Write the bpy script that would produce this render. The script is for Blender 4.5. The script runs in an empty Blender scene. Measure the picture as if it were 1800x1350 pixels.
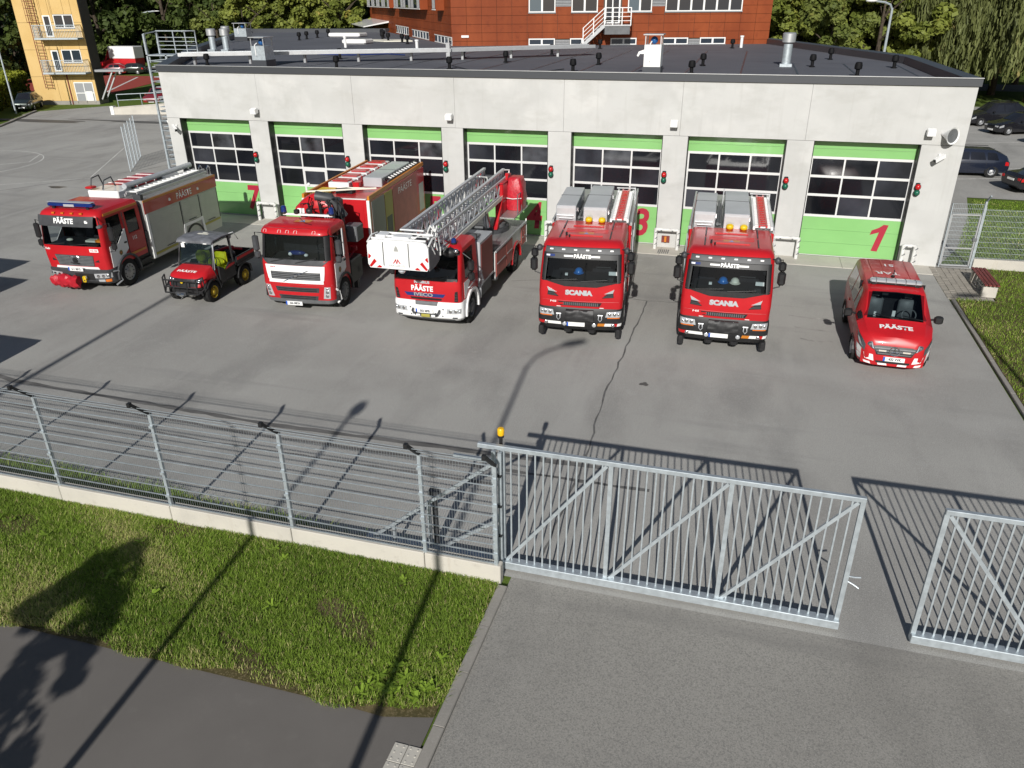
import bpy, math, random
import numpy as np
from math import sin, cos, radians as R, pi, sqrt
from mathutils import Vector, Matrix

rnd = random.Random(7)
scene = bpy.context.scene
COL = scene.collection

# ------------------------------------------------------------------ camera
cam_d = bpy.data.cameras.new('camera')
cam = bpy.data.objects.new('camera', cam_d)
COL.objects.link(cam)
YAW, PITCH, ROLL = -0.2843, 0.4585, -0.0079
fw = Vector((sin(YAW) * cos(PITCH), cos(YAW) * cos(PITCH), -sin(PITCH)))
rt = Vector((cos(YAW), -sin(YAW), 0))
up = rt.cross(fw)
rt2 = cos(ROLL) * rt + sin(ROLL) * up
up2 = -sin(ROLL) * rt + cos(ROLL) * up
cam.matrix_world = Matrix(((rt2.x, up2.x, -fw.x, 22.055), (rt2.y, up2.y, -fw.y, -31.148),
                           (rt2.z, up2.z, -fw.z, 9.0265), (0, 0, 0, 1)))
cam_d.sensor_width = 36
cam_d.lens = 1370 / 1800 * 36
cam_d.clip_start = 0.1
cam_d.clip_end = 3000
scene.camera = cam

# ------------------------------------------------------------------ light
SUN_EL = R(27.8)
sd = Vector((-0.085, 1, -math.tan(SUN_EL) * sqrt(1 + .085 ** 2))).normalized()   # travel direction
w = bpy.data.worlds.new('World'); scene.world = w; w.use_nodes = True
nt = w.node_tree
sky = nt.nodes.new('ShaderNodeTexSky'); sky.sky_type = 'NISHITA'; sky.sun_disc = False
sky.sun_elevation = SUN_EL
sky.sun_rotation = math.atan2(-sd.x, -sd.y)
sky.air_density = 1.0; sky.dust_density = 0.8; sky.ozone_density = 1.0
bg = nt.nodes['Background']; bg.inputs[1].default_value = 0.052
nt.links.new(sky.outputs[0], bg.inputs[0])
sl = bpy.data.lights.new('sun', 'SUN'); sl.energy = 4.75; sl.angle = R(0.55); sl.color = (1, .972, .925)
so = bpy.data.objects.new('sun', sl); COL.objects.link(so)
so.rotation_euler = sd.to_track_quat('-Z', 'Y').to_euler()
so.location = (20, -60, 40)
vs = scene.view_settings
vs.view_transform = 'Standard'; vs.look = 'None'; vs.exposure = 0.0; vs.gamma = 1
vs.use_curve_mapping = False
scene.cycles.max_bounces = 6
scene.cycles.transparent_max_bounces = 12

# ------------------------------------------------------------------ materials
MATS = {}
def P(name, base, rough=.5, metal=0, spec=.5, coat=0, noise=None, bump=None, emit=None):
    """noise=(scale, amount, detail[, second colour]); bump=(scale, strength)"""
    if name in MATS: return MATS[name]
    m = bpy.data.materials.new(name); m.use_nodes = True
    n = m.node_tree.nodes; L = m.node_tree.links
    b = n['Principled BSDF']
    b.inputs['Base Color'].default_value = (*base, 1)
    b.inputs['Roughness'].default_value = rough
    b.inputs['Metallic'].default_value = metal
    b.inputs['Specular IOR Level'].default_value = spec
    if coat: b.inputs['Coat Weight'].default_value = coat; b.inputs['Coat Roughness'].default_value = .05
    if noise or bump:
        tc = n.new('ShaderNodeTexCoord')
    if noise:
        t = n.new('ShaderNodeTexNoise'); t.inputs['Scale'].default_value = noise[0]; t.inputs['Detail'].default_value = noise[2]
        L.new(tc.outputs['Object'], t.inputs['Vector'])
        r = n.new('ShaderNodeValToRGB')
        a = noise[1]
        c2 = noise[3] if len(noise) > 3 else tuple(min(1, c * (1 + a)) for c in base)
        c1 = base if len(noise) > 3 else tuple(c * (1 - a) for c in base)
        r.color_ramp.elements[0].position = .3; r.color_ramp.elements[1].position = .7
        r.color_ramp.elements[0].color = (*c1, 1); r.color_ramp.elements[1].color = (*c2, 1)
        L.new(t.outputs['Fac'], r.inputs[0]); L.new(r.outputs[0], b.inputs['Base Color'])
    if bump:
        t2 = n.new('ShaderNodeTexNoise'); t2.inputs['Scale'].default_value = bump[0]; t2.inputs['Detail'].default_value = 5
        L.new(tc.outputs['Object'], t2.inputs['Vector'])
        bp = n.new('ShaderNodeBump'); bp.inputs['Strength'].default_value = bump[1]; bp.inputs['Distance'].default_value = .02
        L.new(t2.outputs['Fac'], bp.inputs['Height']); L.new(bp.outputs[0], b.inputs['Normal'])
    MATS[name] = m
    return m

def layered(name, layers, rough=.85, bump=None, spec=.3, streak=None):
    """base colour + list of (scale, detail, lo, hi, colour, amount, stretch): noise masks mixed over each other"""
    m = bpy.data.materials.new(name); m.use_nodes = True
    n = m.node_tree.nodes; L = m.node_tree.links
    b = n['Principled BSDF']; b.inputs['Roughness'].default_value = rough
    b.inputs['Specular IOR Level'].default_value = spec
    tc = n.new('ShaderNodeTexCoord')
    prev = None
    base = layers[0]
    for i, (sc, det, lo, hi, colr, amt, st) in enumerate(layers[1:]):
        mp = n.new('ShaderNodeMapping'); mp.inputs['Scale'].default_value = st
        mp.inputs['Location'].default_value = (i * 3.7, i * 1.3, i * 2.1)
        L.new(tc.outputs['Object'], mp.inputs[0])
        t = n.new('ShaderNodeTexNoise'); t.inputs['Scale'].default_value = sc; t.inputs['Detail'].default_value = det
        t.inputs['Roughness'].default_value = .6
        L.new(mp.outputs[0], t.inputs['Vector'])
        mr = n.new('ShaderNodeMapRange'); mr.inputs[1].default_value = lo; mr.inputs[2].default_value = hi
        mr.inputs[3].default_value = 0; mr.inputs[4].default_value = amt
        L.new(t.outputs['Fac'], mr.inputs[0])
        mx = n.new('ShaderNodeMix'); mx.data_type = 'RGBA'
        L.new(mr.outputs[0], mx.inputs[0])
        if prev is None: mx.inputs[6].default_value = (*base, 1)
        else: L.new(prev, mx.inputs[6])
        mx.inputs[7].default_value = (*colr, 1)
        prev = mx.outputs[2]
    L.new(prev, b.inputs['Base Color'])
    if bump:
        t2 = n.new('ShaderNodeTexNoise'); t2.inputs['Scale'].default_value = bump[0]; t2.inputs['Detail'].default_value = 4
        L.new(tc.outputs['Object'], t2.inputs['Vector'])
        bp = n.new('ShaderNodeBump'); bp.inputs['Strength'].default_value = bump[1]; bp.inputs['Distance'].default_value = .01
        L.new(t2.outputs['Fac'], bp.inputs['Height']); L.new(bp.outputs[0], b.inputs['Normal'])
    MATS[name] = m
    return m

U = (1, 1, 1)
layered('asphalt', [(.34, .330, .306), (.12, 4, .4, .65, (.42, .41, .38), .95, U), (.5, 5, .48, .66, (.26, .252, .236), .75, (1, .35, 1)), (.28, 6, .52, .66, (.43, .42, .395), .6, (.6, 1, 1)),
                    (2.2, 6, .6, .72, (.42, .41, .385), .45, U), (55, 3, .47, .62, (.20, .197, .19), .7, U), (75, 3, .55, .68, (.54, .53, .50), .6, U),
                    (.9, 4, .58, .70, (.245, .24, .23), .5, (.12, 1, 1)), (.7, 4, .60, .72, (.45, .44, .415), .35, (1, .12, 1))], .9, (90, .35))
layered('driveway_asphalt', [(0.272, 0.259, 0.234), (.12, 4, .4, .65, (0.324, 0.310, 0.281), .9, U), (.5, 5, .50, .68, (0.216, 0.206, 0.187), .7, (1, .35, 1)),
                    (2.2, 6, .6, .72, (0.336, 0.322, 0.295), .45, U), (42, 3, .46, .62, (0.160, 0.155, 0.145), .7, U), (58, 3, .55, .68, (0.432, 0.416, 0.383), .6, U),
                    (.9, 4, .58, .70, (0.196, 0.188, 0.176), .5, (.12, 1, 1)), (.7, 4, .60, .72, (0.360, 0.345, 0.317), .35, (1, .12, 1))], .9, (90, .35))
layered('path_asphalt', [(.148, .136, .124), (.3, 5, .45, .65, (.176, .162, .148), .7, U), (3, 5, .6, .75, (.20, .185, .168), .35, U),
                         (120, 3, .5, .62, (.11, .102, .094), .5, U), (160, 2, .6, .7, (.2, .19, .17), .35, U)], .9, (140, .2))
layered('concrete_wall', [(.515, .515, .50), (.35, 5, .45, .7, (.44, .44, .425), .75, (1, 1, 1.4)), (1.1, 6, .56, .72, (.40, .4, .375), .4, (1, 1, .8)),
                          (.6, 4, .52, .7, (.59, .585, .565), .7, U), (2.0, 4, .58, .74, (.40, .395, .372), .35, (2.5, 1, .12)), (1.6, 5, .52, .68, (.42, .417, .395), .45, (.5, 1, 1.2))], .85, (25, .08))
layered('concrete_light', [(.53, .50, .44), (.9, 5, .45, .7, (.43, .41, .365), .7, U), (6, 5, .6, .75, (.36, .335, .29), .5, U),
                           (2.0, 4, .62, .75, (.38, .32, .25), .45, (2.5, 2.5, .3))], .9, (30, .12))
layered('kerb_stone', [(.30, .28, .25), (1.5, 5, .45, .7, (.235, .222, .2), .7, U), (30, 4, .55, .7, (.38, .36, .33), .5, U)], .9, (50, .2))
layered('roof_felt', [(.105, .109, .124), (.25, 4, .4, .7, (.135, .139, .156), .8, U), (1.0, 5, .58, .7, (.075, .077, .086), .7, (.25, 1, 1)),
                      (3, 4, .62, .75, (.125, .125, .125), .35, U)], .75, (40, .15))
layered('lawn_far', [(.10, .15, .028), (.4, 4, .4, .65, (.15, .20, .045), .7, U), (2.5, 5, .5, .7, (.075, .12, .022), .6, U),
                     (1.1, 5, .6, .72, (.165, .15, .065), .5, U), (40, 3, .45, .65, (.06, .095, .016), .6, U)], .95, (60, .6), .1)
layered('soil', [(.085, .072, .032), (.9, 5, .5, .68, (.20, .155, .085), .8, U), (8, 5, .5, .7, (.06, .055, .025), .7, U), (30, 4, .5, .68, (.30, .24, .14), .5, U)], .95, (40, .5), .1)
layered('brown_panel', [(.20, .042, .012), (.5, 4, .4, .7, (.285, .066, .019), .9, (1, 1, .4)), (2.5, 4, .55, .72, (.14, .028, .010), .5, U)], .6, None, .2)
layered('yellow_panel', [(.62, .43, .18), (.4, 4, .4, .7, (.53, .34, .115), .7, U), (2, 4, .58, .75, (.64, .44, .17), .4, (1, 1, .3))], .8, None)
layered('track_red', [(.33, .055, .04), (.8, 5, .4, .7, (.26, .048, .036), .7, U)], .9, None)
layered('pavers', [(.30, .275, .235), (1.5, 4, .4, .7, (.24, .222, .19), .7, U), (20, 3, .5, .7, (.36, .33, .29), .4, U)], .9, (40, .15))

def red_paint():
    m = P('red_paint', (.47, .012, .017), .36, 0, .4, .18, noise=(1.7, .10, 4), bump=None); return m
red_paint()
P('red_dark', (.42, .012, .014), .4, 0, .5, .3)
P('red_cover', (.42, .010, .022), .42, 0, .5, 0, noise=(6, .2, 4), bump=(12, .8))
P('guard_white', (.62, .62, .60), .5, noise=(5, .2, 4))
P('white_paint', (.80, .80, .79), .32, 0, .5, .5, noise=(2, .03, 3))
P('silver_paint', (.50, .52, .54), .45, .35, .5, .2, noise=(2, .05, 3))
P('shutter', (.44, .44, .415), .5, .4, .5, 0, noise=(3, .05, 3))
P('tread_plate', (.45, .45, .44), .45, .7, .5, 0, noise=(20, .12, 3), bump=(60, .3))
P('galvanised', (.47, .52, .55), .5, .55, .5, 0, noise=(9, .14, 4))
P('ladder_metal', (.60, .61, .62), .42, .4, .5, 0, noise=(5, .06, 3))
P('alu', (.52, .53, .54), .45, .6, .5, 0, noise=(5, .06, 3))
P('chrome', (.75, .75, .76), .14, 1)
P('black_plastic', (.018, .018, .019), .48, 0, .4, 0, noise=(6, .25, 3))
P('dark_grey', (.05, .052, .056), .5, 0, .4, 0, noise=(5, .2, 3))
P('mid_grey', (.13, .135, .14), .5, 0, .4, 0, noise=(5, .15, 3))
P('tyre', (.02, .02, .02), .85, 0, .2, 0, noise=(14, .3, 4), bump=(40, .3))
P('rim', (.30, .30, .30), .45, .6, .5, 0, noise=(8, .2, 3))
P('interior', (.014, .014, .016), .8, 0, .2, 0, noise=(7, .35, 3))
P('seat_cloth', (.035, .037, .045), .9, 0, .1, 0, noise=(8, .35, 3))
P('lens', (.72, .74, .76), .08, .55, .8)
P('lens_dark', (.10, .11, .12), .1, .3, .7)
P('orange_lens', (.65, .16, .02), .25, 0, .6)
P('red_lens', (.5, .01, .012), .25, 0, .6)
P('blue_lens', (.01, .03, .16), .12, 0, .8, .5)
P('orange_stripe', (.55, .19, .02), .4, 0, .5)
P('yellow', (.70, .47, .01), .45, 0, .5, 0, noise=(5, .08, 3))
P('yellow_jacket', (.62, .62, .02), .7, 0, .3, 0, noise=(8, .2, 3))
P('amber', (.85, .47, .01), .35, 0, .5)
P('olive_yellow', (.36, .32, .06), .55, 0, .4)
P('white_print', (.82, .82, .80), .55)
P('white_line', (.62, .61, .58), .85, 0, .3, 0, noise=(9, .35, 5))
P('plate_blue', (.02, .1, .5), .5)
P('door_green', (.225, .48, .165), .3, 0, .6, .4, noise=(.6, .06, 3))
P('door_number', (.36, .012, .035), .5)
P('door_frame', (.72, .72, .71), .4, .2)
P('frame_white', (.76, .76, .74), .45)
P('dark_glass', (.012, .013, .017), .06, 0, .6, 0, noise=(.5, .5, 2))
P('bay_glass', (.03, .032, .04), .08, 0, .6, 0, noise=(.9, .5, 3))
P('glint_glass', (.055, .058, .066), .10, .1, .7, 0, noise=(1.4, .8, 4))  # lighter mottled colour stands in for reflections on the upper panes
P('window_glass', (.02, .03, .045), .04, 0, .9)
P('sky_glass', (.10, .15, .2), .05, .3, .9)  # pale blue base colour stands in for reflected sky
P('flashing', (.085, .09, .10), .42, .5, .5)
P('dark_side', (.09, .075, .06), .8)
P('wood_red', (.17, .035, .028), .55, 0, .4, 0, noise=(4, .3, 5))
P('wire', (.30, .325, .345), .55, .4, .4)
P('vent_black', (.006, .006, .007), .7, 0, .2)
P('rubber', (.03, .03, .03), .8)
P('green_lens', (.01, .12, .07), .3)
P('car_black', (.012, .012, .015), .22, 0, .5, .8)
P('car_navy', (.012, .016, .03), .25, 0, .5, .8)
P('car_olive', (.035, .045, .04), .25, .5, .5, .8)
P('car_red', (.22, .012, .015), .3, 0, .5, .8)
P('bark', (.07, .055, .04), .9, 0, .2, 0, noise=(5, .4, 5), bump=(12, .6))
P('birch_bark', (.42, .40, .36), .9, 0, .2, 0, noise=(4, .5, 5))
P('blind', (.42, .42, .42), .7)
P('grey_cladding', (.30, .31, .32), .5, .3)
P('crack', (.12, .118, .114), .85, noise=(3, .35, 5))
P('helmet_blue', (.01, .17, .55), .3)
P('straw_white', (.75, .73, .62), .5)
P('cable', (.012, .012, .014), .5)

def glass_mat(name, tint, refl):
    m = bpy.data.materials.new(name); m.use_nodes = True
    n = m.node_tree.nodes; L = m.node_tree.links
    n.remove(n['Principled BSDF'])
    tr = n.new('ShaderNodeBsdfTransparent'); tr.inputs[0].default_value = (*tint, 1)
    gl = n.new('ShaderNodeBsdfGlossy'); gl.inputs['Roughness'].default_value = .03; gl.inputs[0].default_value = (.9, .95, 1, 1)
    fr = n.new('ShaderNodeFresnel'); fr.inputs[0].default_value = refl
    mx = n.new('ShaderNodeMixShader')
    L.new(fr.outputs[0], mx.inputs[0]); L.new(tr.outputs[0], mx.inputs[1]); L.new(gl.outputs[0], mx.inputs[2])
    L.new(mx.outputs[0], n['Material Output'].inputs[0])
    MATS[name] = m
glass_mat('windscreen', (.55, .62, .64), 1.42)
glass_mat('side_glass', (.35, .42, .44), 1.6)

def leaf_mat(name, c1, c2, c3=None):
    m = bpy.data.materials.new(name); m.use_nodes = True
    n = m.node_tree.nodes; L = m.node_tree.links
    b = n['Principled BSDF']; b.inputs['Roughness'].default_value = .6; b.inputs['Specular IOR Level'].default_value = .25
    at = n.new('ShaderNodeAttribute'); at.attribute_name = 'tone'
    r = n.new('ShaderNodeValToRGB')
    r.color_ramp.elements[0].color = (*c1, 1); r.color_ramp.elements[1].color = (*c2, 1)
    if c3:
        e = r.color_ramp.elements.new(.93); e.color = (*c2, 1); r.color_ramp.elements[2].color = (*c3, 1)
    L.new(at.outputs['Fac'], r.inputs[0]); L.new(r.outputs[0], b.inputs['Base Color'])
    t = n.new('ShaderNodeBsdfTranslucent'); L.new(r.outputs[0], t.inputs[0])
    mx = n.new('ShaderNodeMixShader'); mx.inputs[0].default_value = .25
    L.new(b.outputs[0], mx.inputs[1]); L.new(t.outputs[0], mx.inputs[2])
    L.new(mx.outputs[0], n['Material Output'].inputs[0])
    MATS[name] = m
leaf_mat('leaf_dark', (.036, .058, .014), (.10, .135, .03))
leaf_mat('leaf_mid', (.065, .092, .019), (.20, .23, .055), (.26, .23, .06))
leaf_mat('leaf_light', (.09, .12, .02), (.25, .28, .055), (.34, .27, .06))
leaf_mat('leaf_willow', (.068, .084, .024), (.195, .215, .075), (.32, .27, .1))
leaf_mat('leaf_conifer', (.015, .03, .012), (.035, .055, .022))
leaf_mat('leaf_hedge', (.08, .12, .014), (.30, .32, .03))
leaf_mat('grass_blade', (.052, .112, .010), (.29, .42, .05), (.56, .46, .24))

# ------------------------------------------------------------------ mesh helpers
class MB:
    def __init__(s): s.v = []; s.f = []
    def add(s, vs, fs):
        o = len(s.v); s.v += [tuple(p) for p in vs]; s.f += [tuple(i + o for i in f) for f in fs]; return s
    def box(s, x0, x1, y0, y1, z0, z1):
        return s.add([(x0, y0, z0), (x1, y0, z0), (x1, y1, z0), (x0, y1, z0), (x0, y0, z1), (x1, y0, z1), (x1, y1, z1), (x0, y1, z1)],
                     [(0, 3, 2, 1), (4, 5, 6, 7), (0, 1, 5, 4), (1, 2, 6, 5), (2, 3, 7, 6), (3, 0, 4, 7)])
    def rbox(s, x0, x1, y0, y1, z0, z1, b=.02):
        """box with chamfered edges"""
        b = min(b, (x1 - x0) / 2.01, (y1 - y0) / 2.01, (z1 - z0) / 2.01)
        def ring(z, i): return [(x0 + i + (b if k in (0,) else 0), y0 + i, z) for k in ()]
        def oct(z, i):
            X0, X1, Y0, Y1 = x0 + i, x1 - i, y0 + i, y1 - i
            return [(X0 + b, Y0, z), (X1 - b, Y0, z), (X1, Y0 + b, z), (X1, Y1 - b, z), (X1 - b, Y1, z), (X0 + b, Y1, z), (X0, Y1 - b, z), (X0, Y0 + b, z)]
        return s.rings([oct(z0, b), oct(z0 + b, 0), oct(z1 - b, 0), oct(z1, b)])
    def rings(s, rr, cap=True, close=True):
        n = len(rr[0]); vs = [p for r in rr for p in r]; fs = []
        for i in range(len(rr) - 1):
            for k in range(n if close else n - 1):
                a = i * n + k; b = i * n + (k + 1) % n
                fs.append((a, b, b + n, a + n))
        if cap:
            fs.append(tuple(range(n - 1, -1, -1))); o = (len(rr) - 1) * n; fs.append(tuple(range(o, o + n)))
        return s.add(vs, fs)
    def tube(s, pts, r, n=6, cap=True):
        pts = [Vector(p) for p in pts]; rr = []
        rs = r if isinstance(r, (list, tuple)) else [r] * len(pts)
        ref = None
        for i, p in enumerate(pts):
            a = pts[max(i - 1, 0)]; b = pts[min(i + 1, len(pts) - 1)]
            d = (b - a).normalized()
            if ref is None or abs(ref.dot(d)) > .95: ref = Vector((0, 0, 1)) if abs(d.z) < .9 else Vector((1, 0, 0))
            u = d.cross(ref).normalized(); v = d.cross(u)
            rr.append([p + (u * cos(2 * pi * k / n) + v * sin(2 * pi * k / n)) * rs[i] for k in range(n)])
        return s.rings(rr, cap)
    def bar(s, a, b, wx, wz=None, upv=(0, 0, 1)):
        """rectangular bar between two points"""
        a = Vector(a); b = Vector(b); d = (b - a).normalized(); wz = wz or wx
        u = Vector(upv)
        if abs(d.dot(u)) > .95: u = Vector((0, 1, 0))
        x = d.cross(u).normalized() * (wx / 2); y = x.cross(d).normalized() * (wz / 2)
        return s.rings([[p - x - y, p + x - y, p + x + y, p - x + y] for p in (a, b)])
    def cyl(s, x, y, z0, z1, r, n=12, r2=None):
        return s.tube([(x, y, z0), (x, y, z1)], [r, r if r2 is None else r2], n)
    def lathe(s, prof, c, ax='z', n=20, cap=True):
        rr = []
        for r, h in prof:
            ring = []
            for k in range(n):
                a = 2 * pi * k / n; p, q = r * cos(a), r * sin(a)
                ring.append({'z': (c[0] + p, c[1] + q, c[2] + h), 'x': (c[0] + h, c[1] + p, c[2] + q), 'y': (c[0] + p, c[1] + h, c[2] + q)}[ax])
            rr.append(ring)
        return s.rings(rr, cap)
    def ell(s, c, r, n=10, m=7, half=False):
        rr = []
        for i in range(m + 1):
            t = (pi / 2 if half else pi) * i / m - pi / 2 * (0 if half else 1)
            k = max(cos(t), .02); z = sin(t)
            rr.append([(c[0] + r[0] * k * cos(2 * pi * j / n), c[1] + r[1] * k * sin(2 * pi * j / n), c[2] + r[2] * z) for j in range(n)])
        return s.rings(rr)
    def prism(s, poly, ax, a, b):
        """poly in the plane normal to ax: x -> (y,z), y -> (x,z), z -> (x,y)"""
        f = {'x': lambda p, t: (t, p[0], p[1]), 'y': lambda p, t: (p[0], t, p[1]), 'z': lambda p, t: (p[0], p[1], t)}[ax]
        return s.rings([[f(p, a) for p in poly], [f(p, b) for p in poly]])
    def quad(s, *p): return s.add(p, [tuple(range(len(p)))])
    def xf(s, M):
        s.v = [tuple(M @ Vector(p)) for p in s.v]; return s
    def mesh(s, name, smooth=False, ang=None):
        me = bpy.data.meshes.new(name); me.from_pydata(s.v, [], s.f); me.validate()
        import bmesh
        bm = bmesh.new(); bm.from_mesh(me); bmesh.ops.recalc_face_normals(bm, faces=bm.faces); bm.to_mesh(me); bm.free()
        if smooth:
            me.shade_smooth()
            if hasattr(me, 'set_sharp_from_angle'): me.set_sharp_from_angle(angle=R(ang or 38))
        return me
    def build(s, name, mat, parent=None, smooth=False, ang=None, kind=None):
        me = s.mesh(name, smooth, ang)
        return link(name, me, mat, parent, kind)

def link(name, me, mat, parent=None, kind=None):
    o = bpy.data.objects.new(name, me); COL.objects.link(o)
    if mat and not me.materials: me.materials.append(MATS[mat] if isinstance(mat, str) else mat)
    if parent: o.parent = parent
    if kind: o['kind'] = kind
    return o
def tag(o, label, cat, group=None, kind=None):
    o['label'] = label; o['category'] = cat
    if group: o['group'] = group
    if kind: o['kind'] = kind
    return o
def thing(name, label, cat, loc=(0, 0, 0), yaw=0, group=None):
    o = bpy.data.objects.new(name, None); COL.objects.link(o)
    o.location = loc; o.rotation_euler = (0, 0, R(yaw)); o.empty_display_size = .3
    return tag(o, label, cat, group)
KIDS = {}
def copy_tree(o, parent=None):
    c = o.copy(); COL.objects.link(c)
    if parent: c.parent = parent
    for ch in [x for x in bpy.data.objects if x.parent == o]:
        copy_tree(ch, c)
    return c
def struct(name, mb, mat, parent=None):
    o = mb.build(name, mat, parent)
    if not parent: o['kind'] = 'structure'
    return o

def text_mesh(txt, size, bold=.0, shear=0, extrude=0, align='CENTER', space=1.0, sx=1.0):
    cu = bpy.data.curves.new('lettering', 'FONT'); cu.body = txt; cu.size = size; cu.offset = bold; cu.shear = shear
    cu.align_x = align; cu.align_y = 'CENTER'; cu.space_character = space; cu.resolution_u = 3; cu.extrude = extrude
    o = bpy.data.objects.new('lettering', cu); COL.objects.link(o)
    dg = bpy.context.evaluated_depsgraph_get(); dg.update()
    me = bpy.data.meshes.new_from_object(o.evaluated_get(dg))
    bpy.data.objects.remove(o); bpy.data.curves.remove(cu)
    for v in me.vertices: v.co.x *= sx
    me.materials.clear()
    return me
def text_on(txt, size, parent, mat, fn, name='lettering', **k):
    """lettering whose vertices are mapped by fn(u, v) on to a surface"""
    me = text_mesh(txt, size, **k)
    for v in me.vertices: v.co = fn(v.co.x, v.co.y)
    return link(name, me, mat, parent)
# ================================================================== SETTING: ground sheets
def sheet(name, poly, z, mat, parent=None):
    return struct(name, MB().quad(*[(x, y, z) for x, y in poly]), mat, parent)
sheet('ground', [(-700, -200), (500, -200), (500, 900), (-700, 900)], -.03, 'lawn_far')
sheet('yard', [(-75, -20.9), (29.15, -20.9), (29.15, -.02), (30.6, -.02), (33, 12.6), (60, 12.6), (60, 52), (-20, 52), (-38, 34.6), (-41.5, 29.6), (-36.3, 20.6), (-45, 5), (-75, 0)], 0, 'asphalt')
sheet('driveway', [(19.02, -40), (60, -40), (60, -20.9), (19.02, -20.9)], 0, 'driveway_asphalt')
sheet('footpath', [(-75, -40), (18.8, -40), (18.8, -24.0), (-75, -24.0)], .0, 'path_asphalt')
sheet('lawn', [(-75, -24.22), (17.4, -24.2), (18.1, -24.23), (18.8, -24.05), (18.8, -21.0), (-75, -21.0)], .012, 'soil')
sheet('lawn', [(29.35, -20), (60, -20), (60, .1), (30.6, .1), (30.6, -3.55), (29.35, -3.75)], .02, 'soil')
sheet('lawn', [(29.6, .4), (60, .4), (60, 12), (33.2, 12.2), (31.2, 4)], .012, 'lawn_far')
sheet('planting_strip', [(-75, -20.92), (17.6, -20.92), (17.6, -20.72), (12, -20.42), (8.5, -20.1), (-75, -20.0)], .006, 'soil')
sheet('running_track', [(-45.8, 44.5), (-52.5, 64.5), (-63.5, 64.5), (-75, 52), (-53, 42)], .0, 'track_red')
for a, b in (((-50.3, 44.6), (-63.8, 62.6)), ((-47.6, 45.6), (-57.4, 62.6))):
    d = (Vector(b) - Vector(a)).normalized(); nn = Vector((-d.y, d.x)) * .14
    sheet('lane_line', [tuple(Vector(a) - nn), tuple(Vector(b) - nn), tuple(Vector(b) + nn), tuple(Vector(a) + nn)], .005, 'white_line')
sheet('road', [(-300, 78), (200, 62), (200, 70), (-300, 86)], -.02, 'path_asphalt')
sheet('road', [(-120, 40), (-55, 52), (-56, 58), (-120, 50)], -.02, 'path_asphalt')

# apron of pale concrete along the doors: separate slabs with joints
ap = bpy.data.objects.new('apron', None); COL.objects.link(ap); ap['kind'] = 'structure'
xx = -3.2
while xx < 29.3:
    x2 = min(xx + 2.25, 29.35)
    MB().rbox(xx + .008, x2 - .008, -1.06, .30, -.05, .018, .006).build('slab', 'concrete_light', ap)
    xx = x2
# low kerbs
def kerb(name, pts, wd, h, mat='kerb_stone', L=1.0):
    e = bpy.data.objects.new(name, None); COL.objects.link(e); e['kind'] = 'structure'
    for (a, b) in zip(pts[:-1], pts[1:]):
        a = Vector(a); b = Vector(b); n = max(1, round((b - a).length / L)); d = (b - a) / n
        for i in range(n):
            p = a + d * i; q = a + d * (i + 1); u = d.normalized() * .006
            hh = h + rnd.uniform(-.006, .006)
            nrm = Vector((-d.y, d.x)).normalized() * wd / 2
            j = rnd.uniform(-.006, .006)
            P0 = [p + u + nrm * (1 + j), p + u - nrm, q - u - nrm, q - u + nrm * (1 + j)]
            c = (p + q) / 2
            rings = []
            for z, k in ((-.1, 1), (hh - .015, 1), (hh, .86)):
                rings.append([(c.x + (v.x - c.x) * (k if z == hh else 1), c.y + (v.y - c.y) * (k * .02 + .98 if z == hh else 1), z) for v in P0])
            MB().rings(rings).build('kerb_stone', mat, e)
    return e
kerb('kerb', [(18.95, -21.2), (18.93, -24.2), (18.92, -33)], .17, .055)
kerb('kerb', [(29.25, -3.8), (29.27, -19)], .12, .06)
kerb('kerb', [(-36.3, 20.6), (-41.5, 29.6)], .2, .12, L=3)
# tactile slabs with studs at the driveway edge
tp = bpy.data.objects.new('tactile_paving', None); COL.objects.link(tp); tp['kind'] = 'structure'
for j in range(6):
    for i in range(2):
        x0 = 18.44 + i * .2; y0 = -24.56 - j * .3
        if j == 0 and i == 0: pass
        m = MB().rbox(x0 + .004, x0 + .196, y0 - .296, y0 - .004, -.03, .014, .005)
        for a in range(2):
            for b in range(3):
                m.cyl(x0 + .05 + a * .1, y0 - .05 - b * .1, .012, .02, .018, 8, .012)
        m.build('paving_slab', 'concrete_light', tp)
# paved strip by the bench: single pavers
pv = bpy.data.objects.new('paved_walkway', None); COL.objects.link(pv); pv['kind'] = 'structure'
pm = [MB().rbox(-.098, .098, -.098, .098, -.04, .022 + k * .004, .01).mesh('paving_stone') for k in range(3)]
for j in range(17):
    for i in range(7):
        x = 29.22 + i * .205; y = -3.5 + j * .205
        if x < 29.13 + .03 * (j < 3): continue
        if i == 6 and 2 < j < 15 and False: continue
        o = link('paving_stone', rnd.choice(pm), 'pavers', pv)
        o.location = (x, y, rnd.uniform(-.003, .003)); o.rotation_euler = (rnd.uniform(-.01, .01), rnd.uniform(-.01, .01), rnd.uniform(-.01, .01))
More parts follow.
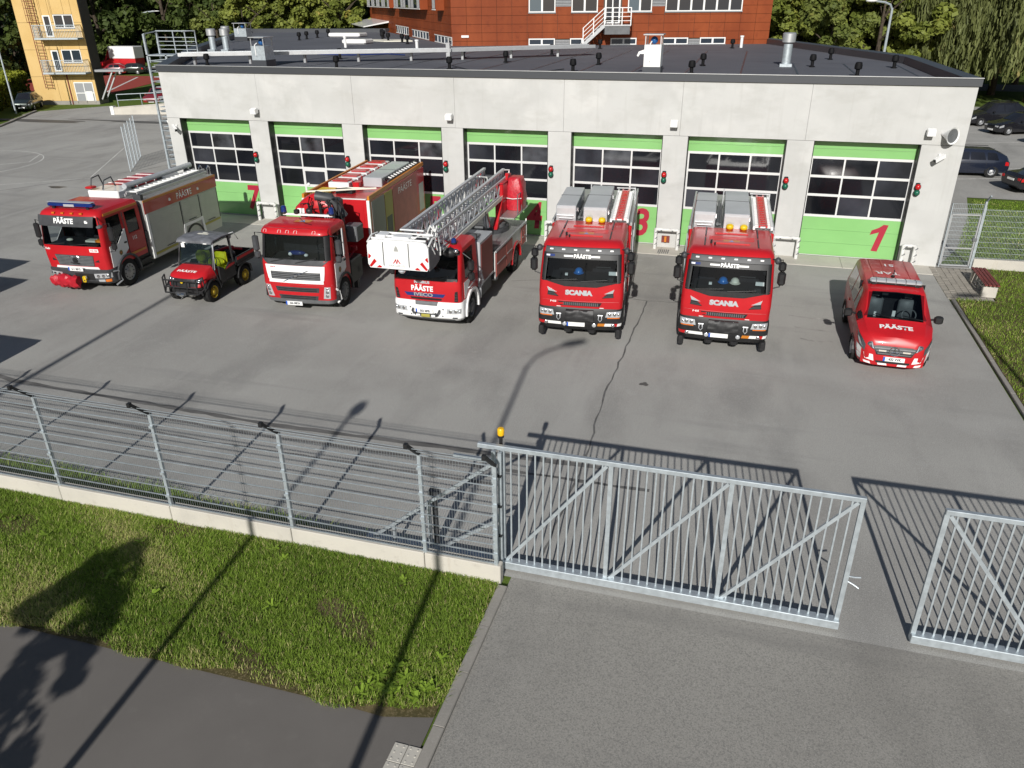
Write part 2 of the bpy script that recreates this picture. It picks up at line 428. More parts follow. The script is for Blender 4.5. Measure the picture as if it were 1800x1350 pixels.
# sealed cracks and joints in the yard
def ribbon(name, pts, wd, z, mat, jit=.03):
    vs = []; fs = []
    P_ = []
    for a, b in zip(pts[:-1], pts[1:]):
        a = Vector(a); b = Vector(b); n = max(2, int((b - a).length / .35))
        P_ += [a.lerp(b, i / n) for i in range(n)]
    P_.append(Vector(pts[-1]))
    for i, p in enumerate(P_):
        d = (P_[min(i + 1, len(P_) - 1)] - P_[max(i - 1, 0)]).normalized(); nr = Vector((-d.y, d.x))
        p = p + nr * rnd.uniform(-jit, jit); ww = wd * rnd.uniform(.6, 1.2) / 2
        vs += [(*(p - nr * ww), z), (*(p + nr * ww), z)]
    for i in range(len(P_) - 1): fs.append((2 * i, 2 * i + 2, 2 * i + 3, 2 * i + 1))
    return struct(name, MB().add(vs, fs), mat)
ribbon('asphalt_crack', [(19.55, -6.4), (19.45, -10), (19.36, -13.8), (19.5, -16.6), (19.4, -20.4)], .045, .004, 'crack')
ribbon('asphalt_crack', [(17.6, -6.0), (18.6, -6.3), (19.55, -6.4), (20.6, -6.35)], .035, .005, 'crack')
ribbon('asphalt_crack', [(-20, -1), (-16.1, 1.7), (-12.5, 8.5), (-11.5, 12)], .06, .004, 'crack')
ribbon('asphalt_crack', [(14.6, -5.6), (15.7, -5.2), (16.6, -5.3)], .03, .004, 'crack')
# ball court lines
def line(pts, wd=.07, closed=False): return ribbon('court_line', pts, wd, .004, 'white_line', 0)
line([(-13.85, 5.68), (-21.0, 17.9)]); line([(-13.85, 5.68), (-17.4, 2.9), (-24, -2.4)])
cx, cy = -25.4, 7.0
line([(cx + 5.0 * cos(t), cy + 5.0 * sin(t)) for t in [R(a) for a in range(-40, 131, 10)]])
line([(-23, 11.4), (-21.4, 8.9), (-23.6, 6.6)])
# parking bay lines on the right
for y in (17.2, 20.0):
    ribbon('bay_line', [(32.2, y - .3), (38.5, y + 1.6)], .1, .004, 'white_line', 0)
for y in (30.5, 34.8, 39):
    ribbon('bay_line', [(36.2, y), (41.5, y + 1.2)], .1, .004, 'white_line', 0)
# manhole cover and small puddle stains
m = MB().cyl(-6.3, -4.9, -.02, .006, .36, 20); struct('manhole_cover', m, 'mid_grey')
def blob(name, x, y, rx, ry, z, mat, n=22):
    pts = []
    ph = rnd.uniform(0, 6)
    for k in range(n):
        a = 2 * pi * k / n; r = 1 + .18 * sin(3 * a + ph) + .12 * sin(5 * a + 2 * ph)
        pts.append((x + rx * r * cos(a), y + ry * r * sin(a)))
    return sheet(name, pts, z, mat)
P('wet', (.06, .058, .055), .35, 0, .5)
P('oil', (.10, .097, .092), .6, 0, .5)
blob('puddle', -36.5, 24.6, 5.2, .75, .004, 'oil'); blob('puddle', -25, 26.0, 8.0, .55, .004, 'oil')
blob('oil_stain', 20.25, -12.7, .12, .10, .004, 'oil'); blob('oil_stain', -13.8, 3.2, .5, .25, .004, 'wet')
P('chalk', (.33, .32, .30), .9, noise=(5, .3, 4))
for (x, y, l) in ((24.7, -7.6, .55), (24.75, -8.5, .5), (24.7, -6.6, .7)):
    ribbon('salt_stain', [(x - l, y + .05), (x, y - .04), (x + l, y + .02)], .10, .004, 'chalk', .05)
# wheel tracks in front of the gate
P('tyre_mark', (.125, .121, .115), .85, noise=(1.5, .35, 6))
for (p, wd) in (([(-6, -14.6), (4, -16.9), (12, -17.2), (20, -17.0)], .16), ([(-6, -15.6), (4, -17.5), (12, -17.7), (21, -17.6)], .12), ([(-6, -16.2), (4, -17.9), (11, -18.3), (18, -18.2)], .09)):
    ribbon('tyre_mark', p, wd, .003, 'tyre_mark', .015)

# ================================================================== FIRE STATION
st = thing('fire_station', 'pale concrete fire station with seven green garage doors and a flat dark roof', 'building', (0, 0, 0))
DX = [-2.546 + 4.5 * i for i in range(7)]; DW = 3.571
WT = 6.31; DT = 4.345
X0, X1 = -3.197, 29.384
# roof outline, clockwise from the front left
roofpoly = [(X0, 0), (X1, 0), (29.1, 11.6), (22.9, 29.2), (2.1, 23.4), (-13, 46.5), (-28, 45), (-11, 12.9)]
# columns between the doors
cols = [(X0, DX[0])] + [(DX[i] + DW, DX[i + 1]) for i in range(6)] + [(DX[6] + DW, X1)]
for a, b in cols: MB().box(a, b, 0, .55, -.05, DT - .006).build('column', 'concrete_wall', st)
# facade panels above the doors (12 mm joints)
seams = [X0] + [DX[i] - .32 for i in range(1, 7)] + [X1]
for a, b in zip(seams[:-1], seams[1:]):
    MB().box(a + .004, b - .004, rnd.uniform(-.002, .002), .5, DT + .006, WT).build('wall_panel', 'concrete_wall', st)
bk = MB()
ri = [Vector(p) for p in roofpoly]
ri = [p + (Vector((8, 12)) - p).normalized() * .35 for p in ri]
for i in range(1, len(roofpoly)):
    a = Vector((*ri[i], 0)); b = Vector((*ri[(i + 1) % len(roofpoly)], 0))
    if i == len(roofpoly) - 1: pass
    bk.bar(a + Vector((0, 0, 3.0)), b + Vector((0, 0, 3.0)), .3, 6.2)
bk.build('outer_wall', 'concrete_wall', st)
MB().box(X0 + .3, X1 - .3, .62, .8, 0, WT - .1).build('light_block', 'interior', st)  # dark backing added behind the doors to block light
MB().quad(*[(x, y, 6.2) for x, y in roofpoly]).build('roof', 'roof_felt', st)
# parapet with metal flashing
def inset(poly, d):
    n = len(poly); out = []
    for i in range(n):
        p0, p1, p2 = Vector(poly[i - 1]), Vector(poly[i]), Vector(poly[(i + 1) % n])
        d1 = (p1 - p0).normalized(); d2 = (p2 - p1).normalized()
        n1 = Vector((-d1.y, d1.x)); n2 = Vector((-d2.y, d2.x)); b = (n1 + n2).normalized()
        out.append(p1 + b * d / max(.3, b.dot(n1)))
    return out
po = inset(roofpoly, -.07); pi_ = inset(roofpoly, .38)
PT = 6.55
pm_ = MB()
for i in range(len(roofpoly)):
    if i in (3, 4): continue
    j = (i + 1) % len(roofpoly)
    A, B, C, D = po[i], po[j], pi_[j], pi_[i]
    pm_.rings([[(*p, WT - .02) for p in (A, B)] + [(*q, 6.19) for q in (C, D)], [(*p, PT) for p in (A, B)] + [(*q, PT - .03) for q in (C, D)]])
pm_.build('parapet_flashing', 'flashing', st)
tb = MB()
for i in (0,):
    tb.bar((X0 - .08, -.085, PT + .004), (X1 + .08, -.085, PT + .004), .03, .025)
tb.build('flashing_edge', 'alu', st)
# felt strips: joints running back over the roof
jm = MB()
for k in range(14):
    x = -1 + k * 2.25
    jm.box(x, x + .07, .45, 20 if x < 22 else 11, 6.203, 6.212)
jm.build('roof_joint', 'flashing', st, kind='stuff')
# garage doors
NUM = ['7', '6', '5', '4', '3', '2', '1']
ZB = [.03, .52, 1.02, 1.52]
pane_me = {}
for i in range(7):
    x0 = DX[i]; x1 = x0 + DW; yd = .45
    gd = MB()
    xa, xb = x0 + .03, x1 - .03
    rows = [1.55, 2.33, 3.02, 3.70]
    cw = (xb - xa - .06) / 3
    wicket = (i == 1)
    for z in rows: gd.box(xa, xb, yd - .035, yd + .05, z - .045, z + .045)
    for k in range(4):
        xm = xa + .03 + cw * k
        gd.box(xm - .03, xm + .03, yd - .0325, yd + .047, 1.555, 3.70)
    gd.box(xa, xb, yd, yd + .06, .0, 4.3)
    g = gd.build('garage_door', 'door_frame', st)
    for r in range(3):
        for k in range(3):
            a = xa + .03 + cw * k + .03; b = a + cw - .06
            z0 = rows[r] + .045; z1 = rows[r + 1] - .045
            key = (r, i == 99)
            tl = rnd.uniform(-.006, .006); tq = rnd.uniform(-.004, .004)
            MB().add([(a, yd - .016 + tl, z0), (b, yd - .016 - tl, z0), (b, yd - .016 - tl + tq, z1), (a, yd - .016 + tl + tq, z1), (a, yd + .01, z0), (b, yd + .01, z0), (b, yd + .01, z1), (a, yd + .01, z1)], [(0, 1, 2, 3), (4, 7, 6, 5), (0, 4, 5, 1), (1, 5, 6, 2), (2, 6, 7, 3), (3, 7, 4, 0)]).build('pane', rnd.choice(('dark_glass', 'dark_glass', 'bay_glass', 'glint_glass' if r == 2 else 'dark_glass')), g)
    # green sections above and below the glazing
    for z0, z1 in ((3.748, 4.02), (4.028, 4.33)) + tuple((ZB[k] + .003, ZB[k + 1] - .003) for k in range(3)):
        m = MB().box(xa, xb, yd - .028, yd - .002, z0, z1)
        nrib = 0
        for q in range(nrib):
            zz = z0 + (z1 - z0) * (q + .5) / nrib
            m.box(xa + .02, xb - .02, yd - .033, yd - .027, zz - .055, zz + .055)
        m.build('door_section', 'door_green', g)
    if wicket:
        a = xa + .03 + cw; b = a + cw
        wm = MB()
        for (p, q, r_, s_) in ((a, a + .09, .1, 2.3), (b - .09, b, .1, 2.3)): wm.box(p, q, yd - .045, yd - .034, r_, s_)
        wm.box(a + .09, b - .09, yd - .045, yd - .034, 2.2, 2.3); wm.box(a + .09, b - .09, yd - .045, yd - .034, 1.5, 1.62)
        wm.build('wicket_door_frame', 'door_frame', g)
        MB().ell((a + .2, yd - .06, 1.62), (.07, .05, .07)).build('door_handle', 'white_paint', g)
    if NUM[i] == '1':
        pts = [(905, 1015), (945, 1018), (890, 1262), (838, 1258), (878, 1085), (805, 1113), (815, 1072), (870, 1045)]
        MB().prism([(27.30 + (p - 880) * .0042, .82 - (q - 1140) * .0042) for p, q in pts], 'y', yd - .037, yd - .034).build('door_number', 'door_number', g)
    else: text_on(NUM[i], 1.5, g, 'door_number', lambda u, v, x=x1 - .68: (x + u, yd - .0365, .80 + v), 'door_number', bold=.045, shear=.12, sx=.85)
    # black seals over the whole jamb, their colour carrying its shade
    jb = MB().box(x0, x0 + .03, .02, yd, 0, DT - .02).box(x1 - .03, x1, .02, yd, 0, DT - .02).box(x0 + .03, x1 - .03, .3, yd - .04, 4.30, DT - .02)
    jb.build('jamb_shade_seal', 'black_plastic', g)
# roof furniture (fixed to the roof: parts of the building)
BV = [(-3.95, 4.6), (.56, 9.9), (3.34, 4.17), (6.9, 11.9), (8.8, 4.53), (10.12, 9.05), (10.94, 15.46), (14.91, 8.4), (14.59, 4.09), (19.59, 3.92), (19.75, 8.57),
      (20.59, 23.16), (24.53, 8.78), (25.65, 13.79), (25.96, 4.12), (27.92, 8.76), (12.6, 21.5)]
bvm = MB().cyl(0, 0, 0, .34, .085, 10).cyl(0, 0, .02, .05, .16, 10).lathe([(.13, .30), (.17, .34), (.17, .46), (.14, .58), (.09, .60)], (0, 0, 0), 'z', 10).mesh('roof_vent', True)
for x, y in BV:
    o = link('roof_vent', bvm, 'vent_black', st); o.location = (x, y, 6.2); o.scale = (.85, .85, .9)
for x, y in [(-5.2, 29), (-6.6, 31), (-8.1, 34.5), (-9.4, 37), (-3.4, 27.5), (-2, 25.2), (-14.4, 36.7), (-14.0, 34), (-13.6, 31.5), (-13.2, 29.6)]:
    o = link('roof_vent', bvm, 'black_plastic', st); o.location = (x, y, 6.2)
def stack(x, y, h=1.25, r=.19):
    s_ = MB().cyl(x, y, 6.2, 6.2 + h, r, 12).box(x - r * 1.3, x + r * 1.3, y - r * 1.3, y + r * 1.3, 6.2, 6.32).build('exhaust_stack', 'galvanised', st, True)
    MB().lathe([(r, 0), (r * 1.45, .03), (r * 1.45, .38), (r * 1.2, .42), (.02, .43)], (x, y, 6.2 + h + .04), 'z', 12).build('stack_cowl', 'alu', s_, True)
stack(23.4, 8.9, .95, .20)
for x, y in ((-11.1, 15.3), (-10.2, 15.4)): stack(x, y, .85, .20)
stack(-17.0, 25.4, .7, .22)
def vent_box(x, y, w_, h, cap, lab):
    v = MB().box(x - w_, x + w_, y - .4, y + .4, 6.5, 6.5 + h).build('ventilation_box', cap, st)
    MB().box(x - w_ - .03, x + w_ + .03, y - .43, y + .43, 6.2, 6.5).build('base', 'flashing', v)
    pp = MB()
    for sx in (-1, 1):
        for sy in (-1, 1): pp.box(x + sx * (w_ - .03) - .02, x + sx * (w_ - .03) + .02, y + sy * .37 - .02, y + sy * .37 + .02, 6.5 + h, 6.86 + h)
    pp.box(x - w_ - .06, x + w_ + .06, y - .46, y + .46, 6.86 + h, 6.9 + h)
    pp.build('rain_cover', 'alu', v)
    MB().ell((x, y, 6.66 + h), (.15, .15, .15)).build('fan_motor', P('motor_blue', (.01, .09, .28), .4), v, True)
    MB().tube([(x - w_ * .3, y - .42, 6.7), (x - w_ * .3, y - .43, 6.55 + h), (x - w_ * .2, y - .3, 6.62 + h)], .03).build('cable', 'white_paint', v)
    return v
vent_box(18.0, 3.9, .34, .83, 'frame_white', ''); vent_box(-.75, 4.6, .36, .62, 'galvanised', ''); vent_box(-17.6, 28.6, .55, .6, 'galvanised', '')
MB().prism([(17.66, 7.15), (17.40, 7.06), (17.33, 6.9), (17.39, 6.86), (17.46, 6.97), (17.66, 6.97)], 'y', 3.78, 4.1).build('vent_hood', 'white_paint', st)
for x, y, h in ((21.1, 24.0, .6), (1.9, 17.5, .55), (-4.5, 20.5, .6)):
    MB().cyl(x, y, 6.2, 6.2 + h, .09, 8).cyl(x, y, 6.2 + h, 6.3 + h, .12, 8).build('vent_pipe', 'white_paint', st)
# catwalk over the roof
cw1, cw2, cw3 = (-5.5, 4.65), (6.7, 10.35), (13.3, 15.1)
for (a, b, nl) in ((cw1, cw2, 5), (cw2, cw3, 3)):
    A = Vector((*a, 6.66)); B = Vector((*b, 6.66))
    c = MB().bar(A, B, .85, .05).build('catwalk', 'galvanised', st)
    d = (B - A).normalized(); nr = Vector((-d.y, d.x, 0))
    m = MB()
    for s_ in (-.42, .42): m.bar(A + nr * s_ + Vector((0, 0, .03)), B + nr * s_ + Vector((0, 0, .03)), .05, .16)
    m.build('edge_rail', 'alu', c)
    for k in range(nl):
        p = A.lerp(B, (k + .25) / nl)
        MB().bar(p - nr * .38, p + nr * .38, .08, .08).box(p.x - .06, p.x + .06, p.y - .06, p.y + .06, 6.2, 6.62).build('leg', 'alu', c)
MB().box(6.65, 6.85, 9.9, 10.1, 6.2, 7.05).build('vent_pipe', 'alu', st, True)
# rear skylights and white membrane
for (x, y, sx, sy) in ((-12.4, 36.5, 1.5, .8), (-6.0, 25.4, .95, .7)):
    MB().rbox(x - sx, x + sx, y - sy, y + sy, 6.2, 6.52, .08).build('skylight', 'white_paint', st)
MB().prism([(-9.5, 31), (-4.4, 31), (-3.2, 29), (-5.2, 28.2)], 'z', 6.2, 6.26).build('roof_membrane', 'straw_white', st)
MB().tube([(-3.3, 14.5, 6.25), (-2.5, 13, 6.24), (0, 12.5, 6.25), (1.5, 14, 6.24), (3, 13, 6.25)], .03, 5).build('cable', 'blue_lens', st)
MB().tube([(8.3, 6.2, 6.25), (10.2, 3.6, 6.24), (11.3, 2.4, 6.24), (12.6, 1.4, 6.24), (15, .5, 6.6)], .018, 5).build('cable', 'cable', st)
# wall lights, cameras, dish
def wall_light(x, z, lab):
    t = thing('wall_floodlight', lab, 'floodlight', (x, 0, z), 0, 'floodlights on the front wall')
    t.scale = (.78, .78, .78)
    MB().box(-.05, .05, -.16, 0, -.05, .05).build('bracket', 'alu', t)
    MB().prism([(-.18, -.12), (-.42, -.16), (-.46, .08), (-.22, .16), (-.12, .1)], 'x', -.17, .17).build('housing', 'white_paint', t)
    MB().prism([(-.20, -.135), (-.41, -.172), (-.415, -.162), (-.2, -.125)], 'x', -.14, .14).build('lens', 'lens', t)
wall_light(1.5, 4.78, 'small white floodlight on the wall right of the leftmost green door')
wall_light(10.45, 4.8, 'small white floodlight on the wall right of the third green door')
wall_light(19.42, 4.82, 'small white floodlight on the wall above the wooden boot brush')
wall_light(28.2, 4.8, 'small white floodlight beside the round horn speaker at the right')
t = thing('dish_speaker', 'round white horn speaker on the wall near the right corner of the station', 'loudspeaker', (28.6, 0, 4.72))
MB().lathe([(.05, 0), (.09, -.12), (.15, -.22), (.27, -.42), (.29, -.45), (.24, -.43), (.1, -.25), (.02, -.2)], (0, 0, 0), 'y', 18, False).xf(Matrix.Rotation(R(38), 4, 'Z')).build('horn', 'white_paint', t, True)
MB().lathe([(.262, -.43), (.01, -.40)], (0, 0, 0), 'y', 18, False).xf(Matrix.Rotation(R(38), 4, 'Z')).build('horn_mouth', 'mid_grey', t)
def camera_(x, z, s_, lab):
    t = thing('security_camera', lab, 'camera', (x, 0, z), 0, 'cameras on the front wall')
    MB().cyl(0, -.03, -.06, .06, .05, 8).bar((0, 0, 0), (0, -.2, -.03), .05).build('bracket', 'white_paint', t)
    MB().bar((-.14 * s_, -.12, .02), (.18 * s_, -.34, -.14), .12, .13).build('housing', 'white_paint', t)
    MB().bar((.181 * s_, -.341, -.141), (.19 * s_, -.346, -.145), .1, .1).build('lens', 'black_plastic', t)
camera_(-2.75, 4.0, 1, 'white security camera on the left end of the front wall')
camera_(28.66, 4.0, -1, 'white security camera on the right end of the front wall')
MB().bar((X0 - .2, 1.2, 4.25), (X0 - .75, .9, 4.02), .14, .14).bar((X0, 1.3, 4.2), (X0 - .25, 1.2, 4.25), .05).build('side_camera', 'white_paint', st)
ORD = ['leftmost', 'second', 'third', 'middle', 'fifth', 'sixth', 'rightmost']
# red and green signal lights beside each door
for i in range(7):
    x = DX[i] + DW + .15
    t = thing('signal_light', 'red and green signal light on the wall right of the %s green door' % ORD[i], 'signal light', (x, 0, 2.78), 0, 'signal lights beside the doors')
    t.scale = (.8, .8, .9)
    MB().rbox(-.09, .09, -.09, 0, -.24, .28, .02).build('housing', 'black_plastic', t)
    for z, mt in ((.13, 'red_lens'), (-.1, 'green_lens')):
        l = MB().lathe([(.105, 0), (.12, -.04), (.1, -.11), (.05, -.15), (.01, -.16)], (0, -.09, z), 'y', 12).build('lens', mt, t, True)
        MB().lathe([(.13, 0), (.135, -.05), (.125, -.05), (.12, 0)], (0, -.091, z), 'y', 12, False).build('lens_hood', 'black_plastic', l)
# hoop guards in front of the columns
for i, (a, b) in enumerate([(cols[k][0] + .02, cols[k][1] - .03) for k in range(1, 7)] + [(28.1, 28.5)]):
    w_ = ['between the leftmost engine and the crane truck', 'behind the crane truck body', 'behind the ladder truck', 'between the ladder truck and the nearer pumper', 'around the wooden boot brush', 'left of the rightmost green door', 'right of the rightmost green door, narrower than the rest'][i]
    t = thing('hoop_guard', 'white pipe guard on the apron %s' % w_, 'guard rail', ((a + b) / 2, -.3, 0), 0, 'pipe guards before the columns')
    h = (b - a) / 2
    for s_ in (-1, 1):
        MB().cyl(s_ * h, 0, -.05, .84, .068, 12).build('post', 'guard_white', t, True)
        r_ = MB()
        for z in (.18, .42, .66): r_.prism([(-.01, z), (.088, z + .06), (.088, z + .10), (-.01, z + .03)], 'y', -.073, -.03)
        r_.xf(Matrix.Translation((s_ * h, 0, 0)))
        r_.build('stripe', 'mid_grey', t)
    MB().tube([(-h, 0, .80), (h, 0, .80)], .068, 12).build('cross_pipe', 'guard_white', t, True)
    MB().box(-h * .5 - .03, -h * .5 + .03, -.073, -.04, .76, .80).box(h * .5 - .03, h * .5 + .03, -.073, -.04, .76, .80).build('stripe', 'mid_grey', t)
# boot scraper and foot grate between doors 3 and 2
t = thing('boot_cleaner', 'small wooden boot brush on the wall between the two matching fire engines', 'boot brush', (19.43, -.02, .36))
MB().box(-.16, .16, -.05, 0, -.13, .13).build('board', 'wood_red', t)
MB().box(-.04, .04, -.13, -.05, -.1, .12).build('brush', 'orange_stripe', t)
t = thing('foot_grate', 'small metal grate on the apron below the boot brush', 'grate', (19.43, -.62, .02))
for k in range(6): MB().box(-.2 + k * .075, -.17 + k * .075, -.3, .2, 0, .03).build('bar', 'mid_grey', t)
# outside stair up to the roof at the left end
es = thing('steel_stair', 'tall galvanised steel stair tower with railed landing at the left end of the station', 'stair', (-8.3, 7.8, -.1))
PX = [(-3.3, -.5), (-3.3, .9), (.9, -.5), (.9, .9)]
for k, (x, y) in enumerate([(-1.3, -.5), (-1.3, .55), (-.1, -.5), (-.1, .55)]):
    MB().box(x - .05, x + .05, y - .05, y + .05, 0, 7.6 if k < 2 else 6.6).build('post', 'galvanised', es)
for k in range(12):
    z = .55 + k * .52
    MB().bar((-1.3, -.5, z), (-1.3, .55, z), .04).bar((-1.3, -.5, z), (-.1, -.5, z + .1), .03).build('rail', 'galvanised', es)
for k in range(24):
    z = .25 + k * .26
    MB().box(-1.2 + .0 * k, -.15, -.42, .48, z - .02, z + .02).build('tread', 'galvanised', es)
MB().box(-1.35, 1.2, -.55, .6, 6.52, 6.58).build('landing', 'galvanised', es)
for k, x in enumerate((-1.3, -.25, .5, 1.15)):
    MB().box(x - .025, x + .025, .53, .58, 6.58, 7.75).build('rail_post', 'galvanised', es)
for z in (6.8, 7.0, 7.2, 7.4, 7.72): MB().bar((-1.3, .55, z), (1.15, .55, z), .03 if z < 7.7 else .05).build('rail', 'galvanised', es)
MB().bar((-1.3, -.5, 7.6), (-1.3, .55, 7.7), .05).build('rail', 'galvanised', es)
for z in (7.1, 7.72): MB().bar((1.15, -.5, z), (1.15, .55, z), .03).build('rail', 'galvanised', es)
# fence seen along its length, left of the station
def mesh_fence(name, label, A, B, z0, z1, nb, dx=.1, dz=.2, group=None, rod=.007, post=.05, arm=False, wires=True):
    A = Vector(A); B = Vector(B); L_ = (B - A).length; yaw = math.degrees(math.atan2(B.y - A.y, B.x - A.x))
    t = thing(name, label, 'fence', (A.x, A.y, z0), yaw, group)
    H = z1 - z0
    for k in range(nb + 1):
        x = L_ * k / nb
        p = MB().box(x - post / 2, x + post / 2, -post / 2, post / 2, -.1, H + .06).build('post', 'galvanised', t)
    hm = MB()
    for j in range(int(H / dz) + 1):
        z = .04 + j * dz
        for y in (-post / 2 - .004, -post / 2 - .018): hm.bar((0, y, z), (L_, y, z), rod)
    for k in range(nb):
        m = MB(); n = int(L_ / nb / dx)
        for i in range(n + 1):
            x = L_ * k / nb + .03 + i * (L_ / nb - .06) / n
            m.bar((x, -post / 2 - .011, .02), (x, -post / 2 - .011, H), rod * .8)
        m.build('wire_panel', 'galvanised', t)
    hm.build('rail_wires', 'galvanised', t)
    return t
mesh_fence('mesh_fence', 'galvanised mesh fence with tall posts running back left of the station', (-12.9, 7.9, 0), (-15.7, 12.2, 0), 0, 2.5, 4, .2, .2)
# ================================================================== BUILDINGS BEHIND
# brown panelled building rising behind the roof; local x along its front
ang = math.degrees(math.atan2(5.73, 20.63))
bb = thing('office_building', 'rust brown panelled office building rising behind the station roof', 'building', (2.12, 23.21, 0), ang)
BL = 21.4
BH = 16.0
MB().box(0, BL, .06, 14, 0, BH).build('wall_core', 'dark_side', bb)
# openings: (x0,x1,z0,z1)
inv = Matrix.Rotation(-R(ang), 4, 'Z')
ops = []
def win(x0, x1, z0, z1, n, kind='window_glass', par=None, M=None):
    fr = MB()
    fr.box(x0, x1, -.03, .05, z0, z0 + .07).box(x0, x1, -.03, .05, z1 - .07, z1).box(x0, x0 + .07, -.027, .05, z0 + .07, z1 - .07).box(x1 - .07, x1, -.027, .05, z0 + .07, z1 - .07)
    wd = (x1 - x0) / n
    for k in range(1, n): fr.box(x0 + wd * k - .06, x0 + wd * k + .06, -.025, .05, z0 + .07, z1 - .07)
    if M: fr.xf(M)
    f = fr.build('window', 'frame_white', par)
    for k in range(n):
        m = MB().box(x0 + wd * k + .05, x0 + wd * (k + 1) - .05, .0, .02, z0 + .05, z1 - .05)
        if M: m.xf(M)
        m.build('pane', kind[k] if isinstance(kind, list) else kind, f)
    m = MB().box(x0 - .03, x1 + .03, -.09, -.031, z0 - .05, z0 + .02)
    if M: m.xf(M)
    m.build('sill', 'grey_cladding', f)
    return f
S2 = 'sky_glass'; W2 = 'window_glass'
wins = [(5.2, 6.98, 8.22, 9.9, 2, [S2, W2]), (8.05, 9.8, 8.22, 9.9, 2, [W2, W2]), (11.8, 13.4, 8.22, 9.9, 2, [S2, W2]), (14.3, 19.4, 8.22, 9.9, 6, W2),
        (5.2, 6.98, 6.2, 6.63, 2, W2), (8.0, 8.84, 6.2, 6.63, 1, W2), (10.75, 12.5, 6.2, 6.63, 2, W2), (14.25, 15.98, 6.2, 6.63, 2, W2), (16.78, 18.5, 6.2, 6.63, 2, W2)]
for wdef in wins: win(*wdef[:4], wdef[4], wdef[5], bb)
for (a, b, z0, z1) in ((6.98, 8.05, 8.58, 9.2), (6.98, 8.0, 6.2, 6.6), (13.4, 14.3, 8.55, 9.2), (15.98, 16.78, 6.2, 6.6), (8.84, 9.4, 6.2, 6.6)):
    m = MB()
    n = int((z1 - z0) / .09)
    for k in range(n): m.prism([(-.03, z0 + k * .09), (.02, z0 + k * .09 + .06), (.04, z0 + k * .09 + .06), (-.01, z0 + k * .09)], 'x', a + .03, b - .03)
    m.build('louvre', 'alu', bb)
blocked = [w_[:4] for w_ in wins] + [(6.98, 8.05, 8.58, 9.2), (13.4, 14.3, 8.55, 9.2), (10.2, 11.4, 7.5, 9.7), (6.98, 8.0, 6.2, 6.6), (15.98, 16.78, 6.2, 6.6)]
def clip(a, b, z0, z1):
    """cut a panel rectangle by the openings; returns pieces"""
    out = [(a, b, z0, z1)]
    for (p, q, r_, s_) in blocked:
        nx = []
        for (x0, x1, y0, y1) in out:
            if q <= x0 + .02 or p >= x1 - .02 or s_ <= y0 + .02 or r_ >= y1 - .02: nx.append((x0, x1, y0, y1)); continue
            if p > x0 + .05: nx.append((x0, p, y0, y1))
            if q < x1 - .05: nx.append((q, x1, y0, y1))
            xa, xb = max(x0, p), min(x1, q)
            if s_ < y1 - .05: nx.append((xa, xb, s_, y1))
            if r_ > y0 + .05: nx.append((xa, xb, y0, r_))
        out = nx
    return out
NC = 21; PW = BL / NC
for r_ in range(-1, 7):
    z0 = 6.49 + .52 * r_; z1 = z0 + .52
    for c in range(NC):
        for (a, b, p, q) in clip(c * PW, (c + 1) * PW, max(z0, 5.6), z1):
            dy = rnd.uniform(-.006, .006)
            MB().box(a + .009, b - .009, -.012 + dy, .05, p + .009, q - .009).build('panel', 'brown_panel', bb)
m = MB()
for r_ in range(7, 18):
    z0 = 6.49 + .52 * r_
    for c in range(NC): m.box(c * PW + .009, (c + 1) * PW - .009, -.012, .05, z0 + .009, z0 + .511)
m.build('upper_panels', 'brown_panel', bb, kind='stuff')
# left face, running back
LM = Matrix.Rotation(R(122.08 - ang), 4, 'Z')
FL = Matrix.Rotation(pi, 4, 'Z')
# local frame: u along the face away from the corner, outward normal is +v side
def lface(mb): return mb.xf(LM)
LL = 46
lface(MB().box(.0, LL, -13, -.06, 0, BH)).build('wall_core', 'dark_side', bb)
lf = [(-.0, 6.2, 6.22, 6.75, 5), (8.5, 16.4, 6.22, 6.8, 6), (18.2, 25.8, 6.22, 6.9, 6)]
up_ = [(2.2, 3.4, 8.45, 10), (8.4, 22, 8.45, 10), (25, 43, 8.45, 10)]
lblk = [(a, b, c, d) for a, b, c, d, n in lf] + up_
keep = blocked[:]; blocked[:] = lblk
for r_ in range(-1, 6):
    z0 = 6.49 + .52 * r_
    for c in range(16):
        for (a, b, p, q) in clip(c * 2.9, min((c + 1) * 2.9, LL), max(z0, 5.6), z0 + .52):
            lface(MB().box(a + .012, b - .012, -.05, .012 + rnd.uniform(-.005, .005), p + .009, q - .009)).build('panel', 'brown_panel', bb)
for a, b, z0, z1, n in lf:
    f = lface(MB().box(a, b, -.05, .02, z0, z0 + .06).box(a, b, -.05, .02, z1 - .06, z1)).build('window', 'frame_white', bb)
    wd = (b - a) / n
    for k in range(n):
        lface(MB().box(a + k * wd, a + k * wd + .1, -.05, .015, z0 + .06, z1 - .06)).build('frame', 'frame_white', f)
        lface(MB().box(a + k * wd + .1, a + (k + 1) * wd, -.04, -.01, z0 + .06, z1 - .06)).build('pane', 'sky_glass' if k % 2 else 'window_glass', f)
for a, b, z0, z1 in up_:
    n = max(1, int((b - a) / 1.3)); wd = (b - a) / n
    bay = lface(MB().box(a, b, -.05, .62, z0 - .08, z1)).build('bay_box', 'brown_panel', bb)
    f = lface(MB().box(a, b, .60, .66, z0 - .06, z0)).build('window', 'frame_white', bb)
    for k in range(n):
        lface(MB().box(a + k * wd + .04, a + (k + 1) * wd - .04, .60, .635, z0 + .01, z1)).build('pane', 'window_glass', f)
        if k % 3 != 1:
            bl = MB()
            for q in range(5): bl.box(a + k * wd + .12 + q * (wd - .2) / 5, a + k * wd + .12 + q * (wd - .2) / 5 + .1, .638, .648, z0 + .03, z1)
            lface(bl).build('blind', 'blind', f)
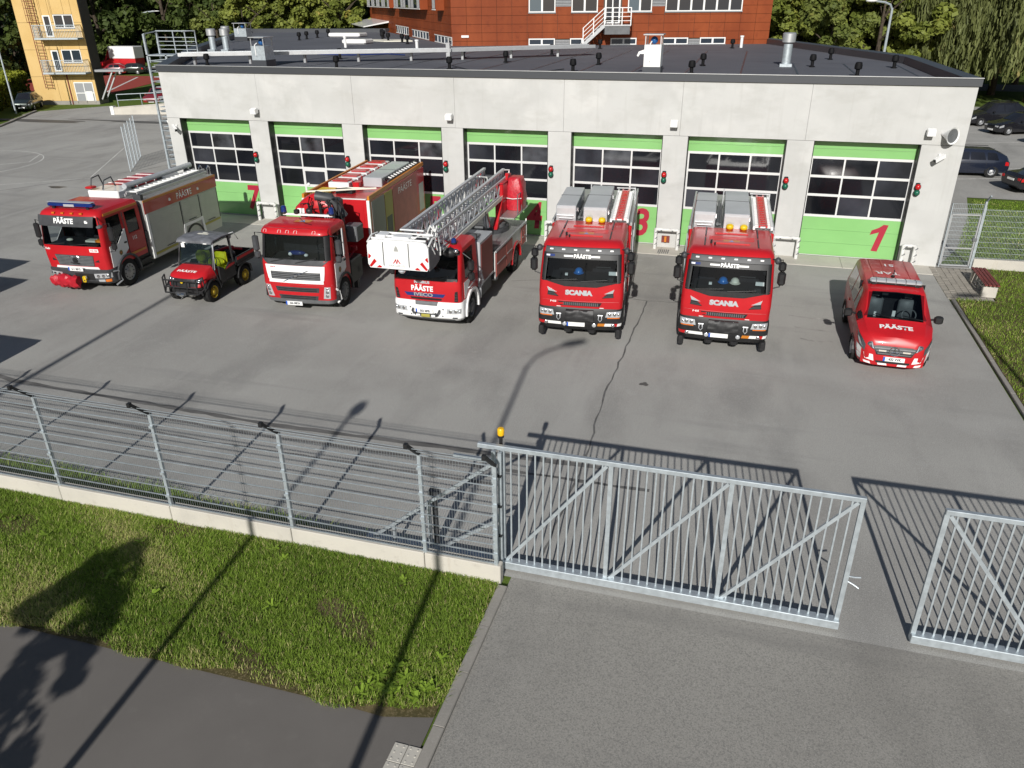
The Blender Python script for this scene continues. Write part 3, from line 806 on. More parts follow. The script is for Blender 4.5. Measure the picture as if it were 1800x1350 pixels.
lface(MB().box(5, 34, .02, .55, 10.0, 10.15)).build('sun_shade', 'grey_cladding', bb)
# white canopy and lamp on the left face
lface(MB().prism([(0, 7.15), (0, 7.0), (2.6, 6.6), (2.6, 6.68)], 'x', 30.5, 46)).build('canopy', 'white_paint', bb)
MB().box(.65, 1.15, -.09, -.02, 6.72, 6.86).build('wall_lamp', 'white_paint', bb)
# door with landing and stair down to the roof
f = MB().box(10.28, 11.3, -.04, .05, 9.55, 9.65).box(10.28, 10.38, -.04, .05, 7.5, 9.55).box(11.2, 11.3, -.04, .05, 7.5, 9.55).box(10.75, 10.82, -.04, .05, 7.6, 9.55).box(10.38, 11.2, -.04, .05, 7.5, 7.6).build('door', 'frame_white', bb)
MB().box(10.38, 10.75, 0, .02, 7.6, 9.55).box(10.82, 11.2, 0, .02, 7.6, 9.55).build('pane', 'window_glass', f)
sc = MB().box(10.15, 11.9, -1.35, -.05, 7.40, 7.48).build('landing', 'alu', bb)
sm = MB()
TA = Vector((10.15, -1.3, 7.42)); TB = Vector((8.75, -1.3, 6.22))
for y in (-1.3, -.3): sm.bar((TA.x, y, TA.z), (TB.x, y, TB.z), .05, .2)
sm.build('stair_stringer', 'alu', bb)
for k in range(6):
    p = TA.lerp(TB, (k + .6) / 6.2)
    MB().box(p.x - .13, p.x + .13, -1.28, -.32, p.z - .02, p.z + .02).build('step', 'alu', bb)
rl = MB()
for h in (.28, .53, .78, 1.05):
    rl.bar((11.88, -1.33, 7.44 + h), (10.15, -1.33, 7.44 + h), .035 if h < 1 else .05).bar((10.15, -1.33, 7.44 + h), (TB.x, -1.33, TB.z + h), .035 if h < 1 else .05)
    rl.bar((11.88, -1.33, 7.44 + h), (11.88, -.1, 7.44 + h), .035)
rl.build('hand_rail', 'white_paint', bb)
for (x, z) in ((11.88, 7.44), (11.3, 7.44), (10.7, 7.44), (10.15, 7.44), (9.45, 6.83), (8.78, 6.25)):
    MB().box(x - .03, x + .03, -1.36, -1.30, z, z + 1.06).build('rail_post', 'white_paint', bb)
MB().box(10.2, 11.85, -1.3, -.1, 6.9, 7.39).build('stair_frame', 'mid_grey', bb)

# yellow training tower, local x along its front (-6.16..0), front at y = 0
tw = thing('training_tower', 'tall yellow drill tower with two balconies and an outside ladder', 'tower', (-39.84, 35.89, 0), 16)
TH = 15
MB().box(-6.16, 0, .05, 1.9, 0, TH).build('wall_core', 'dark_side', tw)
MB().box(-6.18, .02, -.03, 1.92, -.05, .32).build('plinth', 'kerb_stone', tw)
tops = [(-3.62, -2.9, 6.1, 7.95), (-2.6, -.75, 6.95, 8.05), (-3.62, -2.9, 3.05, 4.93), (-2.6, -.75, 3.82, 4.98), (-2.14, -.28, 0, 2.02)]
blocked[:] = tops
zs = [.32, 2.57, 4.98, 7.36, 9.8, 12.3, TH]
for z0, z1 in zip(zs[:-1], zs[1:]):
    xs = [-6.16, -3.75, -2.7, -1.5, 0] if z0 > 5 else [-6.16, -3.75, -2.4, 0]
    for a, b in zip(xs[:-1], xs[1:]):
        for (x0, x1, p, q) in clip(a, b, z0, z1):
            MB().box(x0 + .012, x1 - .012, -.01, .06, p + .012, q - .012).build('panel', 'yellow_panel', tw)
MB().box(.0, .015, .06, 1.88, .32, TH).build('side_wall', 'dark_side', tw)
for z in (3.0, 6.05):
    b = MB().box(-4.25, -.15, -1.15, -.02, z - .14, z).build('balcony', 'galvanised', tw)
    for k in range(28):
        x = -4.22 + k * (4.04 / 27)
        MB().box(x - .012, x + .012, -1.14, -1.115, z, z + 1.08).build('bar', 'galvanised', b)
    for x in (-4.22, -.18):
        for k in range(1, 7): MB().box(x - .012, x + .012, -1.12 + k * .16, -1.095 + k * .16, z, z + 1.08).build('bar', 'galvanised', b)
    MB().bar((-4.24, -1.13, z + 1.1), (-.16, -1.13, z + 1.1), .05).bar((-4.22, -1.13, z + 1.1), (-4.22, -.03, z + 1.1), .045).bar((-.18, -1.13, z + 1.1), (-.18, -.03, z + 1.1), .045).build('hand_rail', 'galvanised', b)
    zo = z - 3.0
    d = MB().box(-3.62, -2.9, -.03, .05, 4.83 + zo, 4.93 + zo).box(-3.62, -3.5, -.03, .05, 3.05 + zo, 4.83 + zo).box(-3.02, -2.9, -.03, .05, 3.05 + zo, 4.83 + zo).box(-3.5, -3.02, -.03, .05, 3.05 + zo, 3.17 + zo).build('door', 'frame_white', tw)
    MB().box(-3.5, -3.02, .0, .02, 3.17 + zo, 4.83 + zo).build('pane', 'window_glass', d)
    win(-2.6, -.75, 3.82 + zo, 4.98 + zo, 2, 'window_glass', tw)
gm = MB().box(-2.14, -.28, -.03, .05, 1.95, 2.05)
for x in (-2.14, -1.24, -.36): gm.box(x, x + .08, -.03, .05, .05, 1.95)
for z in (.05, 1.0): gm.box(-2.06, -.36, -.028, .045, z, z + .08)
d = gm.build('door', 'frame_white', tw)
MB().box(-2.06, -.36, .0, .02, .13, 1.95).build('pane', 'grey_cladding', d)
MB().box(-1.15, -.5, -.012, -.002, .3, 1.2).build('notice', 'white_paint', d)
lm = MB().bar((-4.82, -.25, 1.5), (-4.82, -.25, TH), .05).bar((-4.12, -.25, 1.5), (-4.12, -.25, TH), .05)
ld = lm.build('ladder', 'wood_red', tw)
for k in range(46): MB().bar((-4.82, -.25, 1.6 + k * .29), (-4.12, -.25, 1.6 + k * .29), .035).build('rung', 'wood_red', ld)
hm = MB()
for k in range(12):
    z = 7.4 + k * .6
    hm.tube([(-4.82 + .35 + .42 * cos(a), -.25 + .65 * -sin(a), z) for a in [R(q) for q in range(0, 181, 30)]], .018, 4)
for a in (45, 90, 135): hm.bar((-4.47 + .42 * cos(R(a)), -.25 - .65 * sin(R(a)), 7.4), (-4.47 + .42 * cos(R(a)), -.25 - .65 * sin(R(a)), TH), .03)
hm.build('cage', 'wood_red', ld)
MB().bar((-2.62, -.05, 0), (-2.62, -.05, 2.9), .09).build('downpipe', 'wood_red', tw)
MB().box(.02, 2.9, .2, 1.6, 2.95, 3.15).build('canopy', 'grey_cladding', tw)
MB().bar((1.7, .4, 2.95), (.15, .4, .4), .12).bar((1.7, 1.4, 2.95), (.15, 1.4, .4), .12).build('brace', 'alu', tw)
# pale apartment block and yellow block far behind
for (x, y, wd, h, col_, lab, nm) in ((-150, 112, 26, 24, 'straw_white', 'pale apartment block far behind the yellow tower', 'apartment_block'), (-92, 130, 20, 22, 'yellow_panel', 'yellow block half hidden by trees far behind the tower', 'yellow_block')):
    t = thing(nm, lab, 'building', (x, y, 0), 20)
    MB().box(-wd / 2, wd / 2, 0, 12, 0, h).build('wall', col_, t)
    for r_ in range(int(h / 3)):
        for c in range(int(wd / 3.2)):
            f = MB().box(-wd / 2 + 1 + c * 3.2, -wd / 2 + 2.6 + c * 3.2, -.05, .02, 1 + r_ * 3, 2.5 + r_ * 3).build('window', 'frame_white', t)
            MB().box(-wd / 2 + 1.1 + c * 3.2, -wd / 2 + 2.5 + c * 3.2, -.08, -.05, 1.1 + r_ * 3, 2.4 + r_ * 3).build('pane', 'window_glass', f)
    MB().box(-wd / 2 - .2, wd / 2 + .2, -.2, 12.2, h, h + .4).build('roof', 'flashing', t)
# low ramp wall with railing by the small lawn
t = thing('ramp_wall', 'low pale concrete ramp wall near the yellow tower', 'wall', (-32.6, 29.5, 0), 16)
m = MB().prism([(0, 0), (12, 0), (12, 1.35), (0, .55)], 'y', .0, .3).build('wall', 'concrete_light', t)
MB().prism([(-.02, .55), (12.02, 1.35), (12.02, 1.41), (-.02, .61)], 'y', -.03, .33).build('coping', 'concrete_light', t)
MB().box(-.3, 0, -.05, .35, 0, .7).build('end_pier', 'white_paint', t)
t = thing('pipe_railing', 'galvanised pipe railing round the small lawn by the yellow tower', 'railing', (-33.5, 31.2, .5), 16)
for k in range(6): MB().cyl(k * 2.2, 0, -.3, 1.0 + k * .08, .035, 6).build('post', 'galvanised', t)
MB().tube([(0, 0, 1), (11, 0, 1.4)], .035, 6).tube([(0, 0, .5), (11, 0, .9)], .03, 6).build('rail', 'galvanised', t)
sheet('lawn', [(-33.6, 31.0), (-22, 34.4), (-24, 38), (-38.5, 36.2)], .35, 'lawn_far')
# poles and street lamps in the distance
def lamp(name, x, y, h, arms, lab, r=.07, group=None):
    t = thing(name, lab, 'street lamp', (x, y, 0), 0, group)
    MB().cyl(0, 0, 0, h, r * 1.3, 8, r * .8).build('pole', 'galvanised', t, True)
    for (ax, ay) in arms:
        L_ = Vector((ax, ay, 0)); d = L_.normalized()
        MB().tube([(0, 0, h - .1), tuple(d * .15 * L_.length + Vector((0, 0, h + .25))), tuple(L_ * .5 + Vector((0, 0, h + .42))), tuple(L_ + Vector((0, 0, h + .5)))], r * .7, 6).build('arm', 'galvanised', t, True)
        c = L_ + d * .35 + Vector((0, 0, h + .52))
        MB().ell((0, 0, 0), (.48, .17, .09), 10, 6).xf(Matrix.Translation(c) @ Matrix.Rotation(math.atan2(d.y, d.x), 4, 'Z')).build('lamp_head', 'frame_white', t, True)
    return t
lamp('street_lamp', -74.7, 86.8, 7.2, [(-2.2, -.6), (2.2, .6), (.3, 2.0)], 'tall three armed street lamp behind the red and white van', .14)
lamp('street_lamp', -62, 150, 8.0, [(.5, 0)], 'thin street lamp in front of the far wood behind the roof', .12)
LX, LY = 22.05 + 74 * sin(YAW + math.atan(678 / 1370 * cos(PITCH))), -31.15 + 74 * cos(YAW + math.atan(678 / 1370 * cos(PITCH)))
lamp('street_lamp', LX, LY, 8.2, [(-1.3, -.4)], 'curved street lamp among the trees at the right', .11)
lamp('flag_pole', -42, 27.9, 9, [], 'slim white pole on the grass strip left of the yellow tower', .06).__setitem__('category', 'pole')
# street lamps behind the viewer: only their shadows cross the picture
lamp('street_lamp', 18.75, -32.9, 10.85, [(.73, .65)], 'tall street lamp with a long arm on the street side of the driveway', .065)
t = lamp('street_lamp', 14.95, -31.9, 8.3, [], 'shorter street lamp beside the footpath', .06)
MB().ell((.04, .1, 8.4), (.17, .42, .1), 10, 6).build('lamp_head', 'frame_white', t, True)
lamp('street_lamp', 5.6, -32, 12.5, [(.6, .4)], 'tall street lamp at the left end of the footpath', .09)
lamp('street_lamp', 30.5, -19.8, 8.2, [(.4, .1)], 'slim lamp post on the lawn right of the driveway', .06)
# unseen guessed boxes added outside the picture at the left, so their shadows reach in
def shadow_box(x, y, wx, wy, h, lab):
    t = thing('shadow_caster', lab, 'shadow caster', (x, y, 0), 0)
    m = MB()
    n = int(wx / .3)
    for k in range(n):
        m.box(-wx + k * .3 + .02, -wx + k * .3 + .2, -.03, .0, .15, h - .12)
    m.build('ribs', 'galvanised', t, kind='stuff')
    MB().rbox(-wx, 0, 0, wy, .1, h, .03).build('body', 'shutter', t)
    MB().box(.0, .03, .1, wy / 2 - .02, .2, h - .1).box(.0, .03, wy / 2 + .02, wy - .1, .2, h - .1).build('door', 'galvanised', t)
shadow_box(-3.7, -15.4, 6, 1.55, 3.05, 'unseen box added for its shadow, rear one of the three left of the yard')
shadow_box(-1.92, -18.1, 6, 2.4, 3.05, 'unseen box added for its shadow, middle one of the three left of the yard')
shadow_box(2.95, -20.65, 6, 1.9, 2.3, 'unseen box added for its shadow, low front one of the three left of the yard')

# ------------------------------------------------------------------ fence in front
fence = thing('boundary_fence', 'galvanised mesh fence on a low concrete wall along the yard front', 'fence', (0, -21.08, 0))
PXS = [18.81, 17.51, 14.9, 12.28, 9.67, 7.05, 4.43, 1.8, -.8]
wl = thing('retaining_wall', 'low pale concrete wall under the front mesh fence', 'wall', (0, -21.13, 0))
ws = [18.9, 17.5, 14.88, 12.27, 9.66, 7.05, 4.43, 1.8, -.8]
for a, b in zip(ws[1:], ws[:-1]):
    MB().rbox(a + .006, b - .006, 0 + rnd.uniform(-.004, .004), .17, -.2, .37, .012).build('wall_section', 'concrete_light', wl)
ZT = 2.38
for x in PXS:
    p = MB().box(x - .03, x + .03, -.02, .04, .36, ZT).build('post', 'galvanised', fence)
    MB().bar((x, .0, ZT - .02), (x - .06, -.32, ZT + .32), .07, .05).build('wire_bracket', 'black_plastic', p)
    MB().box(x - .09, x - .03, -.37, -.30, ZT + .28, ZT + .36).build('end_cap', 'black_plastic', p)
    cl = MB()
    for z in (.6, 1.1, 1.6, 2.1): cl.box(x - .04, x + .04, -.045, -.02, z - .025, z + .025)
    cl.build('clamp', 'galvanised', p)
for a, b in zip(PXS[1:], PXS[:-1]):
    m = MB(); n = round((b - a) / .05)
    for i in range(1, n):
        x = a + (b - a) * i / n
        m.bar((x, -.035, .40), (x, -.035, 2.42), .0044)
    m.build('wire_panel', 'wire', fence)
    for j in range(11):
        z = .42 + j * .195
        m = MB().bar((a + .01, -.028, z), (b - .01, -.028, z), .0085).bar((a + .01, -.044, z), (b - .01, -.044, z), .0085)
        m.build('rail_wire', 'galvanised', fence)
m = MB()
for (y, z) in ((-.12, ZT + .1), (-.24, ZT + .22)): m.bar((-.8, y, z), (18.8, y, z), .008)
m.build('top_wires', 'galvanised', fence)
# sliding gates
def gate(label, x0, x1, tail, posts, diag, bars):
    g = thing('sliding_gate', label, 'gate', (0, -20.68, 0), 0, 'sliding gate leaves')
    xt = x0 - (2.6 if tail else 0)
    MB().rbox(xt, x1, -.10, .06, .05, .20, .008).build('bottom_beam', 'galvanised', g)
    MB().rbox(x0 - (.4 if tail else 0), x1, -.04, .04, 2.42, 2.50, .008).build('top_rail', 'galvanised', g)
    for x in posts: MB().box(x - .035, x + .035, -.03, .03, .16, 2.42).build('upright', 'galvanised', g)
    for (a, b) in diag: MB().bar((a[0], 0, a[1]), (b[0], 0, b[1]), .045, .055).build('diagonal', 'galvanised', g)
    for x in bars: MB().box(x - .0125, x + .0125, -.016, .009, .16, 2.42).build('bar', 'galvanised', g)
    for k in range(int((x1 - x0) / .35)):
        MB().box(x0 + .1 + k * .35, x0 + .27 + k * .35, .14, .18, .004, .03).build('rail_clip', 'galvanised', g)
    return g
P1 = [18.83, 20.62, 22.47, 24.32]
bars1 = [x for i in range(3) for x in [P1[i] + (P1[i + 1] - P1[i]) * k / 13 for k in range(1, 13)]]
g1 = gate('wide galvanised barred sliding gate leaf beside the front wall', 18.8, 24.36, True, P1, [((18.87, .18), (20.55, 2.40)), ((20.68, .18), (22.42, 2.40)), ((22.52, .18), (24.26, 2.40)), ((18.8, 2.25), (16.3, .16)), ((18.8, 1.05), (17.6, .16))], bars1)
for x, h in ((17.45, 1.15), (16.75, .55)): MB().box(x - .03, x + .03, -.03, .03, .16, h).build('upright', 'galvanised', g1)
MB().bar((18.85, .05, 2.15), (17.95, .05, 2.15), .06).build('brace', 'galvanised', g1)
for z in (1.05, .95): MB().tube([(24.36, 0, z), (24.44, -.03, z + (.02 if z > 1 else -.02)), (24.52, -.05, z + (.05 if z > 1 else -.06))], .014, 6).build('catch_hook', 'galvanised', g1)
P2 = [25.43, 27.3, 29.15, 31.0]
bars2 = [x for i in range(3) for x in [P2[i] + (P2[i + 1] - P2[i]) * k / 13 for k in range(1, 13)]]
gate('galvanised barred sliding gate leaf at the right, cut by the picture edge', 25.4, 31.05, False, P2, [((25.48, 2.40), (27.2, .18)), ((27.38, .18), (29.1, 2.4)), ((29.2, .18), (30.95, 2.4))], bars2)
t = thing('gate_post', 'galvanised gate guide post beside the end of the mesh fence', 'post', (18.72, -20.9, 0))
MB().box(-.02, .04, -.0, .06, 0, 2.5).box(.07, .13, .05, .11, 0, 2.45).build('post', 'galvanised', t)
MB().rbox(-.13, .05, .40, .6, 0, .62, .02).build('motor_box', 'dark_grey', t)
for z in (.8, 1.4, 2.0): MB().box(-.02, .13, .02, .09, z, z + .04).build('strap', 'black_plastic', t)
t = thing('warning_light', 'amber warning light on top of the gate post', 'warning light', (18.72, -20.42, 2.5))
t.scale = (.78, .78, .85)
MB().cyl(0, 0, -.5, .02, .04, 8).cyl(0, 0, 0, .05, .07, 10).build('base', 'black_plastic', t)
MB().lathe([(.068, .05), (.075, .07), (.075, .18), (.06, .2), (.01, .205)], (0, 0, 0), 'z', 14).build('lens', 'amber', t, True)
t = thing('gate_guide', 'dark gate roller post standing behind the mesh fence', 'post', (17.5, -20.55, 0))
MB().box(-.04, .04, .0, .08, 0, 1.25).box(-.1, .1, -.02, .1, 1.2, 1.28).build('post', 'dark_grey', t)
# pedestrian gate and side fence right of the station
rw = thing('retaining_wall', 'low pale concrete wall under the side fence by the bench', 'wall', (30.62, .12, 0), 3)
for k in range(6): MB().rbox(k * 2.2 + .006, k * 2.2 + 2.19, 0, .18, -.1, .36, .012).build('wall_section', 'concrete_light', rw)
sf = mesh_fence('side_fence', 'galvanised mesh fence with a low wall behind the bench', (30.6, .22, 0), (43.6, .9, 0), .36, 2.2, 5, .05, .195)
pg = thing('pedestrian_gate', 'narrow galvanised mesh gate between the station corner and the side fence', 'gate', (29.5, .1, 0), 6)
fm = MB()
for (a, b) in (((.03, .05), (.03, 1.95)), ((1.0, .05), (1.0, 1.95)), ((.03, .07), (1.0, .07)), ((.03, .72), (1.0, .72)), ((.03, 1.95), (1.0, 1.95))): fm.bar((a[0], 0, a[1]), (b[0], 0, b[1]), .05)
fm.build('frame', 'alu', pg)
m = MB()
for k in range(1, 20): m.bar((.03 + k * .0485, 0, .72), (.03 + k * .0485, 0, 1.95), .006)
for k in range(1, 8): m.bar((.03, .0, .72 + k * .16), (1.0, .0, .72 + k * .16), .009)
for k in range(1, 20): m.bar((.03 + k * .0485, 0, .08), (.03 + k * .0485, 0, .72), .006)
for k in range(1, 4): m.bar((.03, .0, .07 + k * .17), (1.0, .0, .07 + k * .17), .009)
m.build('mesh', 'galvanised', pg)
m = MB().box(-.03, .0, -.03, .03, 0, 2.35); m.build('hinge_post', 'galvanised', pg)
m = MB().box(1.04, 1.11, -.035, .035, 0, 2.45).bar((1.075, 0, 2.44), (1.075, -.28, 2.7), .05); m.build('lock_post', 'galvanised', pg)
MB().box(.92, 1.06, -.06, .06, 1.0, 1.12).build('lock', 'mid_grey', pg)
m = MB()
for k in range(18): m.bar((.0 + k * .06, 0, 1.98), (.0 + k * .06, 0, 2.35), .006)
for k in range(3): m.bar((0, 0, 2.0 + k * .17), (1.05, 0, 2.0 + k * .17), .009)
m.build('mesh', 'galvanised', pg)
# bench
t = thing('park_bench', 'bench with brown red slats on concrete ends beside the paved strip', 'bench', (30.42, -2.35, 0), 0)
for k in range(4): MB().rbox(-.23 + k * .12, -.13 + k * .12, -1.0, 1.0, .44, .485, .008).build('slat', 'wood_red', t)
for y in (-.78, .78): MB().rbox(-.22, .22, y - .09, y + .09, 0, .42, .02).build('leg', 'concrete_light', t)
for y in (-.2, .2): MB().tube([(-.2, y, .44), (-.2, y, .1), (.0, y, .1), (.05, y, .43)], .012, 5).build('bracket', 'alu', t)
# ================================================================== VEHICLES
class Cab:
    """hollow cab lofted from level rows (z, half width, y front, y back, bulge, corner radius)"""
    def __init__(s, lv): s.lv = lv
    def at(s, z):
        lv = s.lv
        if z <= lv[0][0]: return lv[0]
        for a, b in zip(lv[:-1], lv[1:]):
            if z <= b[0]:
                t = (z - a[0]) / (b[0] - a[0]); return tuple(p + (q - p) * t for p, q in zip(a, b))
        return lv[-1]
    def F(s, x, z):
        _, hw, yf, yb, bu, r = s.at(z)
        a = min(abs(x) / hw, 1); sc = 1 - r / hw; y = yf + bu * a * a
        if a > sc:
            t = (a - sc) / (1 - sc); y += r * (1 - sqrt(max(0, 1 - t * t)))
        return y
    def hw(s, z): return s.at(z)[1]
    def shell(s, fwin, swins, inset=0, cap_top=True):
        pw = fwin[0]
        zs = sorted(set([l[0] for l in s.lv] + (list(fwin[1:]) if pw > 0 else []) + [z for w_ in swins for z in w_[2:]]))
        ps = sorted(set([-1, -.96, -.92, -.87, -.8, -.4, 0, .4, .8, .87, .92, .96, 1, pw, -pw]))
        ys = sorted(set([y for w_ in swins for y in w_[:2]]))
        cols = [('s', -1, 1e9)] + [('s', -1, y) for y in reversed(ys)] + [('f', p) for p in ps] + [('s', 1, y) for y in ys] + [('s', 1, 1e9)]
        rr = []
        for z in zs:
            _, hw, yf, yb, bu, r = s.at(z); ring = []
            hw -= inset; yf += inset; yb -= inset
            ye = yf + bu + r
            for c in cols:
                if c[0] == 'f':
                    p = abs(c[1]); sc = 1 - r / hw
                    if p <= .8: a = p / .8 * sc; dy = 0
                    else:
                        th = (p - .8) / .2 * pi / 2; a = sc + (1 - sc) * sin(th); dy = r * (1 - cos(th))
                    ring.append((a * hw * (1 if c[1] > 0 else -1), yf + bu * a * a + dy, z))
                else:
                    y = yb if c[2] > 1e8 else max(min(c[2], yb), ye)
                    ring.append((c[1] * hw, y, z))
            rr.append(ring)
        m = MB(); n = len(cols); vs = [p for r_ in rr for p in r_]; fs = []
        for i in range(len(zs) - 1):
            zm = (zs[i] + zs[i + 1]) / 2
            for k in range(n):
                a = cols[k]; b = cols[(k + 1) % n]
                if a[0] == 'f' and b[0] == 'f' and fwin[1] < zm < fwin[2] and max(abs(a[1]), abs(b[1])) <= pw + 1e-6: continue
                if a[0] == 's' and b[0] == 's' and a[1] == b[1]:
                    ym = (min(a[2], 1e4) + min(b[2], 1e4)) / 2
                    lo = min(a[2], b[2]); hi = max(a[2], b[2])
                    if any(w_[0] - 1e-6 <= lo and hi <= w_[1] + 1e-6 and w_[2] < zm < w_[3] and (len(w_) < 5 or w_[4] == a[1]) for w_ in swins): continue
                fs.append((i * n + k, i * n + (k + 1) % n, (i + 1) * n + (k + 1) % n, (i + 1) * n + k))
        if inset:
            ztop = (fwin[2] if pw > 0 else zs[-1])
            vs = [(p[0], p[1], p[2] - .035 * min(1, max(0, (p[2] - ztop) / .06))) for p in vs]
        if cap_top: o = (len(zs) - 1) * n; fs.append(tuple(range(o, o + n)))
        fs.append(tuple(range(n - 1, -1, -1)))
        m.v = vs; m.f = fs
        return m
    def patch(s, b, t, z0, z1, off, nx=8, nz=None, arch=0, depth=.03):
        """raised piece on the front: x range b at z0, t at z1; arch lowers the middle of the top edge"""
        nz = nz or max(2, int((z1 - z0) / .12)); g = []; gb = []
        for j in range(nz + 1):
            v = j / nz; row = []; rb = []
            for i in range(nx + 1):
                u = i / nx
                x = (b[0] + (b[1] - b[0]) * u) * (1 - v) + (t[0] + (t[1] - t[0]) * u) * v
                z = z0 + (z1 - z0) * v - arch * v * (1 - (2 * u - 1) ** 2)
                y = s.F(x, z); row.append((x, y - off, z)); rb.append((x, y + depth, z))
            g.append(row); gb.append(rb)
        m = MB(); W_ = nx + 1
        vs = [p for r_ in g for p in r_] + [p for r_ in gb for p in r_]; N = W_ * (nz + 1); fs = []
        for j in range(nz):
            for i in range(nx): a = j * W_ + i; fs.append((a, a + 1, a + 1 + W_, a + W_))
        edge = [i for i in range(W_)] + [j * W_ + nx for j in range(1, nz + 1)] + [nz * W_ + i for i in range(nx - 1, -1, -1)] + [j * W_ for j in range(nz - 1, 0, -1)]
        for a, b_ in zip(edge, edge[1:] + edge[:1]): fs.append((b_, a, a + N, b_ + N))
        m.v = vs; m.f = fs
        return m
    def poly(s, pts, off, depth=.03):
        """quad patch from four corners bl, br, tr, tl (x, z)"""
        (x0, z0), (x1, z1), (x2, z2), (x3, z3) = pts
        n = 5; m = MB(); vs = []; vb = []
        for j in range(n + 1):
            v = j / n
            for i in range(n + 1):
                u = i / n
                x = (x0 * (1 - u) + x1 * u) * (1 - v) + (x3 * (1 - u) + x2 * u) * v
                z = (z0 * (1 - u) + z1 * u) * (1 - v) + (z3 * (1 - u) + z2 * u) * v
                y = s.F(x, z); vs.append((x, y - off, z)); vb.append((x, y + depth, z))
        W_ = n + 1; N = W_ * W_; fs = []
        for j in range(n):
            for i in range(n): a = j * W_ + i; fs.append((a, a + 1, a + 1 + W_, a + W_))
        edge = list(range(W_)) + [j * W_ + n for j in range(1, W_)] + [n * W_ + i for i in range(n - 1, -1, -1)] + [j * W_ for j in range(n - 1, 0, -1)]
        for a, b_ in zip(edge, edge[1:] + edge[:1]): fs.append((b_, a, a + N, b_ + N))
        m.v = vs + vb; m.f = fs
        return m
    def text(s, txt, x, z, size, parent, mat, off=.012, **k):
        return text_on(txt, size, parent, mat, lambda u, v: (x + u, s.F(x + u, z + v) - off, z + v), **k)
    def line(s, pts, r, off, n=6):
        """tube following the front surface"""
        out = []
        for (x0, z0), (x1, z1) in zip(pts[:-1], pts[1:]):
            for k in range(4):
                x = x0 + (x1 - x0) * k / 4; z = z0 + (z1 - z0) * k / 4; out.append((x, s.F(x, z) - off, z))
        x, z = pts[-1]; out.append((x, s.F(x, z) - off, z))
        return MB().tube(out, r, n)

def side_text(txt, size, parent, mat, y, z, x, sgn=1, slope=0, name='lettering', **k):
    return text_on(txt, size, parent, mat, lambda u, v: (x, y + u * sgn, z + v + slope * u), name, **k)
def sidepoly(pts, x, thick, sgn=1):
    """flat piece on the side: pts (y, z)"""
    return MB().prism(pts, 'x', x * sgn, (x + thick) * sgn)

def wheel(par, x, y, r, wd, side, hub='rim', name='wheel', dual=False, hubout=False):
    """x is the outer face; side +1 faces +x"""
    s_ = side
    pr = [(r * .56, -wd), (r * .80, -wd), (r * .95, -wd * .93), (r, -wd * .75), (r, -wd * .25), (r * .95, -wd * .07), (r * .80, 0), (r * .60, -.012), (r * .56, -.05)]
    t = MB().lathe([(a, b * s_) for a, b in pr], (x, y, r), 'x', 28, False).build(name, 'tyre', par, True, 50)
    d = .10 if not hubout else .02
    rp = [(r * .60, -.012), (r * .55, -.03), (r * .52, -d * .9), (r * .36, -d), (r * .33, -d * .2 - .0), (r * .20, -d * .15), (r * .19, .0), (r * .08, .01), (.005, .012)]
    rim = MB().lathe([(a, b * s_) for a, b in rp], (x, y, r), 'x', 28, False).build('rim', hub, t, True, 40)
    hm = MB()
    for k in range(10):
        a = 2 * pi * k / 10
        hm.tube([(x - (d * .96) * s_, y + r * .445 * cos(a), r + r * .445 * sin(a)), (x - (d * .96 - .012) * s_, y + r * .445 * cos(a), r + r * .445 * sin(a))], r * .045, 8)
    hm.build('rim_hole', 'black_plastic', t)
    MB().lathe([(r * .98, -wd * .5 * s_ - .001), (r * 1.004, -wd * .5 * s_)], (x, y, r), 'x', 28, False)
    # tread blocks
    tb = MB()
    for k in range(36):
        a = 2 * pi * k / 36
        for u0, u1 in ((-.9, -.55), (-.45, -.1)):
            p = Vector((0, cos(a), sin(a))); q = Vector((0, -sin(a), cos(a)))
            c = Vector((x, y, r)) + p * r
            e = [c + q * (.03 * k_) + Vector((wd * u * s_, 0, 0)) + p * h for h in (-.01, .012) for k_, u in ((-1, u0), (1, u0), (1, u1), (-1, u1))]
            tb.rings([e[:4], e[4:]])
    tb.build('tread', 'tyre', t, kind='stuff')
    return t

def mirror(par, pts, arm, mat='black_plastic'):
    """pts: list of (centre, size) boxes; arm: list of tube paths"""
    m = MB()
    for a in arm: m.tube(a, .018, 6)
    t = m.build('mirror', 'black_plastic', par)
    for (c, sz) in pts:
        MB().rbox(c[0] - sz[0] / 2, c[0] + sz[0] / 2, c[1] - sz[1] / 2, c[1] + sz[1] / 2, c[2] - sz[2] / 2, c[2] + sz[2] / 2, min(sz) * .35).build('mirror_housing', mat, t, True, 30)
        MB().box(c[0] - sz[0] / 2 + .03, c[0] + sz[0] / 2 - .03, c[1] + sz[1] / 2, c[1] + sz[1] / 2 + .004, c[2] - sz[2] / 2 + .03, c[2] + sz[2] / 2 - .03).build('mirror_glass', 'chrome', t)
    return t

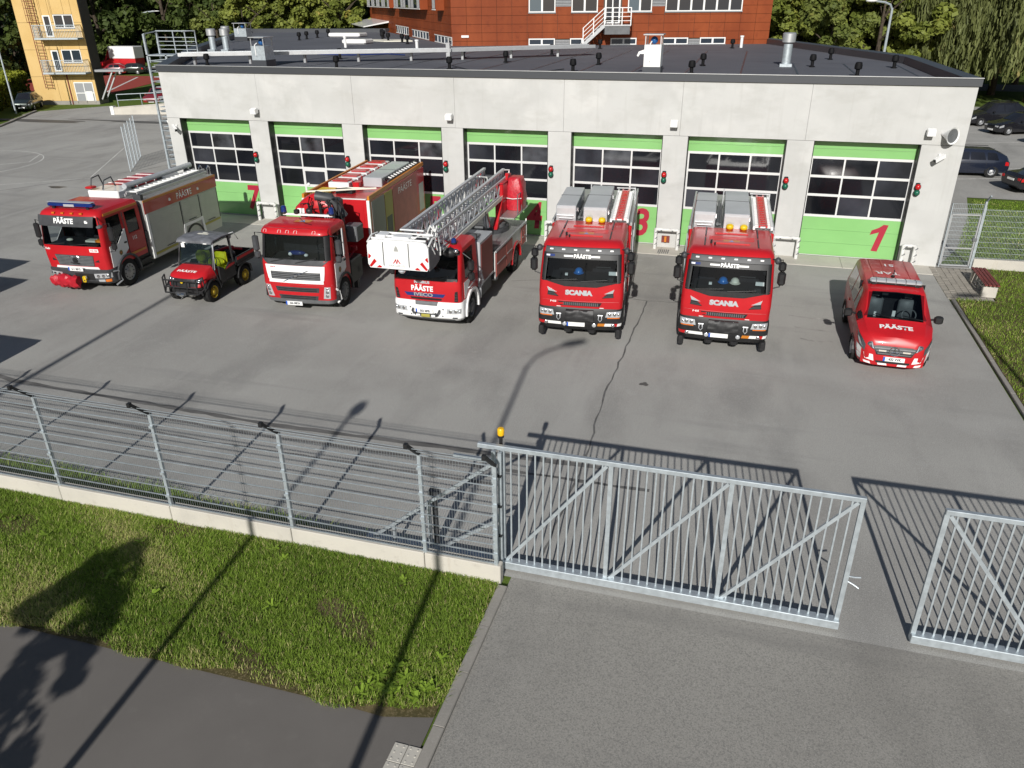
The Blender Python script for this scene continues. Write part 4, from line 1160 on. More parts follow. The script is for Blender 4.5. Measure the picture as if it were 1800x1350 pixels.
def interior(par, cab, z0, y0, y1, hw, steer=.55, seat='seat_cloth', dash_z=None, helm=()):
    """dashboard, wheel, seats, back wall"""
    dz = dash_z
    d = MB().prism([(cab.F(0, dz) + .05, dz - .02), (y0 + .55, dz + .06), (y0 + .62, dz - .12), (y0 + .5, z0), (cab.F(0, dz) + .05, z0)], 'x', -hw + .26, hw - .26).build('dashboard', 'black_plastic', par)
    MB().prism([(y0 + .52, dz + .05), (y0 + .6, dz + .14), (y0 + .66, dz + .12), (y0 + .66, dz - .05), (y0 + .55, dz - .1)], 'x', steer - .3, steer + .3).build('instrument_hood', 'interior', d)
    w_ = MB()
    for k in range(16):
        a0 = 2 * pi * k / 16; a1 = 2 * pi * (k + 1) / 16
        f = lambda a: (steer + .21 * cos(a), y0 + .78 + .12 * sin(a), dz + .12 + .14 * sin(a))
        w_.tube([f(a0), f(a1)], .017, 5, False)
    w_.tube([(steer - .2, y0 + .78, dz + .12), (steer + .2, y0 + .78, dz + .12)], .02, 5)
    w_.build('steering_wheel', 'black_plastic', par)
    for x in (-.58, .58):
        s_ = MB().rbox(x - .25, x + .25, y0 + .95, y0 + 1.45, z0 + .0, z0 + .45, .05).build('seat', seat, par)
        MB().rbox(x - .24, x + .24, y0 + 1.36, y0 + 1.52, z0 + .4, z0 + 1.0, .05).rbox(x - .13, x + .13, y0 + 1.38, y0 + 1.5, z0 + 1.02, z0 + 1.2, .04).build('seat_back', seat, s_)
    MB().box(-hw + .06, hw - .06, y1 - .1, y1 - .06, z0, z0 + 1.0).build('back_panel', 'interior', par)

def light_unit(cab, par, pts, off=.014, lens='lens', bulbs=()):
    h = cab.poly(pts, off).build('headlight', lens, par, True, 60)
    for (x, z, r) in bulbs:
        y = cab.F(x, z) - off - .001
        MB().lathe([(r, 0), (r * .8, -.006), (r * .3, -.010), (.003, -.011)], (x, y, z), 'y', 12).build('lamp', 'chrome', h, True)
    return h
def plate(cab, par, x, z, wd, hgt, txt, y=None):
    """registration plate"""
    yy = cab.F(x, z) - .03 if y is None else y
    p = MB().box(x - wd / 2, x + wd / 2, yy - .008, yy + .02, z - hgt / 2, z + hgt / 2).build('number_plate', 'white_print', par)
    MB().box(x - wd / 2, x - wd / 2 + wd * .09, yy - .0095, yy - .007, z - hgt / 2, z + hgt / 2).build('plate_band', 'plate_blue', p)
    text_on(txt, hgt * .85, p, 'dark_grey', lambda u, v: (x + .02 + u, yy - .010, z + v), bold=.004, sx=.85)
    return p
def crest(par, fn, r):
    """small dark gold round crest; fn(u, v, off) gives points"""
    def disc(rad, off, n, spikes=0):
        pts = []
        for k in range(n):
            a = 2 * pi * k / n; q = rad * (1 if not spikes or k % 2 == 0 else .78)
            pts.append(fn(q * cos(a), q * sin(a), off))
        return MB().quad(*pts)
    a = disc(r, .003, 24, 1).build('crest', 'olive_yellow', par)
    disc(r * .68, .0045, 20).build('crest_ring', 'dark_grey', a)
    disc(r * .4, .006, 12).build('crest_centre', 'orange_stripe', a)
def flames(par, fn, r, name='emblem'):
    """small pale flame shaped emblem"""
    pts = [(-.5, -.5), (.5, -.5), (.62, .1), (.3, .0), (.25, .6), (-.05, .15), (-.35, .55), (-.6, .05)]
    MB().quad(*[fn(p[0] * r, p[1] * r, .003) for p in pts]).build(name, 'white_print', par)
def roof_emblem(par, x, y, z, s_):
    """orange square with a blue triangle in it"""
    q = MB().quad((x - s_, y - s_ * .55, z), (x + s_, y - s_ * .55, z), (x + s_, y + s_ * .55, z), (x - s_, y + s_ * .55, z)).build('roof_mark', 'orange_stripe', par)
    MB().quad((x - s_ * .38, y - s_ * .35, z + .003), (x + s_ * .38, y - s_ * .35, z + .003), (x, y + s_ * .4, z + .003)).build('roof_mark_triangle', 'helmet_blue', q)
def beacon(par, x, y, z, r=.075, h=.16):
    b = MB().cyl(x, y, z, z + .05, r * 1.05, 12).build('beacon', 'black_plastic', par)
    MB().lathe([(r, .05), (r * 1.02, .07), (r * .9, h), (r * .5, h + .03), (.005, h + .035)], (x, y, z), 'z', 14).build('beacon_lens', 'blue_lens', b, True)
    return b
def chassis(par, y0, y1, z0=.55, z1=.85):
    m = MB()
    for x in (-.4, .4): m.box(x - .05, x + .05, y0, y1, z0, z1)
    for k in range(5): m.box(-.35, .35, y0 + .3 + k * (y1 - y0 - .6) / 4 - .05, y0 + .3 + k * (y1 - y0 - .6) / 4 + .05, z0 + .05, z1 - .05)
    m.build('chassis', 'black_plastic', par)
    MB().tube([(-.9, y0 + .9, .52), (.9, y0 + .9, .52)], .1, 10).build('axle', 'black_plastic', par)
def arch(par, x0, x1, y, z, r, mat, th=.05, a0=0, a1=180):
    """curved mud guard over a wheel"""
    rr = []
    for k in range(13):
        a = R(a0 + (a1 - a0) * k / 12)
        rr.append([(x0, y + r * cos(a), z + r * sin(a)), (x1, y + r * cos(a), z + r * sin(a)), (x1, y + (r + th) * cos(a), z + (r + th) * sin(a)), (x0, y + (r + th) * cos(a), z + (r + th) * sin(a))])
    return MB().rings(rr).build('wheel_arch', mat, par)
def wiper(cab, par, a, b):
    m = cab.line([a, b], .012, .035); return m.build('wiper', 'black_plastic', par)
# ------------------------------------------------------------------ the two matching pumpers
def pumper(x, y, yaw, label, helmets):
    t = thing('fire_engine', label, 'fire engine', (x, y, 0), yaw, 'red pumpers before the right hand doors')
    c = Cab([(1.03, 1.205, .03, 2.85, .06, .16), (1.45, 1.215, 0, 2.85, .06, .17), (1.86, 1.205, .03, 2.85, .06, .18), (2.60, 1.165, .27, 2.85, .06, .2),
             (2.72, 1.15, .32, 2.85, .06, .2), (2.80, 1.12, .40, 2.83, .06, .22), (2.855, 1.06, .52, 2.78, .05, .24), (2.875, .96, .66, 2.7, .04, .24)])
    sw = [(.62, 1.35, 1.78, 2.56), (1.62, 2.6, 1.80, 2.54)]
    b = c.shell((.86, 1.80, 2.6), sw).build('cab', 'red_paint', t, True, 30)
    c.shell((.86, 1.80, 2.6), sw, .03).build('cab_lining', 'interior', b)
    c.patch((-.99, .99), (-.93, .93), 1.80, 2.6, -.012, 12, 6, depth=.016).build('windscreen', 'windscreen', t, True)
    for s_ in (-1, 1):
        for (a, d, z0, z1) in sw: sidepoly([(a, z0), (d, z0), (d, z1), (a, z1)], 1.165, .006, s_).build('side_window', 'side_glass', t)
        sidepoly([(.75, 1.08), (1.4, 1.08), (1.4, 1.72), (.5, 1.72), (.45, 1.4)], 1.206, .012, s_).build('door_panel', 'white_paint', t)
        sidepoly([(1.46, 1.08), (1.475, 1.08), (1.475, 2.6), (1.46, 2.6)], 1.207, .008, s_).build('door_gap', 'black_plastic', t)
        sidepoly([(1.28, 1.55), (1.4, 1.55), (1.4, 1.6), (1.28, 1.6)], 1.216, .03, s_).build('door_handle', 'black_plastic', t)
    # black trim: visor strip, pillars and dipped apron below the windscreen
    v = c.patch((-1.06, 1.06), (-1.04, 1.04), 2.59, 2.735, .07, 14, 3, depth=.06).build('visor', 'dark_grey', t, True, 30)
    for k in range(6): c.patch((-.92 + k * .34, -.83 + k * .34), (-.92 + k * .34, -.83 + k * .34), 2.665, 2.70, .077, 1, 1, depth=.0).build('marker_lamp', 'white_print', v)
    c.patch((-1.08, 1.08), (-1.05, 1.05), 2.42, 2.59, .006, 14, 2, depth=.01).build('windscreen_band', 'black_plastic', t, True)
    c.text('PÄÄSTE', 0, 2.495, .135, t, 'white_print', .016, bold=.006, space=1.06)
    for a in (-.52, .24): c.patch((a, a + .26), (a, a + .26), 2.475, 2.52, .012, 4, 1, depth=0).build('white_sticker', 'white_print', t)
    s1 = c.patch((-1.03, -.78), (-1.03, -.78), 2.47, 2.53, .012, 4, 1, depth=0).build('blue_sticker', 'blue_lens', t)
    c.patch((-1.02, -.92), (-1.02, -.92), 2.48, 2.52, .014, 2, 1, depth=0).build('sticker_print', 'white_print', s1)
    for s_ in (-1, 1): c.poly([(s_ * 1.02, 1.8), (s_ * 1.14, 1.82), (s_ * 1.10, 2.58), (s_ * .97, 2.58)], .008).build('pillar_trim', 'black_plastic', t, True, 60)
    c.patch((-.46, .46), (-1.1, 1.1), 1.67, 1.83, .012, 14, 3).build('cowl', 'black_plastic', t, True, 40)
    wiper(c, t, (-.85, 1.84), (-.1, 1.90)); wiper(c, t, (.0, 1.84), (.75, 1.90))
    # nose: brand lettering, upper lamps, slot grille
    c.text('SCANIA', -.05, 1.49, .185, t, 'silver_paint', .014, bold=.014, sx=1.15)
    for s_ in (-1, 1):
        l = c.poly([(s_ * .62, 1.36), (s_ * .95, 1.39), (s_ * .93, 1.6), (s_ * .72, 1.46)], .012).build('grille_wing', 'black_plastic', t, True, 60)
        c.poly([(s_ * .68, 1.49), (s_ * .92, 1.52), (s_ * .96, 1.63), (s_ * .80, 1.55)], .018).build('position_lamp', 'lens', l, True, 60)
        for k in range(2): c.line([(s_ * (.66 + .05 * k), 1.40 + .04 * k), (s_ * .93, 1.41 + .045 * k)], .007, .018).build('slat', 'dark_grey', l)
    g = c.patch((-.58, .56), (-.64, .62), 1.09, 1.21, .008, 10, 2).build('grille', 'black_plastic', t)
    for k in range(18): c.patch((-.5 + k * .058, -.47 + k * .058), (-.5 + k * .058, -.47 + k * .058), 1.105, 1.195, .014, 1, 1).build('grille_bar', 'mid_grey', g)
    c.patch((-.62, -.48), (-.62, -.48), 1.12, 1.18, .016, 2, 1).build('badge', 'red_lens', g)
    c.text('P 410', -.78, 1.20, .075, t, 'white_print', .010, bold=.003)
    c.line([(-1.1, 1.245), (-.6, 1.235), (0, 1.225), (.6, 1.235), (1.1, 1.245)], .008, .004).build('panel_gap', 'red_dark', t)
    for s_ in (-1, 1): c.patch((s_ * .62 - .06, s_ * .62 + .06), (s_ * .62 - .06, s_ * .62 + .06), 1.045, 1.062, .012, 2, 1).build('handle', 'white_print', t)
    # bumper
    lo = Cab([(.34, 1.15, .10, .75, .10, .16), (.50, 1.225, -.02, .8, .10, .18), (.62, 1.235, -.05, .8, .10, .18), (.9, 1.235, -.03, .8, .08, .18), (1.03, 1.215, .02, .8, .07, .17)])
    bm = lo.shell((0, 9, 9), []).build('bumper', 'black_plastic', t, True, 30)
    for s_ in (-1, 1):
        light_unit(lo, t, [(s_ * .74, .80), (s_ * 1.17, .80), (s_ * 1.19, .98), (s_ * .78, .95)], .012, 'lens', [(s_ * .86, .88, .055), (s_ * 1.0, .885, .055), (s_ * 1.1, .89, .04)])
        lo.poly([(s_ * .8, .765), (s_ * 1.15, .77), (s_ * 1.15, .795), (s_ * .8, .79)], .014).build('indicator', 'orange_lens', t)
        # hazard strip in red and white pieces
        for (a, d, mt) in ((.52, .72, 'orange_stripe' if s_ > 0 else 'white_print'), (.72, .96, 'white_print'), (.96, 1.08, 'red_lens'), (1.08, 1.19, 'white_print' if s_ > 0 else 'red_lens')):
            lo.poly([(s_ * a, .515), (s_ * d, .515), (s_ * (d + .02), .605), (s_ * (a + .02), .605)], .010).build('hazard_strip', mt, bm)
        f = MB().lathe([(.055, 0), (.06, -.03), (.045, -.04), (.01, -.045)], (s_ * .43, lo.F(.43, .54) - .0, .545), 'y', 12).build('fog_lamp', 'lens', bm, True)
        f = MB().lathe([(.05, 0), (.055, -.03), (.04, -.04), (.01, -.045)], (s_ * .97, lo.F(.97, .56) - .005, .56), 'y', 12).build('fog_lamp', 'chrome', bm, True)
        # shackle
        MB().tube([(s_ * .60 - .04, -.07, .86), (s_ * .60 - .05, -.12, .76), (s_ * .60, -.13, .70), (s_ * .60 + .05, -.12, .76), (s_ * .60 + .04, -.07, .86)], .014, 6).tube([(s_ * .60 - .07, -.08, .87), (s_ * .60 + .07, -.08, .87)], .022, 6).build('tow_shackle', 'alu', bm)
        MB().rbox(s_ * 1.12 - .08, s_ * 1.12 + .08, .0, .3, .16, .42, .03).build('jack_foot', 'black_plastic', bm)
        MB().cyl(s_ * .35, .2, .24, .34, .12, 10).build('horn', 'black_plastic', bm)
    # winch cover: crumpled dark sheet
    wc = lo.patch((-.42, .42), (-.40, .40), .68, .99, .07, 12, 6, depth=.05)
    r2 = random.Random(int(x))
    wc.v = [(a, b - r2.uniform(0, .04), d) for a, b, d in wc.v]
    wc.build('winch_cover', 'black_plastic', t, True, 60)
    plate(lo, t, -.1, .555, .52, .115, '')
    # mirrors
    for s_ in (-1, 1):
        X = s_ * 1.36
        mirror(t, [((X, .28, 2.55), (.20, .16, .26)), ((X + .02 * s_, .27, 2.22), (.21, .16, .38))],
               [[(s_ * 1.1, .42, 2.70), (X, .32, 2.72), (X, .32, 2.5)], [(s_ * 1.18, .30, 1.92), (X, .30, 1.98), (X, .32, 2.1)]])
        MB().ell((s_ * 1.24, .42, 2.66), (.09, .1, .1), 10, 6).build('side_beacon', 'dark_grey', t, True)
    # interior with helmets and papers
    interior(t, c, 1.25, .35, 2.8, 1.16, .55, dash_z=1.80)
    hm = MB().ell((-.12, .62, 1.94), (.12, .15, .11), 12, 6).ell((-.12, .58, 1.91), (.15, .19, .03), 12, 4).build('helmet', 'helmet_blue', t, True)
    if helmets > 1: MB().ell((.2, .64, 1.93), (.12, .15, .11), 12, 6).ell((.2, .60, 1.90), (.15, .19, .03), 12, 4).build('helmet', 'straw_white', t, True)
    MB().box(-.5, -.42, .42, .5, 1.86, 1.92).box(.75, 1.0, .55, .6, 1.88, 1.98).build('papers', 'white_print', t)
    MB().ell((.98, .45, 2.35), (.1, .08, .12)).box(-.75, -.5, .4, .5, 2.35, 2.45).build('sun_blind', 'interior', t, True)
    # cab roof ribs, rails and mark
    for s_ in (-1, 1):
        MB().rbox(s_ * .72 - .02, s_ * .72 + .02, .75, 1.55, 2.87, 2.905, .01).build('roof_strip', 'dark_grey', t)
        MB().rbox(s_ * .72 - .02, s_ * .72 + .02, 1.75, 2.65, 2.87, 2.905, .01).build('roof_strip', 'dark_grey', t)
    for yy, hh in ((1.0, .5), (2.05, .46)):
        MB().prism([(-hh, yy), (hh, yy), (hh - .12, yy + .16), (-hh + .12, yy + .16)], 'z', 2.872, 2.905).build('roof_rib', 'red_paint', t)
    for k in range(3): MB().box(-.62, .62, 1.42 + k * .15, 1.455 + k * .15, 2.87, 2.888).build('roof_rib', 'red_paint', t)
    roof_emblem(t, .0, 1.28, 2.884, .22)
    MB().cyl(-.55, 1.0, 2.87, 2.98, .03, 8).cyl(-.45, .85, 2.87, 2.95, .025, 8).build('antenna', 'black_plastic', t)
    # body
    bd = MB().rbox(-1.24, 1.24, 2.95, 7.9, .55, 2.72, .03).build('body', 'red_paint', t)
    for s_ in (-1, 1):
        for (a, d, z0) in ((3.05, 4.5, .75), (4.58, 5.9, 1.25), (5.98, 7.8, .75)):
            sidepoly([(a, z0), (d, z0), (d, 2.35), (a, 2.35)], 1.242, .012, s_).build('shutter', 'shutter', bd)
        sidepoly([(2.98, 2.42), (7.85, 2.42), (7.85, 2.5), (2.98, 2.5)], 1.242, .01, s_).build('stripe', 'white_print', bd)
        MB().box(s_ * 1.22 - .03, s_ * 1.22 + .03, 2.97, 7.85, 2.72, 2.82).build('roof_rail', 'alu', bd)
        MB().bar((s_ * 1.29, 3.3, 1.2), (s_ * 1.29, 3.3, 2.5), .03).bar((s_ * 1.29, 4.2, 1.2), (s_ * 1.29, 4.2, 2.5), .03).build('hand_rail', 'alu', bd)
    MB().box(-1.18, 1.18, 3.0, 7.8, 2.73, 2.745).build('roof_deck', 'tread_plate', bd)
    for (a, d, y0, y1, z1, nm) in ((-1.12, -.50, 2.95, 5.6, 3.28, 'roof_box'), (-.25, .48, 2.75, 5.9, 3.30, 'roof_box')):
        o = MB().rbox(a, d, y0, y1, 2.76, z1, .015).build(nm, 'silver_paint', t)
        MB().box(a - .015, d + .015, (y0 + y1) / 2 + .1, (y0 + y1) / 2 + .125, z1 - .2, z1 + .006).build('lid_gap', 'dark_grey', o)
        MB().box(a + .03, d - .03, y0 - .012, y0, 2.85, z1 - .08).build('end_panel', 'alu', o)
        MB().box(d, d + .03, y0 + .4, y0 + .5, 3.0, 3.12).box(d, d + .03, y1 - .6, y1 - .5, 3.0, 3.12).build('latch', 'chrome', o)
        if a < -1:
            MB().tube([(a + .03, y0 - .05, 2.98), (d - .06, y0 - .05, 2.98)], .02, 6).tube([(a + .1, y0 - .08, 2.9), (d - .1, y0 - .08, 2.9)], .018, 6).build('grab_rail', 'alu', o)
    for xx in (-.06, .34): 
        o = MB().rbox(xx - .105, xx + .105, 2.52, 2.73, 2.86, 3.03, .05).build('work_lamp', 'yellow', t, True, 50)
        MB().box(xx - .14, xx + .14, 2.5, 2.74, 2.80, 2.87).build('lamp_bracket', 'black_plastic', o)
    # ladder on the roof, white rails and red centre
    ld = MB().bar((.62, 2.5, 2.98), (.62, 6.35, 3.04), .06, .1).bar((1.12, 2.5, 2.98), (1.12, 6.35, 3.04), .06, .1).build('roof_ladder', 'white_paint', t)
    for k in range(20):
        yy = 2.6 + k * .19; z = 2.99 + .06 * k / 20
        MB().bar((.64, yy, z), (1.1, yy, z), .05, .035).build('rung', 'white_paint', ld)
    for xx in (.77, .97): MB().bar((xx, 2.5, 3.03), (xx, 6.3, 3.09), .05, .05).build('inner_rail', 'red_lens', ld)
    for k in range(17):
        yy = 2.65 + k * .215
        MB().box(.79, .95, yy - .05, yy + .05, 3.03 + .06 * k / 17, 3.055 + .06 * k / 17).build('inner_rung', 'red_lens', ld)
    MB().tube([(-.42, 3.2, 2.86), (-.42, 6.2, 2.86)], .05, 8).tube([(-.34, 3.3, 2.83), (-.34, 6, 2.83)], .035, 8).build('suction_hose', 'mid_grey', t, True)
    MB().bar((-.3, 5.9, 2.75), (-.3, 5.9, 3.35), .04).bar((1.18, 6.3, 2.75), (1.18, 6.3, 3.15), .04).bar((.55, 6.32, 3.15), (1.2, 6.32, 3.15), .04).build('ladder_gantry', 'alu', t)
    chassis(t, .4, 7.8)
    for yy in (1.25, 5.25):
        for s_ in (-1, 1):
            wheel(t, s_ * 1.21, yy, .50, .32, s_)
            arch(t, s_ * 1.26 if s_ < 0 else .85, -.85 if s_ < 0 else 1.26, yy, .5, .57, 'black_plastic', a0=-5, a1=185)
    for s_ in (-1, 1): MB().box(s_ * 1.2 - .1, s_ * 1.2 + .02, 1.95, 2.8, .55, 1.0).build('step', 'black_plastic', t)
    return t
pumper(18.03, -10.35, 5.5, 'red fire engine with a single blue helmet behind its windscreen', 1)
pumper(22.05, -10.15, 1.8, 'red fire engine with a blue and a white helmet behind its windscreen', 2)

# ------------------------------------------------------------------ crew cab engine at the left
t = thing('fire_engine', 'red fire engine with dark sun visor, blue light bar and grey roller shutters', 'fire engine', (.55, -10.6, 0), 4.5)
c = Cab([(.84, 1.19, .06, 2.25, .05, .16), (1.3, 1.2, .01, 2.25, .05, .17), (1.65, 1.2, .0, 2.25, .05, .17), (2.62, 1.16, .13, 2.25, .05, .18), (2.72, 1.13, .19, 2.24, .05, .2), (2.79, 1.06, .30, 2.2, .04, .22), (2.815, .95, .45, 2.1, .03, .2)])
sw = [(.48, 1.17, 1.55, 2.52), (1.45, 2.05, 1.75, 2.5)]
b = c.shell((.86, 1.65, 2.6), sw).build('cab', 'red_paint', t, True, 30)
c.shell((.86, 1.65, 2.6), sw, .03).build('cab_lining', 'interior', b)
c.patch((-.98, .98), (-.95, .95), 1.65, 2.6, -.012, 12, 6, depth=.016).build('windscreen', 'windscreen', t, True)
for s_ in (-1, 1):
    for (a, d, z0, z1) in sw:
        if s_ > 0 or a > 1: sidepoly([(a, z0), (d, z0), (d, z1), (a, z1)], 1.165, .006, s_).build('side_window', 'side_glass', t)
    o = sidepoly([(.30, .86), (.62, .86), (1.26, 1.28), (1.26, 1.98), (1.2, 1.98), (.78, 1.58), (.33, 1.58)], 1.203, .012, s_).build('front_door', 'white_paint', t)
    o['label'] = 'white lower front door with a round crest'
    sidepoly([(1.08, 1.5), (1.2, 1.5), (1.2, 1.55), (1.08, 1.55)], 1.216, .03, s_).build('door_handle', 'black_plastic', o)
    crest(o, lambda u, v, q, s_=s_: (s_ * (1.215 + q), .82 + u * s_, 1.25 + v), .10)
    o = sidepoly([(1.31, 1.1), (2.18, 1.1), (2.18, 1.72), (1.31, 1.72)], 1.203, .010, s_).build('rear_door', 'red_dark', t)
    side_text('112', .17, o, 'white_print', 1.68, 1.55, s_ * 1.216, s_, bold=.004)
    sidepoly([(1.31, 1.0), (2.18, 1.0), (2.18, 1.08), (1.31, 1.08)], 1.203, .012, s_).build('orange_stripe', 'orange_stripe', t)
    sidepoly([(.42, 2.60), (2.2, 2.60), (2.2, 2.68), (.42, 2.68)], 1.155, .018, s_).build('orange_stripe', 'orange_stripe', t)
    sidepoly([(1.28, 1.05), (1.3, 1.05), (1.3, 2.55), (1.28, 2.55)], 1.19, .02, s_).build('door_gap', 'black_plastic', t)
v = c.patch((-1.02, 1.02), (-1.05, 1.05), 2.32, 2.66, .13, 14, 3, depth=-.10).build('sun_visor', 'dark_grey', t, True, 30)
c.text('PÄÄSTE', -.05, 2.50, .23, t, 'white_print', .137, bold=.010, sx=.95, shear=.1)
flames(t, lambda u, v_, q: (.80 + u, c.F(.8 + u, 2.5 + v_) - .135 - q, 2.5 + v_), .1)
lb = MB().rbox(-.86, .86, .36, .62, 2.86, 3.02, .05).build('light_bar', 'blue_lens', t, True, 40)
MB().rbox(-.84, .84, .38, .60, 3.021, 3.04, .008).box(-.2, .2, .35, .36, 2.9, 2.98).build('bar_cover', 'silver_paint', lb)
MB().box(-.7, -.6, .4, .58, 2.78, 2.87).box(.6, .7, .4, .58, 2.78, 2.87).build('bar_foot', 'black_plastic', lb)
for xx in (-.5, -.15, .2, .55): MB().box(xx - .05, xx + .05, .14, .22, 2.70, 2.75).build('marker_lamp', 'orange_lens', t)
c.text('Vado', -.98, 1.52, .10, t, 'white_print', .008, shear=.2, bold=.003)
p = c.patch((.66, .98), (.66, .98), 1.46, 1.57, .010, 4, 1, depth=0).build('name_plate', 'white_print', t)
c.text('112 123', .82, 1.515, .08, p, 'red_lens', .014, bold=.003)
wiper(c, t, (-.9, 1.68), (-.2, 1.75)); wiper(c, t, (0, 1.68), (.7, 1.75))
g = c.patch((-.68, .68), (-.74, .74), .94, 1.33, .006, 10, 3).build('grille', 'dark_grey', t)
for k in range(7): c.patch((-.68 - k * .008, .68 + k * .008), (-.68 - k * .008, .68 + k * .008), .96 + k * .053, .99 + k * .053, .022, 8, 1).build('slat', 'mid_grey', g)
for s_ in (-1, 1): c.line([(s_ * .02, 1.27), (s_ * .12, 1.31), (s_ * .2, 1.26)], .012, .03).build('chrome_wing', 'chrome', g)
MB().lathe([(.09, 0), (.09, -.03), (.01, -.035)], (.02, c.F(0, 1.16) - .02, 1.16), 'y', 12).tube([(-.12, -.06, 1.08), (.16, -.06, 1.08)], .02).build('badge', 'black_plastic', g)
c.patch((-.84, .84), (-.80, .80), .845, .925, .012, 10, 1).build('white_strip', 'white_paint', t)
lo = Cab([(.30, 1.10, .16, .75, .10, .18), (.42, 1.2, .02, .8, .10, .2), (.80, 1.215, -.03, .8, .10, .2), (.84, 1.2, .02, .8, .10, .2)])
bm = lo.shell((0, 9, 9), []).build('bumper', 'dark_grey', t, True, 30)
for s_ in (-1, 1):
    light_unit(lo, bm, [(s_ * .62, .54), (s_ * 1.18, .56), (s_ * 1.19, .73), (s_ * .62, .70)], .012, 'lens', [(s_ * .75, .62, .065), (s_ * .93, .63, .065), (s_ * 1.07, .64, .045)])
    lo.poly([(s_ * .72, .40), (s_ * .95, .41), (s_ * .95, .5), (s_ * .72, .49)], .012).build('fog_lamp', 'lens', bm)
    lo.poly([(s_ * .97, .41), (s_ * 1.14, .42), (s_ * 1.15, .52), (s_ * .97, .5)], .014).build('indicator', 'orange_lens', bm)
lo.patch((-.1, .6), (-.1, .6), .36, .70, .008, 6, 3).build('winch_plate', 'black_plastic', bm)
MB().box(.22, .34, -.09, -.02, .5, .62).box(.22, .25, -.11, -.09, .42, .6).box(.31, .34, -.11, -.09, .42, .6).box(.22, .34, -.11, -.09, .42, .45).build('fairlead', 'yellow', bm)
MB().tube([(.36, -.1, .64), (.42, -.14, .6), (.36, -.12, .56)], .015).build('tow_hook', 'alu', bm)
wc = MB()
r2 = random.Random(5)
rr = []
for i in range(13):
    xx = -.92 + i * .98 / 12; ring = []
    sc_ = .8 + .2 * sin(pi * (i + .5) / 13)
    for k in range(12):
        a = 2 * pi * k / 12; q = r2.uniform(.72, 1.14)
        ring.append((xx + r2.uniform(-.03, .03), -.13 + .19 * cos(a) * q * sc_, .45 + .22 * sin(a) * q * sc_ - (.05 if k == 9 else 0)))
    rr.append(ring)
wc.rings(rr).build('winch_cover', 'red_cover', t, True, 22)
plate(c, t, -.0, .855, .56, .125, '611 MKG', y=-.06)
for s_ in (-1, 1):
    X = s_ * 1.42
    mirror(t, [((X, .28, 2.05), (.2, .12, .5)), ((X, .30, 1.62), (.2, .12, .22))], [[(s_ * 1.17, .3, 2.36), (X, .3, 2.42), (X, .32, 1.45), (s_ * 1.2, .3, 1.42)]])
mirror(t, [((1.28, .0, 2.36), (.16, .2, .12))], [[(1.1, .2, 2.62), (1.28, .02, 2.42)]], 'mid_grey')
interior(t, c, 1.1, .3, 2.2, 1.16, .55, dash_z=1.66)
MB().ell((-.35, .42, 1.74), (.12, .09, .05)).box(.3, .72, .35, .6, 1.70, 1.76).build('papers', 'straw_white', t, True)
MB().box(.72, .98, .3, .5, 1.72, 1.80).build('vest', 'orange_stripe', t)
MB().ell((-.35, 1.0, 2.0), (.25, .2, .4)).build('hung_jacket', 'interior', t, True)
# body with shutters
bd = MB().rbox(-1.24, 1.24, 2.45, 7.25, .50, 2.66, .03).build('body', 'shutter', t)
for s_ in (-1, 1):
    X = 1.242
    o = sidepoly([(2.45, 2.18), (7.24, 2.18), (7.24, 2.58), (2.45, 2.58)], X, .014, s_).build('name_band', 'red_dark', bd)
    side_text('PÄÄSTE', .32, o, 'white_print', 4.95, 2.375, s_ * (X + .017), s_, bold=.004, sx=.95)
    for yy in (4.0, 5.9): flames(o, lambda u, v_, q, yy=yy, s_=s_: (s_ * (X + .014 + q), yy + u * s_, 2.38 + v_), .12)
    sidepoly([(2.45, 2.585), (7.24, 2.585), (7.24, 2.665), (2.45, 2.665)], X, .016, s_).build('orange_stripe', 'orange_stripe', bd)
    sidepoly([(2.46, .55), (2.58, .55), (2.58, 2.15), (2.46, 2.15)], X, .03, s_).build('front_edge', 'white_paint', bd)
    for (a, d, z0) in ((2.62, 4.55, .72), (4.62, 5.82, 1.28), (5.88, 7.15, .95)):
        o = sidepoly([(a, z0), (d, z0), (d, 2.14), (a, 2.14)], X, .008, s_).build('shutter', 'shutter', bd)
        m = MB()
        for k in range(int((2.14 - z0) / .085)): m.box(s_ * (X + .010) - .004, s_ * (X + .010) + .004, a + .03, d - .03, z0 + .02 + k * .085, z0 + .085 + k * .085)
        m.build('shutter_slats', 'shutter', o, kind='stuff')
        sidepoly([(a, z0 - .09), (d, z0 - .09), (d, z0 - .01), (a, z0 - .01)], X, .02, s_).build('reflective_strip', 'olive_yellow', bd)
        sidepoly([(d + .01, z0), (d + .04, z0), (d + .04, 2.14), (d + .01, 2.14)], X, .016, s_).build('shutter_gap', 'black_plastic', bd)
        MB().tube([(s_ * (X + .03), (a + d) / 2 - .25, z0 + .06), (s_ * (X + .03), (a + d) / 2 + .25, z0 + .06)], .014).build('shutter_handle', 'black_plastic', o)
MB().box(-1.2, 1.2, 2.5, 7.2, 2.662, 2.675).build('roof_deck', 'tread_plate', bd)
o = MB().rbox(-.95, .3, 2.5, 3.5, 2.68, 2.95, .03).build('roof_box', 'white_paint', t)
o = MB().rbox(-1.1, -.35, 3.55, 5.9, 2.68, 2.92, .03).build('roof_box', 'red_paint', t)
for k in range(4): MB().box(-1.12, -.33, 3.9 + k * .55, 3.94 + k * .55, 2.7, 2.94).build('strap', 'white_paint', o)
MB().tube([(-.95, 2.7, 2.95), (-.95, 2.85, 3.3), (-.95, 3.25, 3.35), (-.95, 3.4, 2.95)], .025).tube([(-.45, 2.7, 2.95), (-.45, 2.85, 3.25), (-.45, 3.25, 3.3), (-.45, 3.4, 2.95)], .025).build('grab_loop', 'dark_grey', t)
